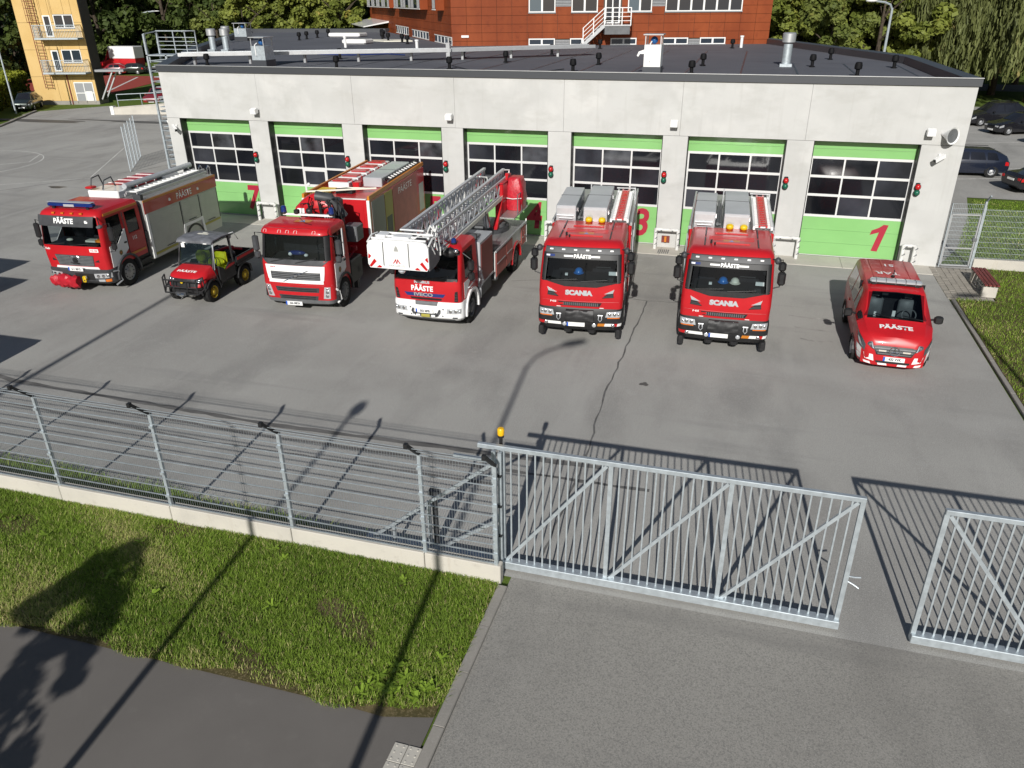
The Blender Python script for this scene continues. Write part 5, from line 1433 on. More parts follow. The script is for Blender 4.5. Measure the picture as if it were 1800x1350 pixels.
MB().rbox(-1.0, -.7, 2.45, 2.75, 3.0, 3.08, .03).build('roof_monitor', 'red_paint', t)
MB().tube([(.30, 2.9, 3.05), (.30, 7.1, 3.05)], .10, 12).build('hose_tube', 'silver_paint', t, True)
for yy in (3.3, 5, 6.8): MB().box(.2, .4, yy - .04, yy + .04, 2.67, 2.96).build('tube_bracket', 'dark_grey', t)
ld = MB().bar((.55, 2.6, 2.88), (.55, 7.0, 2.88), .05, .1).bar((.98, 2.6, 2.88), (.98, 7.0, 2.88), .05, .1).bar((1.08, 2.6, 2.80), (1.08, 7.0, 2.80), .05, .1).bar((.48, 2.6, 2.80), (.48, 7.0, 2.80), .05, .1).build('roof_ladder', 'alu', t)
for k in range(15): MB().bar((.56, 2.8 + k * .28, 2.9), (.97, 2.8 + k * .28, 2.9), .05, .05).build('rung', 'frame_white', ld)
for xx in (.75, 1.1): MB().tube([(xx, 7.0, 2.68), (xx, 7.0, 2.95), (xx, 7.1, 3.04), (xx, 7.2, 2.95), (xx, 7.2, 2.68)], .025).build('grab_loop', 'chrome', t)
MB().box(-1.1, 1.1, 2.27, 2.43, .7, 2.5).build('cab_gap', 'black_plastic', t)
MB().tube([(1.0, 2.33, .8), (1.0, 2.33, 2.6)], .07, 8).rbox(.9, 1.22, 2.28, 2.42, 1.3, 1.6, .02).build('exhaust_pipe', 'black_plastic', t, True)
for k in range(3): MB().box(.9 + .1 * k, 1.0 + .1 * k, 2.45, 2.6, 2.68, 2.86).build('valve', 'dark_grey', t)
chassis(t, .4, 7.1)
for yy in (1.05, 5.25):
    for s_ in (-1, 1):
        wheel(t, s_ * 1.22, yy, .49, .32, s_, hubout=(yy < 3))
        arch(t, s_ * 1.27 if s_ < 0 else .8, -.8 if s_ < 0 else 1.27, yy, .49, .58, 'black_plastic' if yy > 3 else 'dark_grey', .07, -8, 188)
        if yy > 3: sidepoly([(yy - .78, .5), (yy - .66, .5), (yy - .55, 1.16), (yy + .55, 1.16), (yy + .66, .5), (yy + .78, .5), (yy + .66, 1.27), (yy - .66, 1.27)], 1.243, .03, s_).build('arch_trim', 'white_paint', bd)
for s_ in (-1, 1):
    MB().box(s_ * 1.16 - .06, s_ * 1.16 + .06, 1.75, 2.4, .62, .68).box(s_ * 1.16 - .06, s_ * 1.16 + .06, 1.75, 2.4, .36, .42).box(s_ * 1.1 - .02, s_ * 1.1 + .02, 1.72, 2.42, .3, 1.0).build('step', 'black_plastic', t)
    MB().tube([(s_ * 1.2, .25, .75), (s_ * 1.25, .45, .72), (s_ * 1.25, .55, .35), (s_ * 1.18, .3, .25)], .03, 6).build('step_rail', 'alu', t)

# ------------------------------------------------------------------ crane truck
t = thing('crane_truck', 'red crane truck with a white grille frame and a folded crane behind its cab', 'rescue truck', (8.92, -10.45, 0), 4.5)
c = Cab([(.44, 1.17, .06, 1.55, .08, .2), (.98, 1.195, .0, 1.55, .07, .2), (1.6, 1.19, .02, 1.55, .07, .2), (1.75, 1.18, .05, 1.55, .07, .2), (2.50, 1.15, .20, 1.55, .07, .22), (2.60, 1.14, .22, 1.55, .07, .22),
         (2.70, 1.10, .30, 1.53, .06, .24), (2.76, 1.0, .44, 1.45, .05, .24)])
sw = [(.55, 1.2, 1.62, 2.5)]
b = c.shell((.87, 1.75, 2.5), sw).build('cab', 'red_paint', t, True, 30)
c.shell((.87, 1.75, 2.5), sw, .03).build('cab_lining', 'interior', b)
c.patch((-1.0, 1.0), (-.97, .97), 1.75, 2.5, -.012, 12, 6, depth=.016).build('windscreen', 'windscreen', t, True)
c.patch((-1.08, 1.08), (-1.07, 1.07), 2.5, 2.56, .01, 12, 1).build('windscreen_seal', 'black_plastic', t)
v = c.patch((-1.12, 1.12), (-1.08, 1.08), 2.54, 2.71, .10, 16, 3, depth=.0).build('sun_visor', 'red_paint', t, True, 40)
for xx in (-.92, -.42, -.15, .12, .72):
    for s_ in (-1, 1): c.line([(xx + s_ * .05, 2.59), (xx + s_ * .05, 2.65), (xx + s_ * .02, 2.67)], .006, .108).build('visor_mark', 'white_print', v)
for s_ in (-1, 1): c.poly([(s_ * 1.02, 1.75), (s_ * 1.16, 1.76), (s_ * 1.13, 2.52), (s_ * .98, 2.52)], .008).build('pillar_trim', 'black_plastic', t, True, 60)
c.patch((-.92, .92), (-1.12, 1.12), 1.60, 1.77, .014, 14, 3).build('cowl', 'dark_grey', t, True, 40)
wiper(c, t, (-.8, 1.68), (-.1, 1.84)); wiper(c, t, (.05, 1.68), (.75, 1.84))
fr = MB()
for (bb_, tt_, z0, z1) in (((-.92, .92), (-.92, .92), 1.02, 1.13), ((-.98, .98), (-1.0, 1.0), 1.38, 1.59), ((-.94, -.83), (-.98, -.84), 1.13, 1.38), ((.83, .94), (.84, .98), 1.13, 1.38)):
    q = c.patch(bb_, tt_, z0, z1, .02, 10, 2); fr.add(q.v, q.f)
fr.build('grille_frame', 'white_paint', t)
g = c.patch((-.83, .83), (-.85, .85), 1.13, 1.38, .004, 10, 2).build('grille', 'black_plastic', t)
for k in range(4): c.patch((-.82, .82), (-.82, .82), 1.15 + k * .058, 1.18 + k * .058, .014, 8, 1).build('slat', 'mid_grey', g)
c.line([(-.42, 1.06), (0, 1.26), (.45, 1.45)], .014, .024).build('diagonal_bar', 'chrome', g)
MB().rbox(-.04, .06, c.F(0, 1.26) - .045, c.F(0, 1.26) - .01, 1.22, 1.31, .012).build('badge', 'chrome', g)
c.text('RUKKI AS', -.75, 1.52, .045, t, 'red_lens', .024, bold=.002)
for (z0, z1, w_) in ((.72, .88, .75), (.46, .6, .68)):
    o = c.patch((-w_ + .04, w_ - .04), (-w_, w_), z0, z1, .006, 10, 2).build('lower_grille', 'dark_grey', t)
    for k in range(2): c.patch((-w_ + .1, w_ - .1), (-w_ + .1, w_ - .1), z0 + .03 + k * .06, z0 + .055 + k * .06, .016, 8, 1).build('slat', 'black_plastic', o)
c.line([(-1.15, .965), (0, .955), (1.15, .965)], .010, .004).build('panel_gap', 'red_dark', t)
for s_ in (-1, 1):
    light_unit(c, t, [(s_ * .84, .52), (s_ * 1.06, .52), (s_ * 1.10, .92), (s_ * .92, .92)], .012, 'lens', [(s_ * .97, .62, .06), (s_ * .99, .75, .06), (s_ * 1.0, .86, .04)])
lo = Cab([(.27, 1.08, .18, .6, .10, .2), (.34, 1.15, .06, .6, .09, .2), (.46, 1.18, .03, .6, .08, .2)])
bm = lo.shell((0, 9, 9), []).build('bumper', 'mid_grey', t, True, 30)
plate(lo, t, -.16, .34, .56, .125, '366 MKN', y=.0)
for s_ in (-1, 1):
    X = s_ * 1.40
    mirror(t, [((X, .36, 2.15), (.2, .14, .5)), ((X - .02 * s_, .34, 1.78), (.2, .14, .22))], [[(s_ * 1.12, .4, 2.48), (X, .38, 2.5), (X, .38, 1.65), (s_ * 1.18, .4, 1.66)]], 'dark_grey')
    o = sidepoly([(.36, .84), (.62, .88), (1.22, 1.25), (1.22, 1.60), (.38, 1.60)], 1.193, .012, s_).build('door', 'white_paint', t)
    crest(o, lambda u, v_, q, s_=s_: (s_ * (1.205 + q), .72 + u * s_, 1.32 + v_), .11)
    sidepoly([(1.05, 1.5), (1.18, 1.5), (1.18, 1.55), (1.05, 1.55)], 1.206, .03, s_).build('door_handle', 'black_plastic', o)
    sidepoly([(1.20, 1.6), (1.27, 1.6), (1.27, 2.52), (1.20, 2.52)], 1.165, .02, s_).build('window_pillar', 'white_paint', t)
    sidepoly([(.55, 1.62), (1.2, 1.62), (1.2, 2.5), (.55, 2.5)], 1.16, .006, s_).build('side_window', 'side_glass', t)
    MB().tube([(s_ * 1.18, .32, .8), (s_ * 1.24, .42, .7), (s_ * 1.24, .52, .4), (s_ * 1.16, .4, .3)], .04, 6).build('step_rail', 'white_paint', t)
interior(t, c, 1.15, .3, 1.5, 1.14, .5, dash_z=1.72)
MB().ell((-.3, .45, 1.83), (.07, .07, .06)).ell((.25, .42, 1.82), (.07, .07, .05)).build('dash_clutter', 'white_print', t, True)
MB().ell((-.1, .5, 1.86), (.3, .1, .08)).build('dash_bag', 'blue_lens', t, True)
roof_emblem(t, .03, .95, 2.77, .27)
o = MB().bar((-.85, 1.38, 2.86), (.85, 1.38, 2.86), .07, .06).build('beacon_rack', 'white_paint', t)
beacon(t, -.82, 1.38, 2.88, .09, .22); beacon(t, .82, 1.38, 2.88, .09, .22)
MB().rbox(-.45, -.3, 1.3, 1.46, 2.88, 3.02, .02).ell((.05, 1.4, 2.98), (.12, .1, .1)).build('rack_lamp', 'black_plastic', t, True)
MB().tube([(-.3, 1.35, 2.77), (.2, .7, 2.775), (.5, .55, 2.77)], .01, 4).build('roof_cable', 'cable', t)
# folded crane: column, knuckle arms, ram, hoses
cr = MB().rbox(-.35, .35, 1.9, 2.5, .9, 2.2, .05).cyl(0, 2.2, 2.0, 2.5, .32, 14).build('crane_column', 'black_plastic', t)
hump = []
for k in range(9):
    u = k / 8; xx = -.75 + u * 1.35
    hump.append([(xx, 2.25 + .30 * cos(a) * (.8 + .3 * sin(pi * u)), 2.80 + .16 * u + (.50 * sin(pi * (u * .8 + .1))) * sin(a)) for a in [2 * pi * q / 12 for q in range(12)]])
MB().rings(hump).build('crane_arm', 'red_paint', cr, True, 50)
MB().rbox(-.05, .65, 2.35, 2.8, 1.5, 3.15, .06).rbox(.25, .6, 2.0, 2.4, 2.5, 3.2, .08).rbox(.0, .75, 1.9, 2.3, 1.2, 2.3, .06).tube([(.0, 2.1, 3.3), (.45, 2.15, 3.25), (.8, 2.35, 2.6)], .17, 10).tube([(-.5, 2.6, 2.6), (.4, 2.5, 3.2)], .12, 10).tube([(-.9, 2.35, 2.1), (.9, 2.4, 2.15)], .16, 4).build('knuckle_arm', 'dark_grey', cr, True, 40)
MB().box(-.62, -.38, 1.93, 1.95, 2.72, 2.92).build('warning_sign', 'white_print', cr)
hs = MB()
r2 = random.Random(3)
for k in range(26):
    x0 = r2.uniform(-.25, .7); x1 = x0 + r2.uniform(-.3, .4); z0 = r2.uniform(2.6, 3.3); z1 = r2.uniform(1.5, 2.2)
    hs.tube([(x0, 2.05, z0), ((x0 + x1) / 2 + r2.uniform(-.15, .15), 1.85, z0 + r2.uniform(-.1, .15)), (x1, 1.9, (z0 + z1) / 2), (x1 + r2.uniform(-.1, .1), 2.05, z1)], .022, 6)
hs.build('crane_hoses', 'black_plastic', cr, True)
hs = MB()
for k in range(6): hs.tube([(.3 + k * .09, 1.95, 2.75 - k * .05), (.4 + k * .08, 1.82, 2.5), (.5 + k * .07, 1.95, 2.2 - .04 * k)], .014, 5)
hs.build('crane_pipes', 'alu', cr, True)
MB().rbox(.72, 1.22, 2.3, 2.9, 1.75, 2.28, .03).build('stabiliser_box', 'mid_grey', t)
MB().rbox(-1.2, 1.2, 2.1, 2.4, .75, 1.0, .02).box(1.0, 1.15, 2.15, 2.3, .2, .8).box(-1.15, -1.0, 2.15, 2.3, .2, .8).build('stabiliser', 'black_plastic', t)
MB().tube([(.95, 1.75, .8), (.95, 1.75, 2.5)], .08, 10).build('exhaust_stack', 'silver_paint', t, True)
MB().rbox(.6, 1.2, 1.6, 2.6, .5, 1.3, .04).rbox(-1.2, -.6, 1.6, 2.6, .5, 1.3, .04).build('tank', 'black_plastic', t)
MB().cyl(.8, 2.9, 1.3, 1.45, .12, 10).tube([(.85, 2.2, .9), (1.0, 2.0, 1.3), (1.05, 2.3, 1.45)], .03).build('hose_reel', 'red_cover', t)
# rear body
bd = MB().rbox(-1.24, 1.24, 3.6, 9.75, .85, 2.86, .02).build('body', 'red_paint', t)
MB().box(-1.0, 1.0, 3.585, 3.6, 1.1, 2.7).build('front_panel', 'red_paint', bd)
for s_ in (-1, 1):
    MB().box(s_ * 1.19 - .05, s_ * 1.19 + .05, 3.56, 3.62, .9, 2.86).build('front_edge', 'white_paint', bd)
    MB().bar((s_ * 1.2, 3.6, 2.93), (s_ * 1.2, 9.75, 2.98), .08, .14).build('roof_rail', 'orange_stripe', bd)
    sidepoly([(3.75, 1.15), (5.0, 1.15), (5.0, 2.78), (3.75, 2.78)], 1.242, .012, s_).build('shutter', P('dull_shutter', (.24, .24, .22), .55, .3), bd)
    o = sidepoly([(5.05, 1.15), (5.85, 1.15), (5.85, 2.78), (5.05, 2.78)], 1.242, .012, s_).build('panel', 'olive_yellow', bd)
    sidepoly([(5.15, 1.25), (5.7, 1.25), (5.7, 1.9), (5.15, 1.9)], 1.255, .004, s_).build('opening', 'black_plastic', o)
    o = sidepoly([(5.9, 1.15), (8.7, 1.15), (8.7, 2.82), (5.9, 2.82)], 1.242, .012, s_).build('tarpaulin', P('faded_red', (.40, .11, .09), .6, noise=(3, .12, 4)), bd)
    side_text('PÄÄSTE', .34, o, 'white_print', 7.3, 2.55, s_ * 1.258, s_, sx=1.4)
    sidepoly([(9.0, 1.2), (9.6, 1.2), (9.6, 2.3), (9.0, 2.3)], 1.242, .012, s_).build('shutter', 'shutter', bd)
    sidepoly([(3.62, 1.0), (9.7, 1.0), (9.7, 1.08), (3.62, 1.08)], 1.242, .02, s_).build('reflective_strip', 'olive_yellow', bd)
MB().box(-1.1, 1.1, 3.62, 3.72, 2.865, 2.885).build('white_edge', 'white_paint', bd)
MB().bar((-1.15, 3.75, 3.05), (1.1, 4.7, 3.05), .05).tube([(-.2, 4.75, 3.0), (.9, 4.75, 3.02)], .03).build('cross_bar', 'straw_white', bd)
o = MB().rbox(.25, .98, 5.6, 8.8, 2.87, 3.22, .02).build('roof_box', 'silver_paint', t)
MB().box(.24, .99, 7.1, 7.12, 3.0, 3.228).build('lid_gap', 'dark_grey', o)
for k in range(5):
    y0 = 5.2 + k * .9
    o = MB().rbox(-.95, -.15, y0, y0 + .8, 2.87, 3.08, .02).build('roof_crate', 'white_paint', t)
    MB().rbox(-.85, -.25, y0 + .15, y0 + .65, 3.085, 3.12, .015).box(-.96, -.14, y0 + .35, y0 + .42, 2.9, 3.086).build('crate_lid', 'red_paint', o)
MB().rbox(-.05, .2, 5.3, 5.7, 2.87, 3.08, .03).build('red_canister', 'red_paint', t)
MB().tube([(-.35, 4.5, 2.9), (.0, 4.6, 2.92), (.3, 4.55, 2.9)], .13, 10).build('rolled_hose', 'black_plastic', t, True)
MB().rbox(-1.1, -.5, 3.9, 5.0, 2.87, 2.95, .02).build('roof_tray', 'yellow', t)
ld = MB().bar((1.0, 5.8, 3.12), (1.0, 9.6, 3.12), .04, .09).bar((1.14, 5.8, 3.05), (1.14, 9.6, 3.05), .04, .09).build('roof_ladder', 'dark_grey', t)
for k in range(11): MB().bar((.99, 6.2 + k * .3, 3.14), (1.15, 6.2 + k * .3, 3.10), .05, .04).build('rung', 'frame_white', ld)
chassis(t, .4, 9.6)
for yy in (.95, 6.3, 7.6):
    for s_ in (-1, 1):
        wheel(t, s_ * 1.22, yy, .51, .32, s_, hub='mid_grey', hubout=True)
        arch(t, s_ * 1.26 if s_ < 0 else .8, -.8 if s_ < 0 else 1.26, yy, .51, .58, 'black_plastic', .06, -8, 188)
# ------------------------------------------------------------------ turntable ladder truck
t = thing('ladder_truck', 'red and white ladder truck with a white rescue cage hanging before its cab', 'ladder truck', (13.45, -10.75, 0), 1)
c = Cab([(.93, 1.06, .05, 1.75, .05, .15), (1.3, 1.07, .0, 1.75, .05, .15), (1.62, 1.065, .02, 1.75, .05, .16), (2.40, 1.02, .26, 1.75, .05, .18), (2.50, .99, .34, 1.74, .05, .2), (2.57, .9, .48, 1.7, .04, .22), (2.59, .8, .62, 1.6, .03, .2)])
sw = [(.55, 1.35, 1.55, 2.38)]
b = c.shell((.87, 1.62, 2.4), sw).build('cab', 'red_paint', t, True, 30)
c.shell((.87, 1.62, 2.4), sw, .03).build('cab_lining', 'interior', b)
c.patch((-.9, .9), (-.87, .87), 1.62, 2.4, -.012, 12, 6, depth=.016).build('windscreen', 'windscreen', t, True)
c.patch((-.97, .97), (-.97, .97), 1.60, 1.68, .008, 10, 1).build('cowl', 'black_plastic', t)
c.patch((-.99, .99), (-.96, .96), 2.34, 2.46, .03, 12, 2).build('visor', 'black_plastic', t)
wiper(c, t, (-.7, 1.66), (-.05, 1.76)); wiper(c, t, (.05, 1.66), (.7, 1.76))
c.text('MAGIRUS', -.12, 1.535, .10, t, 'silver_paint', .010, bold=.006, sx=1.15)
c.text('PÄÄSTE', -.12, 1.34, .215, t, 'white_print', .010, bold=.008, sx=.95)
c.patch((-.62, .52), (-.70, .60), 1.09, 1.20, .008, 10, 1).build('name_band', 'blue_lens', t)
c.text('IVECO', -.09, 1.15, .15, t, 'alu', .018, bold=.007, sx=1.4)
c.patch((-.5, .46), (-.52, .48), .985, 1.055, .004, 8, 1).build('air_slot', 'black_plastic', t)
for s_ in (-1, 1):
    o = c.poly([(s_ * .86, .98), (s_ * .97, .98), (s_ * .98, 1.32), (s_ * .90, 1.30)], .010).build('corner_vent', 'black_plastic', t)
    for k in range(3): c.poly([(s_ * .87, 1.02 + k * .09), (s_ * .96, 1.02 + k * .09), (s_ * .96, 1.045 + k * .09), (s_ * .88, 1.045 + k * .09)], .018).build('slat', 'dark_grey', o)
lo = Cab([(.36, 1.05, .10, .7, .08, .18), (.46, 1.10, -.02, .7, .08, .2), (.88, 1.10, -.03, .7, .08, .2), (.945, 1.08, .01, .7, .07, .2)])
bm = lo.shell((0, 9, 9), []).build('bumper', 'white_paint', t, True, 30)
lo.patch((-1.0, 1.0), (-1.04, 1.04), .34, .40, .004, 10, 1).build('bumper_lip', 'dark_grey', bm)
for s_ in (-1, 1):
    light_unit(lo, bm, [(s_ * .62, .60), (s_ * 1.05, .61), (s_ * 1.06, .77), (s_ * .64, .76)], .008, 'lens', [(s_ * .74, .68, .055), (s_ * .90, .69, .055), (s_ * 1.0, .69, .035)])
    lo.poly([(s_ * .80, .46), (s_ * .95, .46), (s_ * .95, .50), (s_ * .80, .50)], .006).build('step_slot', 'dark_grey', bm)
    for (xx, z) in ((.52, .74), (.50, .52)): MB().cyl(0, 0, 0, .01, .025, 8).xf(Matrix.Translation((s_ * xx, lo.F(xx, z) - .002, z)) @ Matrix.Rotation(pi / 2, 4, 'X')).build('plug', 'mid_grey', bm)
    MB().tube([(s_ * .42 - .0, -.06, .72), (s_ * .42, -.14, .68), (s_ * .36, -.16, .60), (s_ * .30, -.1, .62)], .028, 8).build('tow_hook', 'dark_grey', bm, True)
lo.patch((-.34, .34), (-.36, .36), .84, .945, .006, 6, 2).build('grille', 'mid_grey', bm)
plate(lo, t, -.06, .665, .54, .12, '003 MPB', y=-.07)
MB().rbox(-.36, .36, -.12, -.03, .52, .60, .02).build('winch_bar', 'dark_grey', bm)
MB().rbox(-.14, .14, -.15, -.12, .5, .6, .02).build('winch_centre', 'olive_yellow', bm)
MB().box(-.3, -.18, -.135, -.12, .53, .58).box(.18, .3, -.135, -.12, .53, .58).build('reflector', 'white_print', bm)
for s_ in (-1, 1):
    o = sidepoly([(.35, .98), (1.45, .98), (1.45, 1.5), (.35, 1.5)], 1.068, .012, s_).build('door', 'red_dark', t)
    sidepoly([(.4, 1.0), (1.0, 1.45), (1.0, 1.5), (.36, 1.5)], 1.082, .004, s_).build('door_mark', 'white_paint', o)
    sidepoly([(.55, 1.55), (1.35, 1.55), (1.35, 2.38), (.55, 2.38)], 1.03, .006, s_).build('side_window', 'side_glass', t)
    a = arch(t, s_ * 1.14 if s_ < 0 else .75, -.75 if s_ < 0 else 1.14, 1.05, .48, .56, 'white_paint', .09, -12, 186)
    MB().tube([(s_ * 1.05, .7, 1.2), (s_ * 1.13, .75, 1.25), (s_ * 1.13, 1.3, 1.3)], .02).build('hand_rail', 'alu', t)
mirror(t, [((1.26, .52, 2.0), (.2, .16, .34)), ((1.26, .54, 1.66), (.2, .16, .26))], [[(1.02, .5, 2.36), (1.26, .5, 2.2)], [(1.05, .55, 1.6), (1.26, .55, 1.7)]])
mirror(t, [((-1.26, .52, 2.0), (.2, .16, .34)), ((-1.26, .54, 1.66), (.2, .16, .26))], [[(-1.02, .5, 2.36), (-1.26, .5, 2.2)], [(-1.05, .55, 1.6), (-1.26, .55, 1.7)]])
MB().ell((.72, .28, 2.42), (.19, .17, .15), 12, 7).build('search_lamp', 'black_plastic', t, True)
MB().ell((.92, .2, 2.5), (.09, .07, .07), 10, 6).build('search_lens', 'chrome', t, True)
beacon(t, .72, .62, 2.58, .08, .15)
MB().tube([(.4, .7, 2.6), (.35, .6, 2.68), (.5, .5, 2.7), (.62, .62, 2.62)], .02).build('red_hose', 'red_cover', t)
interior(t, c, 1.1, .3, 1.7, 1.0, .5, dash_z=1.60)
# cabinet behind the cab
cb = MB().rbox(-1.1, 1.1, 1.95, 3.35, .85, 2.28, .02).build('equipment_cabinet', 'silver_paint', t)
for s_ in (-1, 1):
    sidepoly([(2.05, .95), (3.28, .95), (3.28, 2.18), (2.05, 2.18)], 1.102, .012, s_).build('cabinet_door', P('brown_red', (.20, .035, .028), .45), cb)
    sidepoly([(2.0, .9), (3.3, .9), (3.3, .95), (2.0, .95)], 1.102, .03, s_).build('rail', 'alu', cb)
MB().rbox(.2, .9, 2.1, 2.7, 2.29, 2.36, .01).build('roof_tray', 'mid_grey', cb)
MB().tube([(.15, 2.0, 2.3), (.15, 2.0, 2.75), (.15, 3.2, 2.75), (.15, 3.2, 2.3)], .02).tube([(.95, 2.1, 2.3), (.95, 2.1, 2.5), (.5, 2.1, 2.5), (.5, 2.1, 2.3)], .02).tube([(.9, 3.3, 2.3), (.9, 3.3, 2.9)], .018).build('rail', 'black_plastic', cb)
MB().ell((-.2, 2.3, 2.36), (.16, .14, .12)).ell((.05, 2.5, 2.36), (.12, .12, .1)).build('stowed_gear', 'lens', cb, True)
MB().bar((1.08, 1.9, .5), (1.12, 1.9, 1.4), .08).tube([(1.15, 1.85, 1.3), (1.2, 1.85, 1.1), (1.15, 1.85, .95)], .05, 8).build('air_pipe', 'silver_paint', t)
# platform deck and side lockers
dk = MB().rbox(-1.12, 1.12, 3.55, 7.7, .95, 1.52, .02).build('deck', 'silver_paint', t)
MB().box(-1.08, 1.08, 3.6, 7.65, 1.521, 1.535).build('deck_plate', 'tread_plate', dk)
MB().rbox(.5, 1.1, 3.45, 3.9, 1.53, 1.62, .02).box(.5, 1.1, 4.0, 4.3, 1.535, 1.55).build('deck_hatch', 'dark_grey', dk)
MB().box(.75, 1.1, 3.4, 3.54, .6, 1.5).build('deck_front', 'dark_grey', dk)
for s_ in (-1, 1):
    MB().box(s_ * 1.06 - .06, s_ * 1.06 + .06, 3.5, 3.56, .55, 1.52).build('deck_edge', 'white_paint', dk)
    for (a, d, z0, mt) in ((3.6, 4.8, .62, 'faded_red'), (4.85, 5.7, .62, 'faded_red'), (6.95, 7.25, .75, 'faded_red'), (7.3, 7.6, .75, 'faded_red')):
        o = MB().rbox(s_ * 1.11 - .16, s_ * 1.11 + .03, a, d, z0, 1.44, .015).build('locker', mt, dk)
        sidepoly([(a + .1, 1.05), (d - .1, 1.05), (d - .1, 1.08), (a + .1, 1.08)], 1.145, .015, s_).build('locker_handle', 'alu', o)
    MB().bar((s_ * 1.12, 3.6, 1.50), (s_ * 1.12, 7.7, 1.50), .06).build('edge_rail', 'alu', dk)
    o = arch(t, s_ * 1.15 if s_ < 0 else .7, -.7 if s_ < 0 else 1.15, 6.3, .48, .56, 'red_paint', .09, -5, 185)
rf = MB()
for z in (.75, 1.0, 1.25, 1.5): rf.bar((-1.1, 7.74, z), (1.1, 7.74, z), .035).bar((1.12, 7.3, z), (1.12, 7.72, z), .03)
rf.bar((1.12, 7.74, .7), (1.12, 7.74, 1.6), .04).bar((-1.12, 7.74, .7), (-1.12, 7.74, 1.6), .04)
rf.build('rear_rail', 'frame_white', t)
# turntable, lifting frame, operator stand
tt = MB().cyl(0, 6.2, 1.53, 1.70, .85, 24).build('turntable', 'dark_grey', t, True)
MB().cyl(0, 6.2, 1.70, 1.80, .72, 24).build('turntable_ring', 'mid_grey', tt, True)
for s_ in (-1, 1):
    MB().prism([(5.5, 1.78), (6.5, 1.78), (7.55, 2.75), (7.6, 3.3), (7.25, 3.35), (6.9, 2.9)], 'x', s_ * .52 - .06, s_ * .52 + .06).build('lifting_frame', 'red_paint', t)
    MB().tube([(s_ * .3, 5.4, 1.85), (s_ * .3, 5.0, 2.75)], .11, 10).build('lifting_ram', 'chrome', t, True)
MB().tube([(-.6, 7.35, 3.15), (.6, 7.35, 3.15)], .09, 12).build('pivot', 'dark_grey', t, True)
pf = MB().box(.45, 1.15, 5.9, 7.9, 2.02, 2.07).build('operator_stand', 'tread_plate', t)
MB().prism([(5.5, 1.72), (5.75, 1.72), (6.5, 2.75), (6.4, 2.8)], 'x', .50, .62).build('stand_bracket', 'red_paint', pf)
MB().tube([(1.12, 6.5, 2.07), (1.12, 6.5, 2.75), (1.12, 7.0, 2.75), (1.12, 7.0, 2.07)], .02).tube([(1.12, 7.2, 2.07), (1.12, 7.2, 2.65), (1.12, 7.7, 2.65), (1.12, 7.7, 2.07)], .02).build('stand_rail', 'mid_grey', pf)
r2 = random.Random(9)
rr = []
for z, a in ((2.08, .95), (2.25, 1.0), (2.45, 1.02), (2.75, 1.0), (2.95, .93), (3.12, .80), (3.22, .70), (3.245, .4)):
    ring = []
    for k in range(16):
        an = 2 * pi * k / 16; cc, ss = cos(an), sin(an); q = a * r2.uniform(.89, 1.07)
        px = .84 + .33 * (abs(cc) ** .38) * (1 if cc > 0 else -1) * q; py = 7.35 + .46 * (abs(ss) ** .38) * (1 if ss > 0 else -1) * q
        ring.append((px, py, z))
    rr.append(ring)
o = MB().rings(rr).build('console_cover', 'red_cover', t, True, 60)
MB().tube([(.5, 6.86, 2.55), (.84, 6.84, 2.52), (1.16, 6.88, 2.55)], .015, 5).build('cover_strap', 'white_paint', o)
o = MB().rbox(.28, .62, 6.35, 6.95, 2.55, 3.12, .04).build('control_box', 'red_paint', t)
MB().rbox(.27, .63, 6.34, 6.96, 3.121, 3.18, .02).build('box_lid', 'red_cover', o)
MB().rbox(.3, .6, 6.4, 6.9, 1.85, 2.5, .03).build('winch_box', 'red_dark', t)
# nested ladder sections with lattice sides
def lad(y0, z0, y1, z1, hw, hgt, n, mat, name, rung=True, rail=.07, top=.10):
    d = (y1 - y0)
    m = MB()
    P0 = lambda s_, y: (s_ * hw, y, z0 + (z1 - z0) * (y - y0) / d)
    for s_ in (-1, 1):
        a = P0(s_, y0); b_ = P0(s_, y1)
        m.bar((a[0], a[1], a[2] + hgt), (b_[0], b_[1], b_[2] + hgt), top, .07); m.bar(a, b_, rail, .10)
    o = m.build(name, mat, t)
    for s_ in (-1, 1):
        for k in range(n):
            ya = y0 + d * k / n; yb = y0 + d * (k + .5) / n; yc = y0 + d * (k + 1) / n
            A = Vector(P0(s_, ya)); B = Vector(P0(s_, yb)) + Vector((0, 0, hgt)); C_ = Vector(P0(s_, yc))
            MB().tube([A, B], .022, 6).tube([B, C_], .022, 6).tube([C_, C_ + Vector((0, 0, hgt))], .014, 5).build('lattice', mat, o)
    if rung:
        for k in range(int(d / .3)):
            y = y0 + .15 + k * .3; p = P0(1, y)
            MB().tube([(-hw, y, p[2] + .02), (hw, y, p[2] + .02)], .022, 6).build('rung', mat, o)
    return o
lad(-.55, 2.64, 7.35, 2.84, .36, .62, 18, 'ladder_metal', 'ladder_section')
lad(-.1, 2.56, 7.3, 2.72, .48, .50, 13, 'ladder_metal', 'outer_ladder_section', False, .09, .05)
for s_ in (-1, 1): MB().bar((s_ * .56, .2, 2.50), (s_ * .56, 7.0, 2.66), .05, .12).build('side_beam', 'alu', t)
o = MB().bar((.60, .2, 2.52), (.60, 6.6, 2.68), .02, .13).build('name_strip', 'straw_white', t)
hm = MB()
for k in range(16):
    y = -.3 + .04 * k; a = r2.uniform(-.4, .4)
    hm.tube([(a, y, 2.75 + r2.uniform(-.1, .2)), (a + r2.uniform(-.3, .3), y - .15, 2.9 + r2.uniform(-.1, .2)), (a + r2.uniform(-.3, .3), y - .3, 2.7)], .018, 5)
hm.build('ladder_head_cables', 'black_plastic', t)
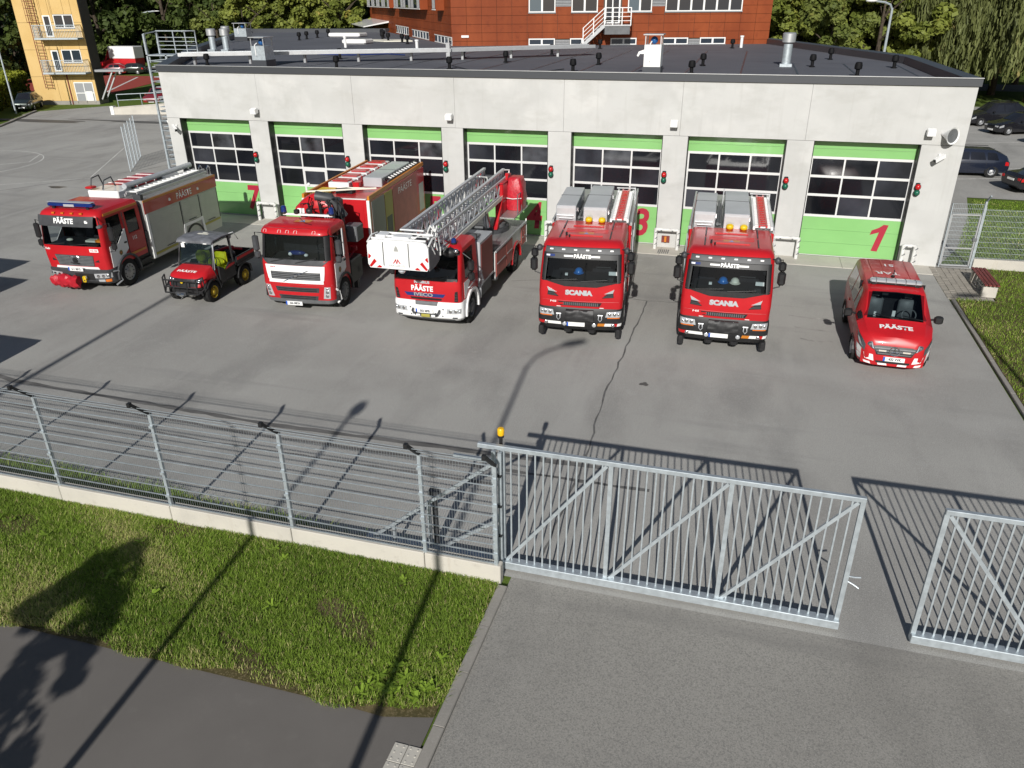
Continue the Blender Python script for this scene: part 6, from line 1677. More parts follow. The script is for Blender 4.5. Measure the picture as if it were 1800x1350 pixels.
MB().tube([(-.34, -.5, 3.27), (-.34, -.75, 3.3), (.34, -.75, 3.3), (.34, -.5, 3.27)], .04, 8).rbox(-.3, .3, -.75, -.55, 2.7, 2.95, .03).build('ladder_head', 'alu', t, True, 40)
MB().tube([(.38, 7.3, 3.45), (.5, 7.6, 3.4), (.52, 7.55, 3.1), (.4, 7.2, 2.9)], .03).tube([(-.2, 6.2, 3.4), (-.05, 6.6, 3.3), (.1, 6.2, 3.25)], .03).build('cable_loop', 'frame_white', t)
# rescue cage
BX0, BX1, BY, BZ0, BZ1 = -1.02, .76, -1.56, 2.42, 3.22
fp = [(BX0 + .06, BZ0), (BX1 - .06, BZ0), (BX1, BZ0 + .1), (BX1, BZ1 - .18), (BX1 - .06, BZ1 - .05), (BX1 - .2, BZ1), (BX0 + .2, BZ1), (BX0 + .06, BZ1 - .05), (BX0, BZ1 - .18), (BX0, BZ0 + .1)]
cg = MB().prism(fp, 'y', BY, BY + .06).build('rescue_cage', 'white_paint', t)
for xx in (-.55, .19): MB().box(xx - .012, xx + .012, BY - .008, BY + .01, BZ0 + .08, BZ1 - .06).build('panel_gap', 'dark_grey', cg)
for s_, x0 in ((1, BX0), (-1, BX1)):
    for (a, b_) in (((.07, .0), (.26, .16)), ((.02, .18), (.19, .34)), ((.0, .36), (.09, .46))):
        w_ = .10
        xa, xb = x0 + s_ * (a[0] + .02), x0 + s_ * (b_[0] + .02)
    for k, (p0, p1, p2, p3) in enumerate((((.24, .015), (.38, .015), (.41, .05), (.33, .09)), ((.03, .05), (.09, .015), (.26, .19), (.19, .26)), ((.01, .27), (.04, .25), (.11, .33), (.03, .40)))):
        pts = [(x0 + s_ * p[0], BY - .004, BZ0 + p[1]) for p in (p0, p1, p2, p3)]
        MB().quad(*pts).build('hazard_stripe', 'red_lens', cg)
mk = MB()
for s_ in (-1, 1):
    mk.bar((-.17 + s_ * .02, BY - .006, BZ0 + .28), (-.17 + s_ * .10, BY - .006, BZ0 + .16), .025, .006, (0, 1, 0))
    mk.bar((-.17 + s_ * .03, BY - .006, BZ0 + .28), (-.17 + s_ * .005, BY - .006, BZ0 + .16), .02, .006, (0, 1, 0))
mk.build('maker_mark', 'red_lens', cg)
text_on('MAGIRUS', .085, cg, 'shutter', lambda u, v: (-.17 + u, BY - .006, BZ0 + .095 + v), sx=1.3)
MB().prism([(-.24, BZ0 + .5), (-.10, BZ0 + .5), (-.13, BZ0 + .6), (-.17, BZ0 + .66), (-.21, BZ0 + .6)], 'y', BY - .004, BY).build('cage_badge', 'shutter', cg)
for s_, xx in ((-1, BX0), (1, BX1)):
    MB().prism([(BY + .06, BZ0), (BY + .06, BZ1 - .1), (BY + .3, BZ1 - .3), (BY + .85, BZ1 - .42), (BY + .85, BZ0 + .1), (BY + .5, BZ0)], 'x', xx - (.03 if s_ > 0 else 0), xx + (0 if s_ > 0 else .03)).build('side_panel', 'mid_grey', cg)
    r_ = MB().tube([(xx, BY + .05, BZ1 - .1), (xx, BY + .35, BZ1 + .02), (xx, BY + .75, BZ1 - .02), (xx, BY + .9, BZ1 - .35), (xx, BY + .9, BZ0 + .2)], .025, 8)
    r_.tube([(xx, BY + .5, BZ1), (xx, BY + .7, BZ1 - .4)], .02).tube([(xx, BY + .2, BZ1 - .1), (xx, BY + .5, BZ1 - .45)], .02)
    r_.build('side_rail', 'frame_white', cg, True)
tp_ = MB()
for xx in (-.75, -.45, .2, .5): tp_.box(xx - .09, xx + .09, BY + .06, BY + .7, BZ1 - .06, BZ1 - .01)
for (yy) in (.12, .4, .72): tp_.tube([(BX0 + .1, BY + yy, BZ1 + .0), (BX1 - .1, BY + yy, BZ1 + .0)], .03, 8)
tp_.build('top_rail', 'frame_white', cg)
MB().rbox(-.35, .15, BY + .15, BY + .5, BZ1 - .05, BZ1 + .06, .03).rbox(-.9, -.6, BY + .3, BY + .7, BZ1 - .1, BZ1 + .04, .03).build('top_box', 'white_paint', cg)
MB().rbox(-.18, .2, BY + .52, BY + .68, BZ1 - .03, BZ1 + .0, .01).rbox(.3, .6, BY + .2, BY + .4, BZ1 - .02, BZ1 + .02, .01).build('top_slot', 'black_plastic', cg)
MB().box(BX0 + .05, BX1 - .05, BY + .06, BY + .9, BZ0 + .02, BZ0 + .06).build('cage_floor', 'tread_plate', cg)
MB().lathe([(.10, 0), (.11, -.04), (.06, -.1), (.01, -.11)], (-.12, BY + .2, BZ0 - .06), 'z', 12).tube([(-.5, BY + .3, BZ0 - .05), (.3, BY + .3, BZ0 - .05)], .02).build('under_lamp', 'lens', cg, True)
hr = MB()
for k in range(3):
    hr.tube([(.35 + .14 * k, BY + .8, BZ1 - .35), (.40 + .12 * k, BY + .95, BZ1 + .0), (.5 + .1 * k, BY + .9, BZ1 + .22), (.7, BY + .75, BZ1 + .1)], .02, 6)
hr.build('cage_hoop', 'frame_white', cg, True)
chassis(t, .4, 7.5)
for yy in (1.05, 6.3):
    for s_ in (-1, 1): wheel(t, s_ * 1.10, yy, .475, .3, s_, hub='mid_grey')
MB().rbox(.55, 1.05, 2.2, 3.3, .4, .85, .03).rbox(-1.05, -.55, 2.2, 3.3, .4, .85, .03).build('tank', 'dark_grey', t)
MB().box(-1.12, 1.12, 5.2, 5.45, .5, .9).box(-1.12, 1.12, 3.6, 3.85, .5, .9).build('stabiliser', 'mid_grey', t)

# ------------------------------------------------------------------ small utility vehicle
t = thing('utility_vehicle', 'small red and black utility vehicle with yellow wheel hubs between the two left trucks', 'utility vehicle', (4.87, -10.75, 0), 1)
hood = Cab([(.62, .62, .02, .9, .06, .14), (.80, .70, .06, .95, .10, .18), (.95, .68, .14, 1.0, .12, .2), (1.06, .60, .40, 1.0, .06, .2), (1.13, .54, .72, 1.02, .03, .15)])
h = hood.shell((0, 9, 9), []).build('hood', 'red_paint', t, True, 40)
text_on('PÄÄSTE', .21, h, 'white_print', lambda u, v: (u - .04, .36 + v * .55, 1.052 + v * .22), bold=.007, shear=.15, sx=1.0)
fr = hood.patch((-.5, .5), (-.55, .55), .63, .88, .012, 8, 2).build('front_panel', 'black_plastic', t)
MB().lathe([(.05, 0), (.05, -.02), (.01, -.025)], (-.02, .0, .8), 'y', 10).build('badge', 'yellow', fr)
for s_ in (-1, 1):
    light_unit(hood, t, [(s_ * .32, .76), (s_ * .60, .78), (s_ * .63, .90), (s_ * .36, .88)], .018, 'lens_dark', [(s_ * .42, .82, .04), (s_ * .54, .83, .04)])
gd = MB()
for s_ in (-1, 1):
    gd.tube([(s_ * .62, -.12, .45), (s_ * .62, -.14, .95), (s_ * .72, .1, .98), (s_ * .74, .12, .6), (s_ * .62, -.12, .45)], .025, 6)
    gd.tube([(s_ * .25, -.13, .42), (s_ * .25, -.14, .88)], .022, 6)
for z in (.45, .66, .88): gd.tube([(-.62, -.13, z), (.62, -.13, z)], .025, 6)
gd.build('brush_guard', 'black_plastic', t)
MB().rbox(-.2, .2, -.2, -.02, .38, .52, .02).build('winch', 'dark_grey', t)
MB().tube([(-.1, -.2, .46), (.0, -.24, .42), (.08, -.2, .36), (.02, -.22, .32)], .02).lathe([(.05, -.06), (.05, .06)], (.1, -.2, .44), 'x', 10).build('winch_hook', 'chrome', t)
ch = MB().rbox(-.6, .6, .15, 3.1, .36, .56, .03).build('frame', 'black_plastic', t)
MB().rbox(-.72, .72, .98, 2.0, .50, .62, .02).build('floor', 'dark_grey', t)
bt = MB()
for s_ in (-1, 1):
    bt.prism([(.98, .5), (1.25, .5), (1.3, .55), (1.25, .95), (.98, 1.1)], 'x', s_ * .74 - .03, s_ * .74 + .03)
bt.build('side_cowl', 'black_plastic', t)
# cab frame, roof and screen
fm = MB()
for s_ in (-1, 1):
    fm.tube([(s_ * .66, .82, 1.05), (s_ * .62, 1.05, 1.88), (s_ * .62, 1.9, 1.90), (s_ * .68, 1.98, .62)], .032, 8)
    fm.tube([(s_ * .66, .82, 1.05), (s_ * .72, .95, .55)], .03, 6)
fm.tube([(-.62, 1.05, 1.88), (.62, 1.05, 1.88)], .03).tube([(-.62, 1.9, 1.9), (.62, 1.9, 1.9)], .03)
fm.build('cab_frame', 'black_plastic', t, True)
rf = []
for (y, z, w_) in ((.92, 1.90, .66), (1.05, 1.97, .68), (1.5, 2.0, .70), (1.95, 1.96, .70), (2.05, 1.91, .68)):
    rf.append([(-w_, y, z - .06), (w_, y, z - .06), (w_, y, z - .02), (w_ * .75, y, z + .02), (0, y, z + .03), (-w_ * .75, y, z + .02), (-w_, y, z - .02)])
r_ = MB().rings(rf).build('roof', P('roof_grey', (.15, .155, .17), .5, .1, noise=(5, .35, 6)), t, True, 30)
MB().box(-.15, .25, 1.4, 1.5, 2.028, 2.034).box(-.05, .12, 1.55, 1.62, 2.028, 2.034).build('roof_mark', 'straw_white', r_)
for s_ in (-.35, .45): MB().box(s_ - .08, s_ + .05, .90, .93, 1.84, 1.87).build('roof_clip', 'white_print', r_)
MB().add([(-.6, .85, 1.1), (.6, .85, 1.1), (.58, 1.04, 1.84), (-.58, 1.04, 1.84), (-.6, .86, 1.1), (.6, .86, 1.1), (.58, 1.05, 1.84), (-.58, 1.05, 1.84)], [(0, 1, 2, 3), (4, 7, 6, 5), (0, 4, 5, 1), (1, 5, 6, 2), (2, 6, 7, 3), (3, 7, 4, 0)]).build('windscreen', 'windscreen', t)
MB().box(-.55, -.42, .985, .99, 1.66, 1.8).build('paper_sticker', 'white_print', t)
MB().bar((.68, .84, 1.0), (.64, 1.03, 1.88), .05, .03).build('pillar_strip', 'silver_paint', t)
ds = MB().prism([(.95, 1.0), (1.15, 1.02), (1.22, .9), (1.1, .62), (.95, .62)], 'x', -.62, .62).build('dashboard', 'black_plastic', t)
w_ = MB()
for k in range(12):
    f = lambda a: (.3 + .18 * cos(a), 1.3 + .08 * sin(a), 1.12 + .16 * sin(a))
    w_.tube([f(2 * pi * k / 12), f(2 * pi * (k + 1) / 12)], .016, 5, False)
w_.build('steering_wheel', 'black_plastic', t)
for x in (-.32, .32):
    s_ = MB().rbox(x - .24, x + .24, 1.35, 1.8, .66, .82, .05).build('seat', 'yellow_jacket', t, True, 50)
    MB().rbox(x - .23, x + .23, 1.72, 1.88, .8, 1.35, .06).build('seat_back', 'yellow_jacket', s_, True, 50)
MB().ell((-.3, 1.55, 1.2), (.18, .14, .22)).ell((.35, 1.6, 1.05), (.22, .12, .14)).build('hi_vis_jacket', 'yellow_jacket', t, True)
# cargo bed, side panels, gear
for s_ in (-1, 1):
    o = sidepoly([(1.05, .58), (1.9, .58), (1.9, .98), (1.6, 1.05), (1.35, .85), (1.05, .85)], .70, .05, s_).build('door', 'black_plastic', t)
    sidepoly([(1.3, .86), (1.88, .92), (1.88, .98), (1.6, .98)], .752, .006, s_).build('door_stripe', 'red_dark', o)
    o = sidepoly([(2.05, .78), (3.15, .82), (3.15, 1.12), (2.05, 1.10)], .70, .05, s_).build('bed_side', 'black_plastic', t)
    sidepoly([(2.08, .98), (3.12, 1.0), (3.12, 1.09), (2.08, 1.07)], .752, .006, s_).build('bed_stripe', 'red_dark', o)
    MB().bar((s_ * .76, 2.05, .80), (s_ * .76, 3.15, .84), .03, .05).build('bed_rail', 'black_plastic', o)
    arch(t, s_ * .78 if s_ < 0 else .5, -.5 if s_ < 0 else .78, .55, .36, .38, 'black_plastic', .04, 0, 150)
    arch(t, s_ * .78 if s_ < 0 else .5, -.5 if s_ < 0 else .78, 2.4, .36, .40, 'black_plastic', .04, 0, 180)
bd = MB().box(-.68, .68, 2.05, 3.15, .74, .80).box(-.7, .7, 3.13, 3.17, .8, 1.1).build('cargo_bed', 'black_plastic', t)
r2 = random.Random(12)
gear = MB()
for k in range(7): gear.rbox(*[q for q in ()]) if False else gear.ell((r2.uniform(-.5, .5), r2.uniform(2.2, 2.95), 1.0 + r2.uniform(0, .15)), (.18, .16, .14), 8, 5)
gear.build('stowed_gear', 'dark_grey', t, True)
MB().tube([(-.4, 2.2, 1.1), (.2, 2.4, 1.3), (.5, 2.8, 1.15)], .05).ell((.3, 2.5, 1.25), (.12, .12, .1)).build('red_hose', 'red_cover', t, True)
MB().tube([(.55, 2.1, 1.1), (.55, 2.1, 1.75), (-.55, 2.1, 1.75), (-.55, 2.1, 1.1)], .025).lathe([(.09, 0), (.09, -.06), (.02, -.08)], (.55, 2.1, 1.8), 'y', 10).tube([(.2, 2.15, 1.78), (.6, 2.3, 1.9), (.62, 2.5, 1.6)], .015).build('rear_rack', 'alu', t)
for yy in (.55, 2.4):
    for s_ in (-1, 1):
        w_ = wheel(t, s_ * .76, yy, .345, .28, s_, hub=P('hub_yellow', (.42, .29, .015), .5))

# ------------------------------------------------------------------ passenger vehicles
class Body:
    """car body lofted through stations (y, z bottom, half width, z belt, half width top, z top)"""
    def __init__(s, st_): s.st = st_
    def at(s, y):
        L_ = s.st
        if y <= L_[0][0]: return L_[0]
        for a, b in zip(L_[:-1], L_[1:]):
            if y <= b[0]:
                t_ = (y - a[0]) / max(1e-6, b[0] - a[0]); return tuple(p + (q - p) * t_ for p, q in zip(a, b))
        return L_[-1]
    def ring(s, y):
        _, zb, hw, zw, ht, zt = s.at(y); e = min(.12, (zt - zw) * .35 + .02)
        R_ = [(hw * .90, zb), (hw * .985, zb + (zw - zb) * .35), (hw, zb + (zw - zb) * .7), (hw * .985, zw), (ht, zt - e * .7), (ht - e * .45, zt - e * .18), (ht - e * 1.3, zt), (0, zt + .02)]
        return [(x, y, z) for x, z in R_] + [(-x, y, z) for x, z in reversed(R_[:-1])]
    def shell(s, hole=None):
        m = MB().rings([s.ring(q[0]) for q in s.st])
        if hole:
            n = len(s.ring(0)); k0 = n // 2
            def cut(f):
                if len(f) != 4: return False
                ys = [m.v[i][1] for i in f]; idx = sorted(i % n for i in f)
                return min(ys) >= hole[0] - 1e-4 and max(ys) <= hole[1] + 1e-4 and idx[0] >= k0 - 1 and idx[-1] <= k0 + 1
            m.f = [f for f in m.f if not cut(f)]
        return m
    def side(s, y, v, sg, off=0):
        _, zb, hw, zw, ht, zt = s.at(y); e = min(.12, (zt - zw) * .35 + .02)
        return (sg * (hw * .985 + (ht - hw * .985) * v + off), y, zw + (zt - e * .7 - zw) * v)
    def lowside(s, y, v, sg, off=0):
        _, zb, hw, zw, ht, zt = s.at(y)
        P_ = [(hw * .90, zb), (hw * .985, zb + (zw - zb) * .35), (hw, zb + (zw - zb) * .7), (hw * .985, zw)]
        u = v * (zw - zb) / max(1e-6, zw - zb); ks = [0, .35, .7, 1]
        for i in range(3):
            if u <= ks[i + 1]:
                f = (u - ks[i]) / (ks[i + 1] - ks[i]); x = P_[i][0] + (P_[i + 1][0] - P_[i][0]) * f; break
        return (sg * (x + off), y, zb + (zw - zb) * v)
    def top(s, y, u, off=0, k=1.0):
        _, zb, hw, zw, ht, zt = s.at(y); e = min(.12, (zt - zw) * .35 + .02)
        return ((ht - e * 1.3) * u * k, y, zt + .02 * (1 - abs(u * k)) + off)
    def grid(s, fn, us, vs_, depth=None):
        g = [[fn(u, v) for u in us] for v in vs_]; m = MB(); W_ = len(us); m.v = [p for r_ in g for p in r_]
        m.f = [(j * W_ + i, j * W_ + i + 1, (j + 1) * W_ + i + 1, (j + 1) * W_ + i) for j in range(len(vs_) - 1) for i in range(W_ - 1)]
        return m
def lin(a, b, n): return [a + (b - a) * k / n for k in range(n + 1)]
def car_glass(bd, t, ws, rw, sides, mat='dark_glass', k=.96, off=.008):
    # windscreen and rear window stand proud along the slope
    def slope(y0, y1, nm):
        a = Vector(bd.top(y0, 0)); b = Vector(bd.top(y1, 0)); d = (b - a).normalized(); n_ = Vector((0, -d.z, d.y)) * off
        if n_.z < 0: n_ = -n_
        return bd.grid(lambda u, y: tuple(Vector(bd.top(y, u, 0, k)) + n_), lin(-1, 1, 8), lin(y0, y1, 8)).build(nm, mat, t, True)
    if ws: slope(*ws, 'windscreen')
    if rw: slope(*rw, 'rear_window')
    for sg in (-1, 1):
        for (y0, y1, s0, s1) in sides:   # s0/s1: slant of the front and rear edge
            bd.grid(lambda u, v: bd.side(y0 + s0 * v + (y1 + s1 * v - y0 - s0 * v) * u, .08 + .80 * v, sg, off), lin(0, 1, 6), lin(0, 1, 4)).build('side_window', mat, t, True)

# van
t = thing('van', 'red van with a clear light bar on its roof, parked at the right', 'van', (26.45, -10.42, 0), -1.2)
vb = Body([(.0, .34, .60, .62, .48, .70), (.03, .28, .68, .74, .55, .86), (.12, .25, .79, .90, .64, 1.0), (.32, .24, .89, 1.0, .73, 1.09), (.80, .24, .955, 1.12, .78, 1.20), (.86, .24, .955, 1.12, .78, 1.235),
           (1.46, .24, .955, 1.14, .76, 1.80), (1.62, .24, .955, 1.14, .76, 1.85), (2.6, .24, .955, 1.14, .77, 1.89), (4.3, .26, .955, 1.14, .77, 1.87), (4.5, .30, .94, 1.14, .74, 1.80), (4.58, .40, .90, 1.10, .70, 1.66)])
b = vb.shell((.86, 1.46)).build('body', 'red_paint', t, True, 32)
lin_ = MB()
for sg in (-1, 1):
    q = vb.grid(lambda u, v: vb.side(.9 + 1.5 * u, v * 1.05, sg, -.03), lin(0, 1, 6), lin(0, 1, 3)); lin_.add(q.v, q.f)
    q = vb.grid(lambda u, v: vb.lowside(.9 + 1.5 * u, .3 + .7 * v, sg, -.04), lin(0, 1, 6), lin(0, 1, 3)); lin_.add(q.v, q.f)
q = vb.grid(lambda u, y: (vb.top(y, u)[0], y, vb.top(y, u)[2] - .03), lin(-1, 1, 4), lin(1.47, 2.4, 4)); lin_.add(q.v, q.f)
lin_.box(-.84, .84, 2.3, 2.34, .5, 1.8).box(-.86, .86, .9, 2.3, .5, .55)
lin_.build('cabin_lining', 'interior', b)
MB().prism([(.80, 1.13), (1.30, 1.16), (1.38, 1.08), (1.34, .6), (.84, .6)], 'x', -.80, .80).build('dashboard', 'black_plastic', t)
for x in (-.42, .42):
    s_ = MB().rbox(x - .24, x + .24, 1.5, 1.98, .6, .92, .05).build('seat', 'seat_cloth', t, True, 50)
    MB().rbox(x - .23, x + .23, 1.9, 2.06, .9, 1.48, .06).rbox(x - .12, x + .12, 1.93, 2.04, 1.5, 1.68, .04).build('seat_back', 'mid_grey', s_, True, 50)
w_ = MB()
for k in range(14):
    fw_ = lambda a: (.42 + .18 * cos(a), 1.44 + .08 * sin(a), 1.2 + .15 * sin(a))
    w_.tube([fw_(2 * pi * k / 14), fw_(2 * pi * (k + 1) / 14)], .016, 5, False)
w_.build('steering_wheel', 'mid_grey', t)
MB().box(-.03, .05, 1.28, 1.31, 1.18, 1.34).box(-.5, -.44, 1.2, 1.24, 1.17, 1.3).build('dash_device', 'frame_white', t)
car_glass(vb, t, (.90, 1.44), None, [], 'windscreen', 1.14)
car_glass(vb, t, None, (4.51, 4.57), [(1.5, 2.05, .28, 0), (2.15, 3.05, 0, 0), (3.15, 4.2, 0, -.05)], 'dark_glass', 1.14)
vf = lambda z: .0 if z < .7 else .02 + (z - .72) * .22
# front face pieces follow the nose
def nose(x, z, off):
    best = 0
    # y of the nose at this height, from the stations
    pts_ = [(.40, .0), (.62, .0), (.72, .02), (.86, .08), (.98, .25), (1.06, .3)]
    y = pts_[0][1]
    for a, b_ in zip(pts_[:-1], pts_[1:]):
        if z >= a[0]: y = a[1] + (b_[1] - a[1]) * min(1, (z - a[0]) / (b_[0] - a[0]))
    a = abs(x); y += .0 if a < .4 else (a - .4) ** 2 * 1.0
    return (x, y - off, z)
class Nose(Cab):
    def F(s, x, z): return nose(x, z, 0)[1]
nz = Nose([(0, .9, 0, 1, 0, .1), (2, .9, 0, 1, 0, .1)])
fs = nz.poly([(-.76, .26), (.76, .26), (.80, .70), (-.80, .70)], .03, .3).build('front_bumper', 'red_paint', t, True, 60)
g = nz.poly([(-.42, .56), (.42, .56), (.55, .80), (-.55, .80)], .045).build('grille', 'black_plastic', t, True, 60)
for k in range(3): nz.poly([(-.40 - k * .04, .59 + k * .07), (.40 + k * .04, .59 + k * .07), (.41 + k * .04, .62 + k * .07), (-.41 - k * .04, .62 + k * .07)], .056).build('slat', 'mid_grey', g)
st_ = MB()
for k in range(20):
    a0, a1 = 2 * pi * k / 20, 2 * pi * (k + 1) / 20
    st_.tube([(.12 * cos(a0), -.065, .69 + .12 * sin(a0)), (.12 * cos(a1), -.065, .69 + .12 * sin(a1))], .012, 5, False)
for k in range(3): a = pi / 2 + 2 * pi * k / 3; st_.tube([(0, -.07, .69), (.12 * cos(a), -.066, .69 + .12 * sin(a))], [.018, .004], 6)
st_.build('star_badge', 'chrome', g)
for s_ in (-1, 1):
    nz.poly([(s_ * .2, .66), (s_ * .38, .66), (s_ * .39, .70), (s_ * .2, .70)], .062).build('blue_flasher', 'lens', g)
    hl = nz.poly([(s_ * .50, .70), (s_ * .78, .84), (s_ * .83, 1.03), (s_ * .55, .87)], .075).build('headlight', 'lens_dark', t, True, 60)
    for (x, z) in ((.60, .81), (.72, .92)): MB().lathe([(.05, 0), (.04, -.012), (.01, -.016)], (s_ * x, nz.F(x, z) - .076, z), 'y', 10).build('lamp', 'chrome', hl, True)
    nz.poly([(s_ * .51, .72), (s_ * .54, .73), (s_ * .59, .87), (s_ * .56, .86)], .082).build('lamp_strip', 'lens', hl)
    hl2 = vb.grid(lambda u, v: vb.lowside(.05 + (.16 + .26 * v) * u, .66 + .34 * v, s_, .014), lin(0, 1, 6), lin(0, 1, 4)).build('headlight', 'lens_dark', t, True)
    vb.grid(lambda u, v: vb.lowside(.09 + .12 * u + .14 * v, .74 + .16 * v, s_, .022), lin(0, 1, 3), lin(0, 1, 2)).build('lamp', 'lens', hl2, True)
    nz.poly([(s_ * .46, .37), (s_ * .68, .40), (s_ * .73, .56), (s_ * .50, .54)], .036).build('white_patch', 'white_print', t)
    nz.poly([(s_ * .12, .275), (s_ * .34, .275), (s_ * .36, .325), (s_ * .14, .325)], .036).build('white_patch', 'white_print', t)
    nz.poly([(s_ * .52, .275), (s_ * .68, .29), (s_ * .71, .34), (s_ * .55, .33)], .036).build('white_patch', 'white_print', t)
    vb.grid(lambda u, v: vb.lowside(.12 + .28 * u, .12 + .5 * v, s_, .006), lin(0, 1, 3), lin(0, 1, 3)).build('white_patch', 'white_print', t)
nz.poly([(-.40, .33), (.40, .33), (.42, .39), (-.42, .39)], .036).build('lower_grille', 'black_plastic', t)
plate(nz, t, .02, .46, .52, .115, '432 VVK', y=-.05)
text_on('PÄÄSTE', .24, t, 'white_print', lambda u, v: (u, .48 + v * .95, Vector(vb.top(.48 + v * .95, u / .7, 0)).z + .022), bold=.010)
# roof bar, marks
lb = MB().rbox(-.66, .66, 1.78, 2.02, 1.92, 2.04, .04).build('light_bar', 'lens', t, True, 40)
MB().box(-.6, -.5, 1.82, 1.98, 1.87, 1.93).box(.5, .6, 1.82, 1.98, 1.87, 1.93).box(-.67, .67, 1.80, 2.0, 1.905, 1.925).build('bar_foot', 'black_plastic', lb)
for k in range(5): MB().box(-.52 + k * .25, -.50 + k * .25, 1.775, 2.025, 1.925, 2.042).build('bar_divider', 'mid_grey', lb)
MB().cyl(.0, 2.5, 1.9, 1.96, .05, 8).cyl(.05, 2.75, 1.9, 2.05, .015, 6).build('antenna', 'black_plastic', t)
text_on('TAR', .34, t, 'white_print', lambda u, v: (-u - .1, 2.85 - v, 1.914 + 0 * u), bold=.005)
text_on('51', .32, t, 'white_print', lambda u, v: (-u + .0, 3.65 - v, 1.908), bold=.006)
for k in range(4): MB().box(-.5 + k * .32, -.48 + k * .32, 2.1, 4.2, 1.895, 1.906).build('roof_rib', 'red_paint', t)
for s_ in (-1, 1):
    m = MB().tube([(s_ * .93, 1.35, 1.15), (s_ * 1.08, 1.30, 1.2)], .03, 6).build('mirror', 'black_plastic', t)
    MB().rbox(s_ * 1.14 - .11, s_ * 1.14 + .11, 1.22, 1.36, 1.08, 1.30, .04).build('mirror_housing', 'black_plastic', m, True, 40)
    for yy in (1.18, 2.1, 3.1, 4.25):
        vb.grid(lambda u, v: vb.lowside(yy + .012 * u, .12 + .85 * v, s_, .004), lin(0, 1, 1), lin(0, 1, 5)).build('door_gap', 'black_plastic', t)
    vb.grid(lambda u, v: vb.lowside(1.1 + 3.0 * u, .02 + .2 * v, s_, .006), lin(0, 1, 6), lin(0, 1, 2)).build('side_sill', 'black_plastic', t)
    MB().box(s_ * .96 - .02, s_ * .96 + .02, 2.0, 2.12, .98, 1.02).box(s_ * .96 - .02, s_ * .96 + .02, 2.9, 3.1, .98, 1.02).build('door_handle', 'red_dark', t)
    for yy in (.92, 3.75):
        wheel(t, s_ * .955, yy, .33, .22, s_, hub='alu')
        arch(t, s_ * .965 if s_ < 0 else .7, -.7 if s_ < 0 else .965, yy, .33, .35, 'black_plastic', .03, -5, 185)
MB().bar((.1, .9, 1.26), (-.5, .98, 1.33), .02).bar((.75, .9, 1.26), (.2, .98, 1.33), .02).build('wiper', 'black_plastic', t)
MB().box(-.35, -.2, 1.42, 1.44, 1.72, 1.78).build('mirror_inside', 'black_plastic', t)

def car(name, label, x, y, yaw, paint, kind='estate', group=None, z=0):
    """ordinary parked car, front at local y = 0 facing -y"""
    t = thing(name, label, 'car', (x, y, z), yaw, group)
    L_ = 4.6
    if kind == 'estate': roofend, rear = 4.0, 4.55
    elif kind == 'hatch': L_, roofend, rear = 4.1, 3.5, 4.05
    elif kind == 'suv': roofend, rear = 3.9, 4.5
    else: roofend, rear = 3.3, 4.6
    h = 1.68 if kind == 'suv' else 1.46
    bl = .98 if kind == 'suv' else .88
    s_ = [(0, .32, .62, .52, .5, .60), (.06, .24, .78, .64, .62, .72), (.35, .22, .87, .80, .68, .84), (1.15, .22, .90, bl, .70, bl + .06), (1.85, .22, .90, bl + .02, .60, h - .04), (2.3, .22, .90, bl + .03, .60, h)]
    if kind == 'sedan': s_ += [(3.0, .22, .90, bl + .03, .59, h - .03), (3.85, .24, .89, bl + .04, .62, bl + .14), (4.45, .28, .84, bl, .62, bl + .08), (4.6, .4, .74, .74, .56, .8)]
    else: s_ += [(roofend - .3, .22, .90, bl + .03, .58, h - .02), (rear - .15, .26, .87, bl + .04, .60, bl + .25), (rear, .34, .78, .8, .56, .92)]
    B = Body(s_)
    B.shell().build('body', paint, t, True, 34)
    rs = (3.05, 3.8) if kind == 'sedan' else (roofend - .25, rear - .2)
    car_glass(B, t, (1.2, 1.83), rs, [(1.75, 2.45, .25, 0), (2.53, 3.3, 0, -.1 if kind != 'sedan' else -.25)] + ([(3.38, roofend - .05, 0, -.1)] if kind in ('estate', 'suv') else []), 'dark_glass', .97)
    for sg in (-1, 1):
        B.grid(lambda u, v: B.lowside(.10 + .28 * u, .62 + .26 * v, sg, .012), lin(0, 1, 4), lin(0, 1, 2)).build('headlight', 'lens', t, True)
        MB().box(sg * .58 - .14, sg * .58 + .14, -.01, .1, .56, .66).build('headlight', 'lens', t)
        B.grid(lambda u, v: B.lowside(rear - .25 + .2 * u, .62 + .3 * v, sg, .012), lin(0, 1, 3), lin(0, 1, 2)).build('tail_light', 'red_lens', t, True)
        MB().box(sg * .64 - .09, sg * .64 + .09, rear - .06, rear + .012, .68, .80).build('tail_light', 'red_lens', t)
        o = MB().rbox(sg * 1.0 - .09, sg * 1.0 + .09, 1.55, 1.68, bl, bl + .14, .03).build('mirror', paint, t, True, 40)
        for yy in (.82, rear - .85): wheel(t, sg * .895, yy, .33, .22, sg, hub='alu')
        for yy in (1.6, 2.49, 3.34): B.grid(lambda u, v: B.lowside(yy + .012 * u, .1 + .86 * v, sg, .003), lin(0, 1, 1), lin(0, 1, 4)).build('door_gap', 'black_plastic', t)
    MB().box(-.4, .4, -.015, .05, .42, .54).build('grille', 'black_plastic', t)
    MB().box(-.26, .26, -.03, 0, .30, .40).build('number_plate', 'white_print', t)
    MB().box(-.26, .26, rear - .0, rear + .02, .62, .72).build('number_plate', 'white_print', t)
    if kind in ('estate', 'suv'):
        for sg in (-1, 1): MB().bar((sg * .55, 2.1, h + .04), (sg * .55, roofend - .3, h + .03), .03).build('roof_rail', 'black_plastic', t)
    return t
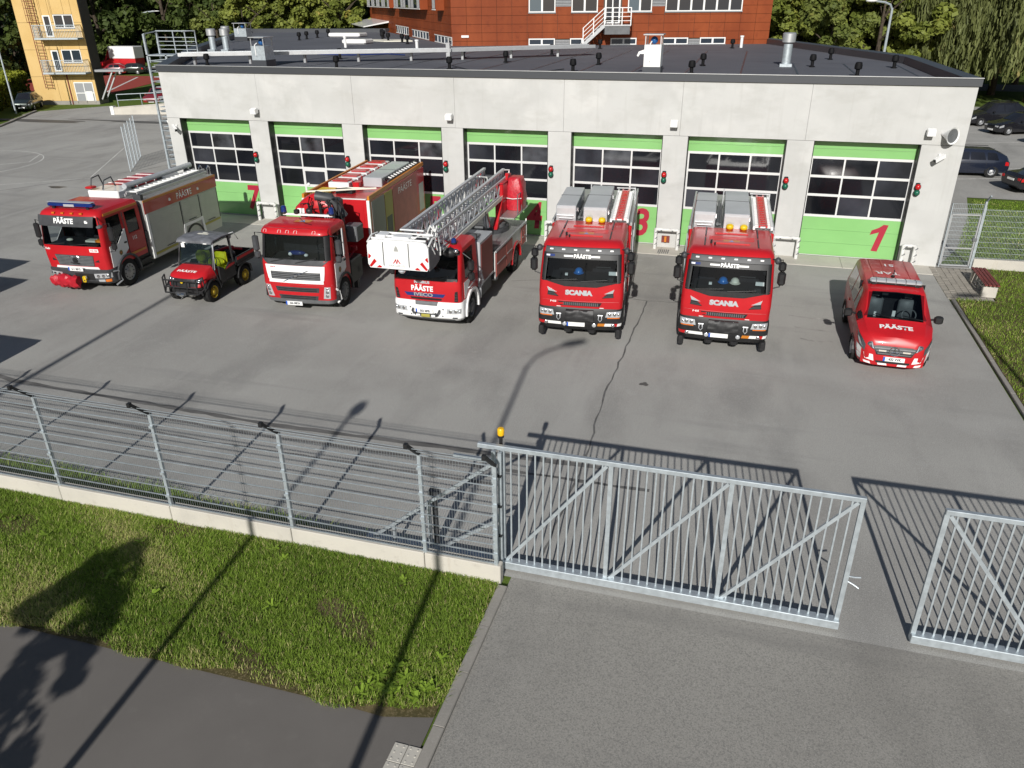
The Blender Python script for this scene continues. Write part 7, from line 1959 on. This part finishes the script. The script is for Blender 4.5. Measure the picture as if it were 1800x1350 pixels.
# ------------------------------------------------------------------ parked cars
car('parked_car', 'dark navy estate car beside the right end of the station', 31.5, 18.7, -86, 'car_navy', 'estate')
car('parked_car', 'black saloon with a lit red tail lamp at the right picture edge', 39.6, 16.0, 109, 'car_black', 'sedan')
car('parked_car', 'black people carrier, rearmost in the row below the willow', 38.2, 39.5, -72, 'car_black', 'suv', None)
car('parked_car', 'black estate with bright headlamp in the middle of the row below the willow', 39.0, 35.0, -68, 'car_black', 'estate')
car('parked_car', 'dark blue car at the picture edge, front one of the row below the willow', 40.6, 30.6, -62, 'car_navy', 'hatch')
car('parked_car', 'dark olive hatchback parked in front of the yellow tower', -42.6, 29.2, 32, 'car_olive', 'estate')
car('parked_car', 'dark red car on the road behind the hedge at the left edge', -69.5, 51.0, 70, 'car_red', 'hatch')
car('parked_car', 'small grey car in front of the red and white van', -63.8, 66.2, -70, 'car_olive', 'hatch')
car('parked_car', 'black car right of the red and white van', -60.5, 71.5, -10, 'car_black', 'sedan')
car('parked_car', 'red car half hidden behind the stair tower', -33.5, 35.6, 20, 'car_red', 'estate', None, .0)
car('parked_car', 'white van like car beyond the trees at the right', 55, 74, 20, 'white_paint', 'suv')
car('parked_car', 'small red car in front of the red and white van', -65.8, 65.0, -70, 'car_red', 'hatch')
t = thing('panel_van', 'red and white panel van parked behind the running track', 'van', (-67.2, 68.0, 0), -88)
t.scale = (1, 1, 1.3)
vv = Body([(0, .4, .8, .8, .7, 1.0), (.1, .3, .95, .95, .8, 1.15), (.9, .3, 1.0, 1.15, .85, 1.35), (1.6, .3, 1.0, 1.3, .85, 2.3), (1.9, .3, 1.0, 1.3, .88, 2.6), (6.0, .3, 1.0, 1.3, .9, 2.65), (6.05, .4, .98, 1.3, .88, 2.6)])
vv.shell().build('body', 'red_paint', t, True, 32)
MB().rbox(-1.02, 1.02, 1.9, 6.08, 1.5, 2.72, .06).build('box_top', 'white_paint', t)
car_glass(vv, t, (1.0, 1.55), None, [(1.2, 1.85, .25, 0)], 'dark_glass')
for yy in (1.0, 5.0):
    for s_ in (-1, 1): wheel(t, s_ * 1.0, yy, .36, .25, s_)
for s_ in (-1, 1): MB().box(s_ * .8 - .12, s_ * .8 + .12, -.02, .1, .75, .9).build('headlight', 'lens', t)

# ------------------------------------------------------------------ leaves
def quads_mesh(name, C, U, V, tone, mats):
    """one mesh of leaf quads: centres C, half axes U and V (n x 3), tone per quad"""
    n = len(C)
    co = np.empty((n, 4, 3), np.float32)
    co[:, 0] = C - U - V; co[:, 1] = C + U - V; co[:, 2] = C + U + V; co[:, 3] = C - U + V
    me = bpy.data.meshes.new(name); me.vertices.add(n * 4); me.vertices.foreach_set('co', co.ravel())
    me.loops.add(n * 4); me.loops.foreach_set('vertex_index', np.arange(n * 4, dtype=np.int32))
    me.polygons.add(n); me.polygons.foreach_set('loop_start', np.arange(n, dtype=np.int32) * 4)
    try: me.polygons.foreach_set('loop_total', np.full(n, 4, np.int32))
    except Exception: pass
    me.update(calc_edges=True)
    at = me.attributes.new('tone', 'FLOAT', 'FACE'); at.data.foreach_set('value', tone.astype(np.float32))
    me.materials.append(MATS[mats]); me.validate()
    return me
def unit(a): return a / np.maximum(np.linalg.norm(a, axis=1, keepdims=True), 1e-6)
def crown_mesh(seed, H, Rad, nclump, nleaf, leaf, mat, base=.18, shape='round'):
    g = np.random.default_rng(seed)
    # clump centres on an uneven crown envelope
    zz = g.uniform(0, 1, nclump); az = g.uniform(0, 2 * pi, nclump)
    if shape == 'cone': prof = (1 - zz) ** .8 * .95 + .06
    elif shape == 'tall': prof = np.sin(pi * np.clip(zz * .9 + .08, 0, 1)) ** .6 * .85 + .1
    else: prof = np.sin(pi * np.clip(zz * .86 + .1, 0, 1)) ** .55
    lob = 1 + .22 * np.sin(3 * az + seed) + .13 * np.sin(5 * az + 2 * seed + 4 * zz)
    rr = Rad * prof * lob * np.sqrt(g.uniform(.25, 1, nclump))
    cc = np.stack([rr * np.cos(az), rr * np.sin(az), H * (base + (1 - base) * zz)], 1)
    cs = g.uniform(.55, 1.15, nclump) * Rad * .26
    idx = g.integers(0, nclump, nleaf)
    d = unit(g.normal(size=(nleaf, 3))); rad = cs[idx] * g.uniform(.35, 1.0, nleaf) ** .5
    off = d * rad[:, None]; off[:, 2] *= .75
    C = cc[idx] + off
    nrm = unit(d + g.normal(size=(nleaf, 3)) * .6 + np.array([0, 0, .5]))
    a = unit(np.cross(nrm, g.normal(size=(nleaf, 3)))); b = np.cross(nrm, a)
    s = leaf * g.uniform(.55, 1.35, nleaf)[:, None]
    ct = g.uniform(0, 1, nclump)
    tone = np.clip(ct[idx] * .55 + g.uniform(0, .5, nleaf), 0, 1)
    return quads_mesh('crown', C, a * s, b * s * .62, tone, mat)
def willow_mesh(seed, H, Rad, nstr, mat):
    g = np.random.default_rng(seed); Cs = []; Us = []; Vs = []; T = []
    for k in range(nstr):
        az = g.uniform(0, 2 * pi); r = Rad * sqrt(g.uniform(.05, 1)); top = H * (1 - .45 * (r / Rad) ** 2) * g.uniform(.72, 1.0)
        lob = 1 + .2 * sin(4 * az + seed); r *= lob
        ln = g.uniform(.25, .75) * top; n = int(ln / .22) + 2
        x = r * cos(az); y = r * sin(az); z = top; tn = g.uniform(0, .7)
        dx, dy = g.normal(0, .04, 2)
        for i in range(n):
            x += dx + g.normal(0, .05); y += dy + g.normal(0, .05); z -= ln / n
            if z < 1.2: break
            for q in range(2):
                Cs.append((x + g.normal(0, .12), y + g.normal(0, .12), z + g.normal(0, .1)))
                a = g.uniform(0, 2 * pi); sz = g.uniform(.03, .065)
                Us.append((cos(a) * sz, sin(a) * sz, g.normal(0, .03))); Vs.append((g.normal(0, .05), g.normal(0, .05), -g.uniform(.16, .34)))
                T.append(min(1, tn + g.uniform(0, .35)))
    return quads_mesh('crown', np.array(Cs), np.array(Us), np.array(Vs), np.array(T), mat)
def trunk_mesh(H, r, seed, spread=.35):
    r_ = random.Random(seed); m = MB()
    lean = (r_.uniform(-.04, .04), r_.uniform(-.04, .04))
    p = lambda z: (lean[0] * z, lean[1] * z, z)
    m.tube([p(-.2), p(H * .15), p(H * .45), p(H * .8)], [r * 1.25, r, r * .7, r * .15], 8)
    for k in range(6):
        z = H * r_.uniform(.2, .6); a = r_.uniform(0, 6.28); L_ = H * r_.uniform(.15, .3)
        q = p(z)
        m.tube([q, (q[0] + cos(a) * L_ * .5, q[1] + sin(a) * L_ * .5, z + L_ * .45), (q[0] + cos(a) * L_, q[1] + sin(a) * L_, z + L_ * .8)], [r * .4, r * .25, r * .06], 5)
    return m.mesh('trunk', True)
KINDS = {
    'dense': [crown_mesh(11 + k, 14, 4.6, 64, 10500, .24, 'leaf_dark', .06) for k in range(3)],
    'green': [crown_mesh(31 + k, 13, 4.4, 62, 10500, .24, 'leaf_mid', .06, shape='round') for k in range(3)],
    'light': [crown_mesh(51 + k, 12, 4.2, 58, 10500, .22, 'leaf_light', .06) for k in range(2)],
    'tall': [crown_mesh(71 + k, 17, 3.4, 54, 9500, .2, 'leaf_mid', .12, 'tall') for k in range(2)],
    'conifer': [crown_mesh(91 + k, 15, 3.0, 60, 8000, .19, 'leaf_conifer', .06, 'cone') for k in range(1)],
    'willow': [willow_mesh(5 + k, 15, 6.0, 1000, 'leaf_willow') for k in range(2)],
}
KINDS['street'] = [crown_mesh(5, 6.3, 1.25, 60, 5200, .075, 'leaf_mid', .26, 'tall')]
TR = {k: trunk_mesh(13, .26, 3 + i) for i, k in enumerate(KINDS)}
TR['street'] = trunk_mesh(4.2, .07, 21)
BK = {}
def tree(kind, x, y, s, label, group, sz=1.0, nm=None):
    t = thing(nm or {'willow': 'willow_tree', 'conifer': 'conifer_tree'}.get(kind, 'leafy_tree'), label, 'tree', (x, y, -.05), rnd.uniform(0, 360), group)
    t.scale = (s, s, s * sz)
    link('crown', rnd.choice(KINDS[kind]), None, t); link('trunk', TR[kind], BK.get(kind, 'bark'), t)
    return t
# wood behind the left half of the roof
GL = 'wood behind the left half of the roof'
def camx(px, d):
    """ground point at a viewing bearing (pixel column at horizon level) and distance"""
    a = YAW + math.atan((px - 900) / 1370 * cos(PITCH)); return (22.05 + d * sin(a), -31.15 + d * cos(a))
for i, px in enumerate(range(168, 420, 24)):
    d = 152 + (i * 37 % 23); x, y = camx(px, d); tree('dense', x, y, rnd.uniform(1.15, 1.5), 'dense dark green tree in the wood behind the van and the stair tower', GL)
for i, px in enumerate(range(380, 690, 26)):
    d = 112 + (i * 29 % 26); x, y = camx(px, d); tree('green' if i % 3 else 'dense', x, y, rnd.uniform(.9, 1.25), 'leafy green tree in the row behind the rear left roof', 'trees behind the rear left roof')
for i, px in enumerate(range(430, 640, 42)):
    x, y = camx(px, 98 + (i * 17 % 9)); tree('light', x, y, rnd.uniform(.8, 1.0), 'lighter yellowish green tree before the wood behind the rear left roof', 'lighter trees behind the rear left roof')
for i, px in enumerate(range(150, 700, 45)):
    x, y = camx(px, 165 + (i * 31 % 20)); tree('dense', x, y, rnd.uniform(1.3, 1.6), 'tall dark tree in the far row of the wood at the left', 'far row of the left wood')
for i, px in enumerate((-60, -25, 8, 24, 40)):
    x, y = camx(px, 120 + i * 6); tree('conifer' if i % 2 else 'dense', x, y, (1.1, .8, .75, .7, .9)[i], ('dark spreading tree far left of the yellow tower' if i % 2 == 0 else 'dark conifer left of the yellow tower'), 'trees left of the yellow tower')
# right side
for i, px in enumerate(range(1360, 1640, 26)):
    d = 84 + (i * 23 % 14); x, y = camx(px, d); tree(('light', 'green', 'light', 'tall')[i % 4], x, y, rnd.uniform(.8, 1.05), 'green and yellowish tree rising behind the right half of the roof', 'trees behind the right half of the roof')
for i, px in enumerate(range(1340, 1900, 40)):
    d = 118 + (i * 19 % 21); x, y = camx(px, d); tree('dense', x, y, rnd.uniform(1.1, 1.4), 'dark tree in the far row at the right', 'far row of trees at the right')
for (px, d, s, lb) in ((1648, 96, 1.0, 'weeping willow just behind the right rear corner of the roof'), (1712, 92, 1.15, 'big weeping willow hanging low behind the row of black cars'), (1790, 97, 1.2, 'weeping willow reaching the right picture edge'), (1860, 92, 1.2, 'weeping willow half outside the right picture edge')):
    x, y = camx(px, d); tree('willow', x, y, s, lb, 'willows at the right', 1.05)
for (px, d, s) in ((1660, 112, .9), (1740, 116, 1.0), (1830, 110, 1.1), (1475, 78, .75)):
    x, y = camx(px, d); tree('tall', x, y, s, 'slender tree standing between the willows and the far row', 'slender trees at the right')
# row of street trees left of the camera, casting a shadow on the grass
t = tree('street', 13.1, -33.6, .98, 'small street tree by the footpath, its shadow falling over the grass', None)
# hedge
def hedge(A, B, h, wd):
    g = np.random.default_rng(4); A = np.array(A); B = np.array(B); L_ = np.linalg.norm(B - A); n = int(L_ * 420)
    u = g.uniform(0, 1, n); v = g.uniform(-1, 1, n); w_ = g.uniform(0, 1, n)
    side = g.integers(0, 3, n)
    v = np.where(side == 0, np.sign(v), v); w_ = np.where(side == 1, 1, w_)
    d = (B - A) / L_; nr = np.array([-d[1], d[0]])
    P_ = A + (B - A) * u[:, None] + nr * (v * wd / 2 * (1 + .15 * np.sin(u * 60)))[:, None]
    C = np.concatenate([P_, (w_ * h * (1 + .06 * np.sin(u * 90 + v)))[:, None]], 1) + g.normal(0, .06, (n, 3))
    nm = unit(g.normal(size=(n, 3)) + np.array([0, 0, .5])); a = unit(np.cross(nm, g.normal(size=(n, 3)))); b = np.cross(nm, a); s = .12 * g.uniform(.6, 1.3, n)[:, None]
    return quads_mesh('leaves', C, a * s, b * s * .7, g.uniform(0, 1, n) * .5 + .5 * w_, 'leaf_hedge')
hg = thing('hedge', 'clipped yellowish green hedge left of the yellow tower', 'hedge', (0, 0, 0))
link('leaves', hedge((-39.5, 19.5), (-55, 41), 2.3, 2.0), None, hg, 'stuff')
d_ = Vector((-15.5, 21.5)).normalized(); n_ = Vector((-d_.y, d_.x)) * .85
MB().rings([[(-39.5 + s_ * n_.x, 19.5 + s_ * n_.y, z) for s_, z in ((-1, 0), (1, 0), (1, 2.1), (-1, 2.1))], [(-55 + s_ * n_.x, 41 + s_ * n_.y, z) for s_, z in ((-1, 0), (1, 0), (1, 2.1), (-1, 2.1))]]).build('stems', 'soil', hg)

# ------------------------------------------------------------------ grass blades
def grass(name, n, fx, hmin, hmax, wd, seed, dry=.12, kind='stuff'):
    g = np.random.default_rng(seed)
    x, y, z = fx(g, n); n = len(x)
    # height and tone vary in patches
    pat = np.sin(x * 1.9 + 1.3 * np.sin(y * 2.3)) * np.sin(y * 2.7 + .8 * np.sin(x * 1.1)) * .5 + .5
    pat2 = np.sin(x * .7 + 2 + np.sin(y * 1.7)) * np.sin(y * 1.3 + 1) * .5 + .5
    fine = np.sin(x * 9 + 3 * np.sin(y * 7)) * np.sin(y * 11 + 2 * np.sin(x * 5)) * .5 + .5
    h = (hmin + (hmax - hmin) * g.uniform(0, 1, n) ** 1.5) * (.75 + .35 * pat + .25 * fine)
    az = g.uniform(0, 2 * pi, n); ln = h * g.uniform(.3, 1.5, n)
    dx = np.cos(az) * ln; dy = np.sin(az) * ln
    wx = -np.sin(az) * wd * g.uniform(.6, 1.4, n); wy = np.cos(az) * wd * g.uniform(.6, 1.4, n)
    co = np.empty((n, 5, 3), np.float32)
    co[:, 0] = np.stack([x - wx, y - wy, z], 1); co[:, 1] = np.stack([x + wx, y + wy, z], 1)
    co[:, 2] = np.stack([x + wx * .8 + dx * .35, y + wy * .8 + dy * .35, z + h * .62], 1); co[:, 3] = np.stack([x - wx * .8 + dx * .35, y - wy * .8 + dy * .35, z + h * .62], 1)
    co[:, 4] = np.stack([x + dx, y + dy, z + h], 1)
    me = bpy.data.meshes.new(name); me.vertices.add(n * 5); me.vertices.foreach_set('co', co.ravel())
    base = np.arange(n, dtype=np.int32)[:, None] * 5
    li = (base + np.array([0, 1, 2, 3, 3, 2, 4], np.int32)).ravel()
    me.loops.add(n * 7); me.loops.foreach_set('vertex_index', li)
    me.polygons.add(n * 2)
    st_ = np.empty((n, 2), np.int32); st_[:, 0] = np.arange(n) * 7; st_[:, 1] = np.arange(n) * 7 + 4
    me.polygons.foreach_set('loop_start', st_.ravel())
    try: me.polygons.foreach_set('loop_total', np.tile(np.array([4, 3], np.int32), n))
    except Exception: pass
    me.update(calc_edges=True)
    tone = np.clip(.12 + .3 * pat2 + .35 * g.uniform(0, 1, n) + .18 * fine, 0, .92)
    pd = np.sin(x * 1.15 + 2.2 * np.sin(y * .9 + 1)) * np.sin(y * 1.7 + x * .45 + 2) * .5 + .5
    nearedge = np.clip(1 - (y + 24.2) / .45, 0, 1) * (y < -23) * (.4 + .6 * (np.sin(x * 1.7) > -.2))
    isdry = g.uniform(0, 1, n) < dry * (.3 + 2.6 * pd ** 5) + .55 * nearedge
    tone[isdry] = g.uniform(.94, 1, isdry.sum())
    at = me.attributes.new('tone', 'FLOAT', 'FACE'); at.data.foreach_set('value', np.repeat(tone, 2).astype(np.float32))
    me.materials.append(MATS['grass_blade']); me.validate()
    return link(name, me, None, None, kind)
def front_area(g, n):
    x = g.uniform(6.0, 18.86, n); y = g.uniform(-24.32, -21.12, n)
    edge = -24.18 + .07 * np.sin(x * 2.1) + .05 * np.sin(x * 5.3 + 1) + .28 * np.clip((x - 17.3) / 1.5, 0, 1) ** 2
    bare = np.sin(x * 1.3 + 2 * np.sin(y * 1.1 + 1)) * np.sin(y * 1.9 + x * .6)
    k = (y > edge) & ~((bare > .80) & (g.uniform(0, 1, n) < .75)) & ~((y < edge + .22) & (g.uniform(0, 1, n) < .35))
    return x[k], y[k], np.full(k.sum(), .01)
o = grass('grass', 260000, front_area, .025, .09, .0042, 1, .30)
def right_area(g, n):
    x = g.uniform(29.36, 36, n); y = g.uniform(-13, .05, n)
    k = ~((x < 30.62) & (y > -3.6)) & (x > 29.36)
    return x[k], y[k], np.full(k.sum(), .015)
grass('grass', 60000, right_area, .03, .085, .007, 2, .2)
def strip_area(g, n):
    x = g.uniform(5, 17.5, n); y = -20.9 + g.uniform(0, 1, n) ** 1.3 * np.clip(.25 + (17 - x) * .07, .15, .8)
    k = g.uniform(0, 1, n) < (.35 + .65 * (np.sin(x * 2.3) * .5 + .5)) * np.clip((18 - x) / 8, .15, 1)
    return x[k], y[k], np.full(k.sum(), .0)
grass('grass', 26000, strip_area, .05, .2, .0055, 3, .2)
def back_area(g, n):
    x = g.uniform(30.2, 42, n); y = g.uniform(.7, 12, n)
    k = x > 29.9 + y * .27
    return x[k], y[k], np.full(k.sum(), .012)
grass('grass', 30000, back_area, .03, .09, .012, 4, .15)
# broad leaved weeds near the kerb
g = np.random.default_rng(8); Cs = []; U_ = []; V_ = []; T_ = []
for k in range(24):
    cx, cy = g.uniform(8, 18.7), g.uniform(-24.0, -21.3)
    if k < 14: cx, cy = g.uniform(17.6, 18.7), g.uniform(-24.0, -23.2)
    for q in range(9):
        a = g.uniform(0, 2 * pi); r = g.uniform(.03, .10)
        Cs.append((cx + cos(a) * r, cy + sin(a) * r, .06 + g.uniform(0, .05))); U_.append((cos(a) * .055, sin(a) * .055, g.uniform(-.01, .04))); V_.append((-sin(a) * .018, cos(a) * .018, 0)); T_.append(g.uniform(.5, .9))
link('broad_leaf_weeds', quads_mesh('broad_leaf_weeds', np.array(Cs), np.array(U_), np.array(V_), np.array(T_), 'grass_blade'), None, None, 'stuff')
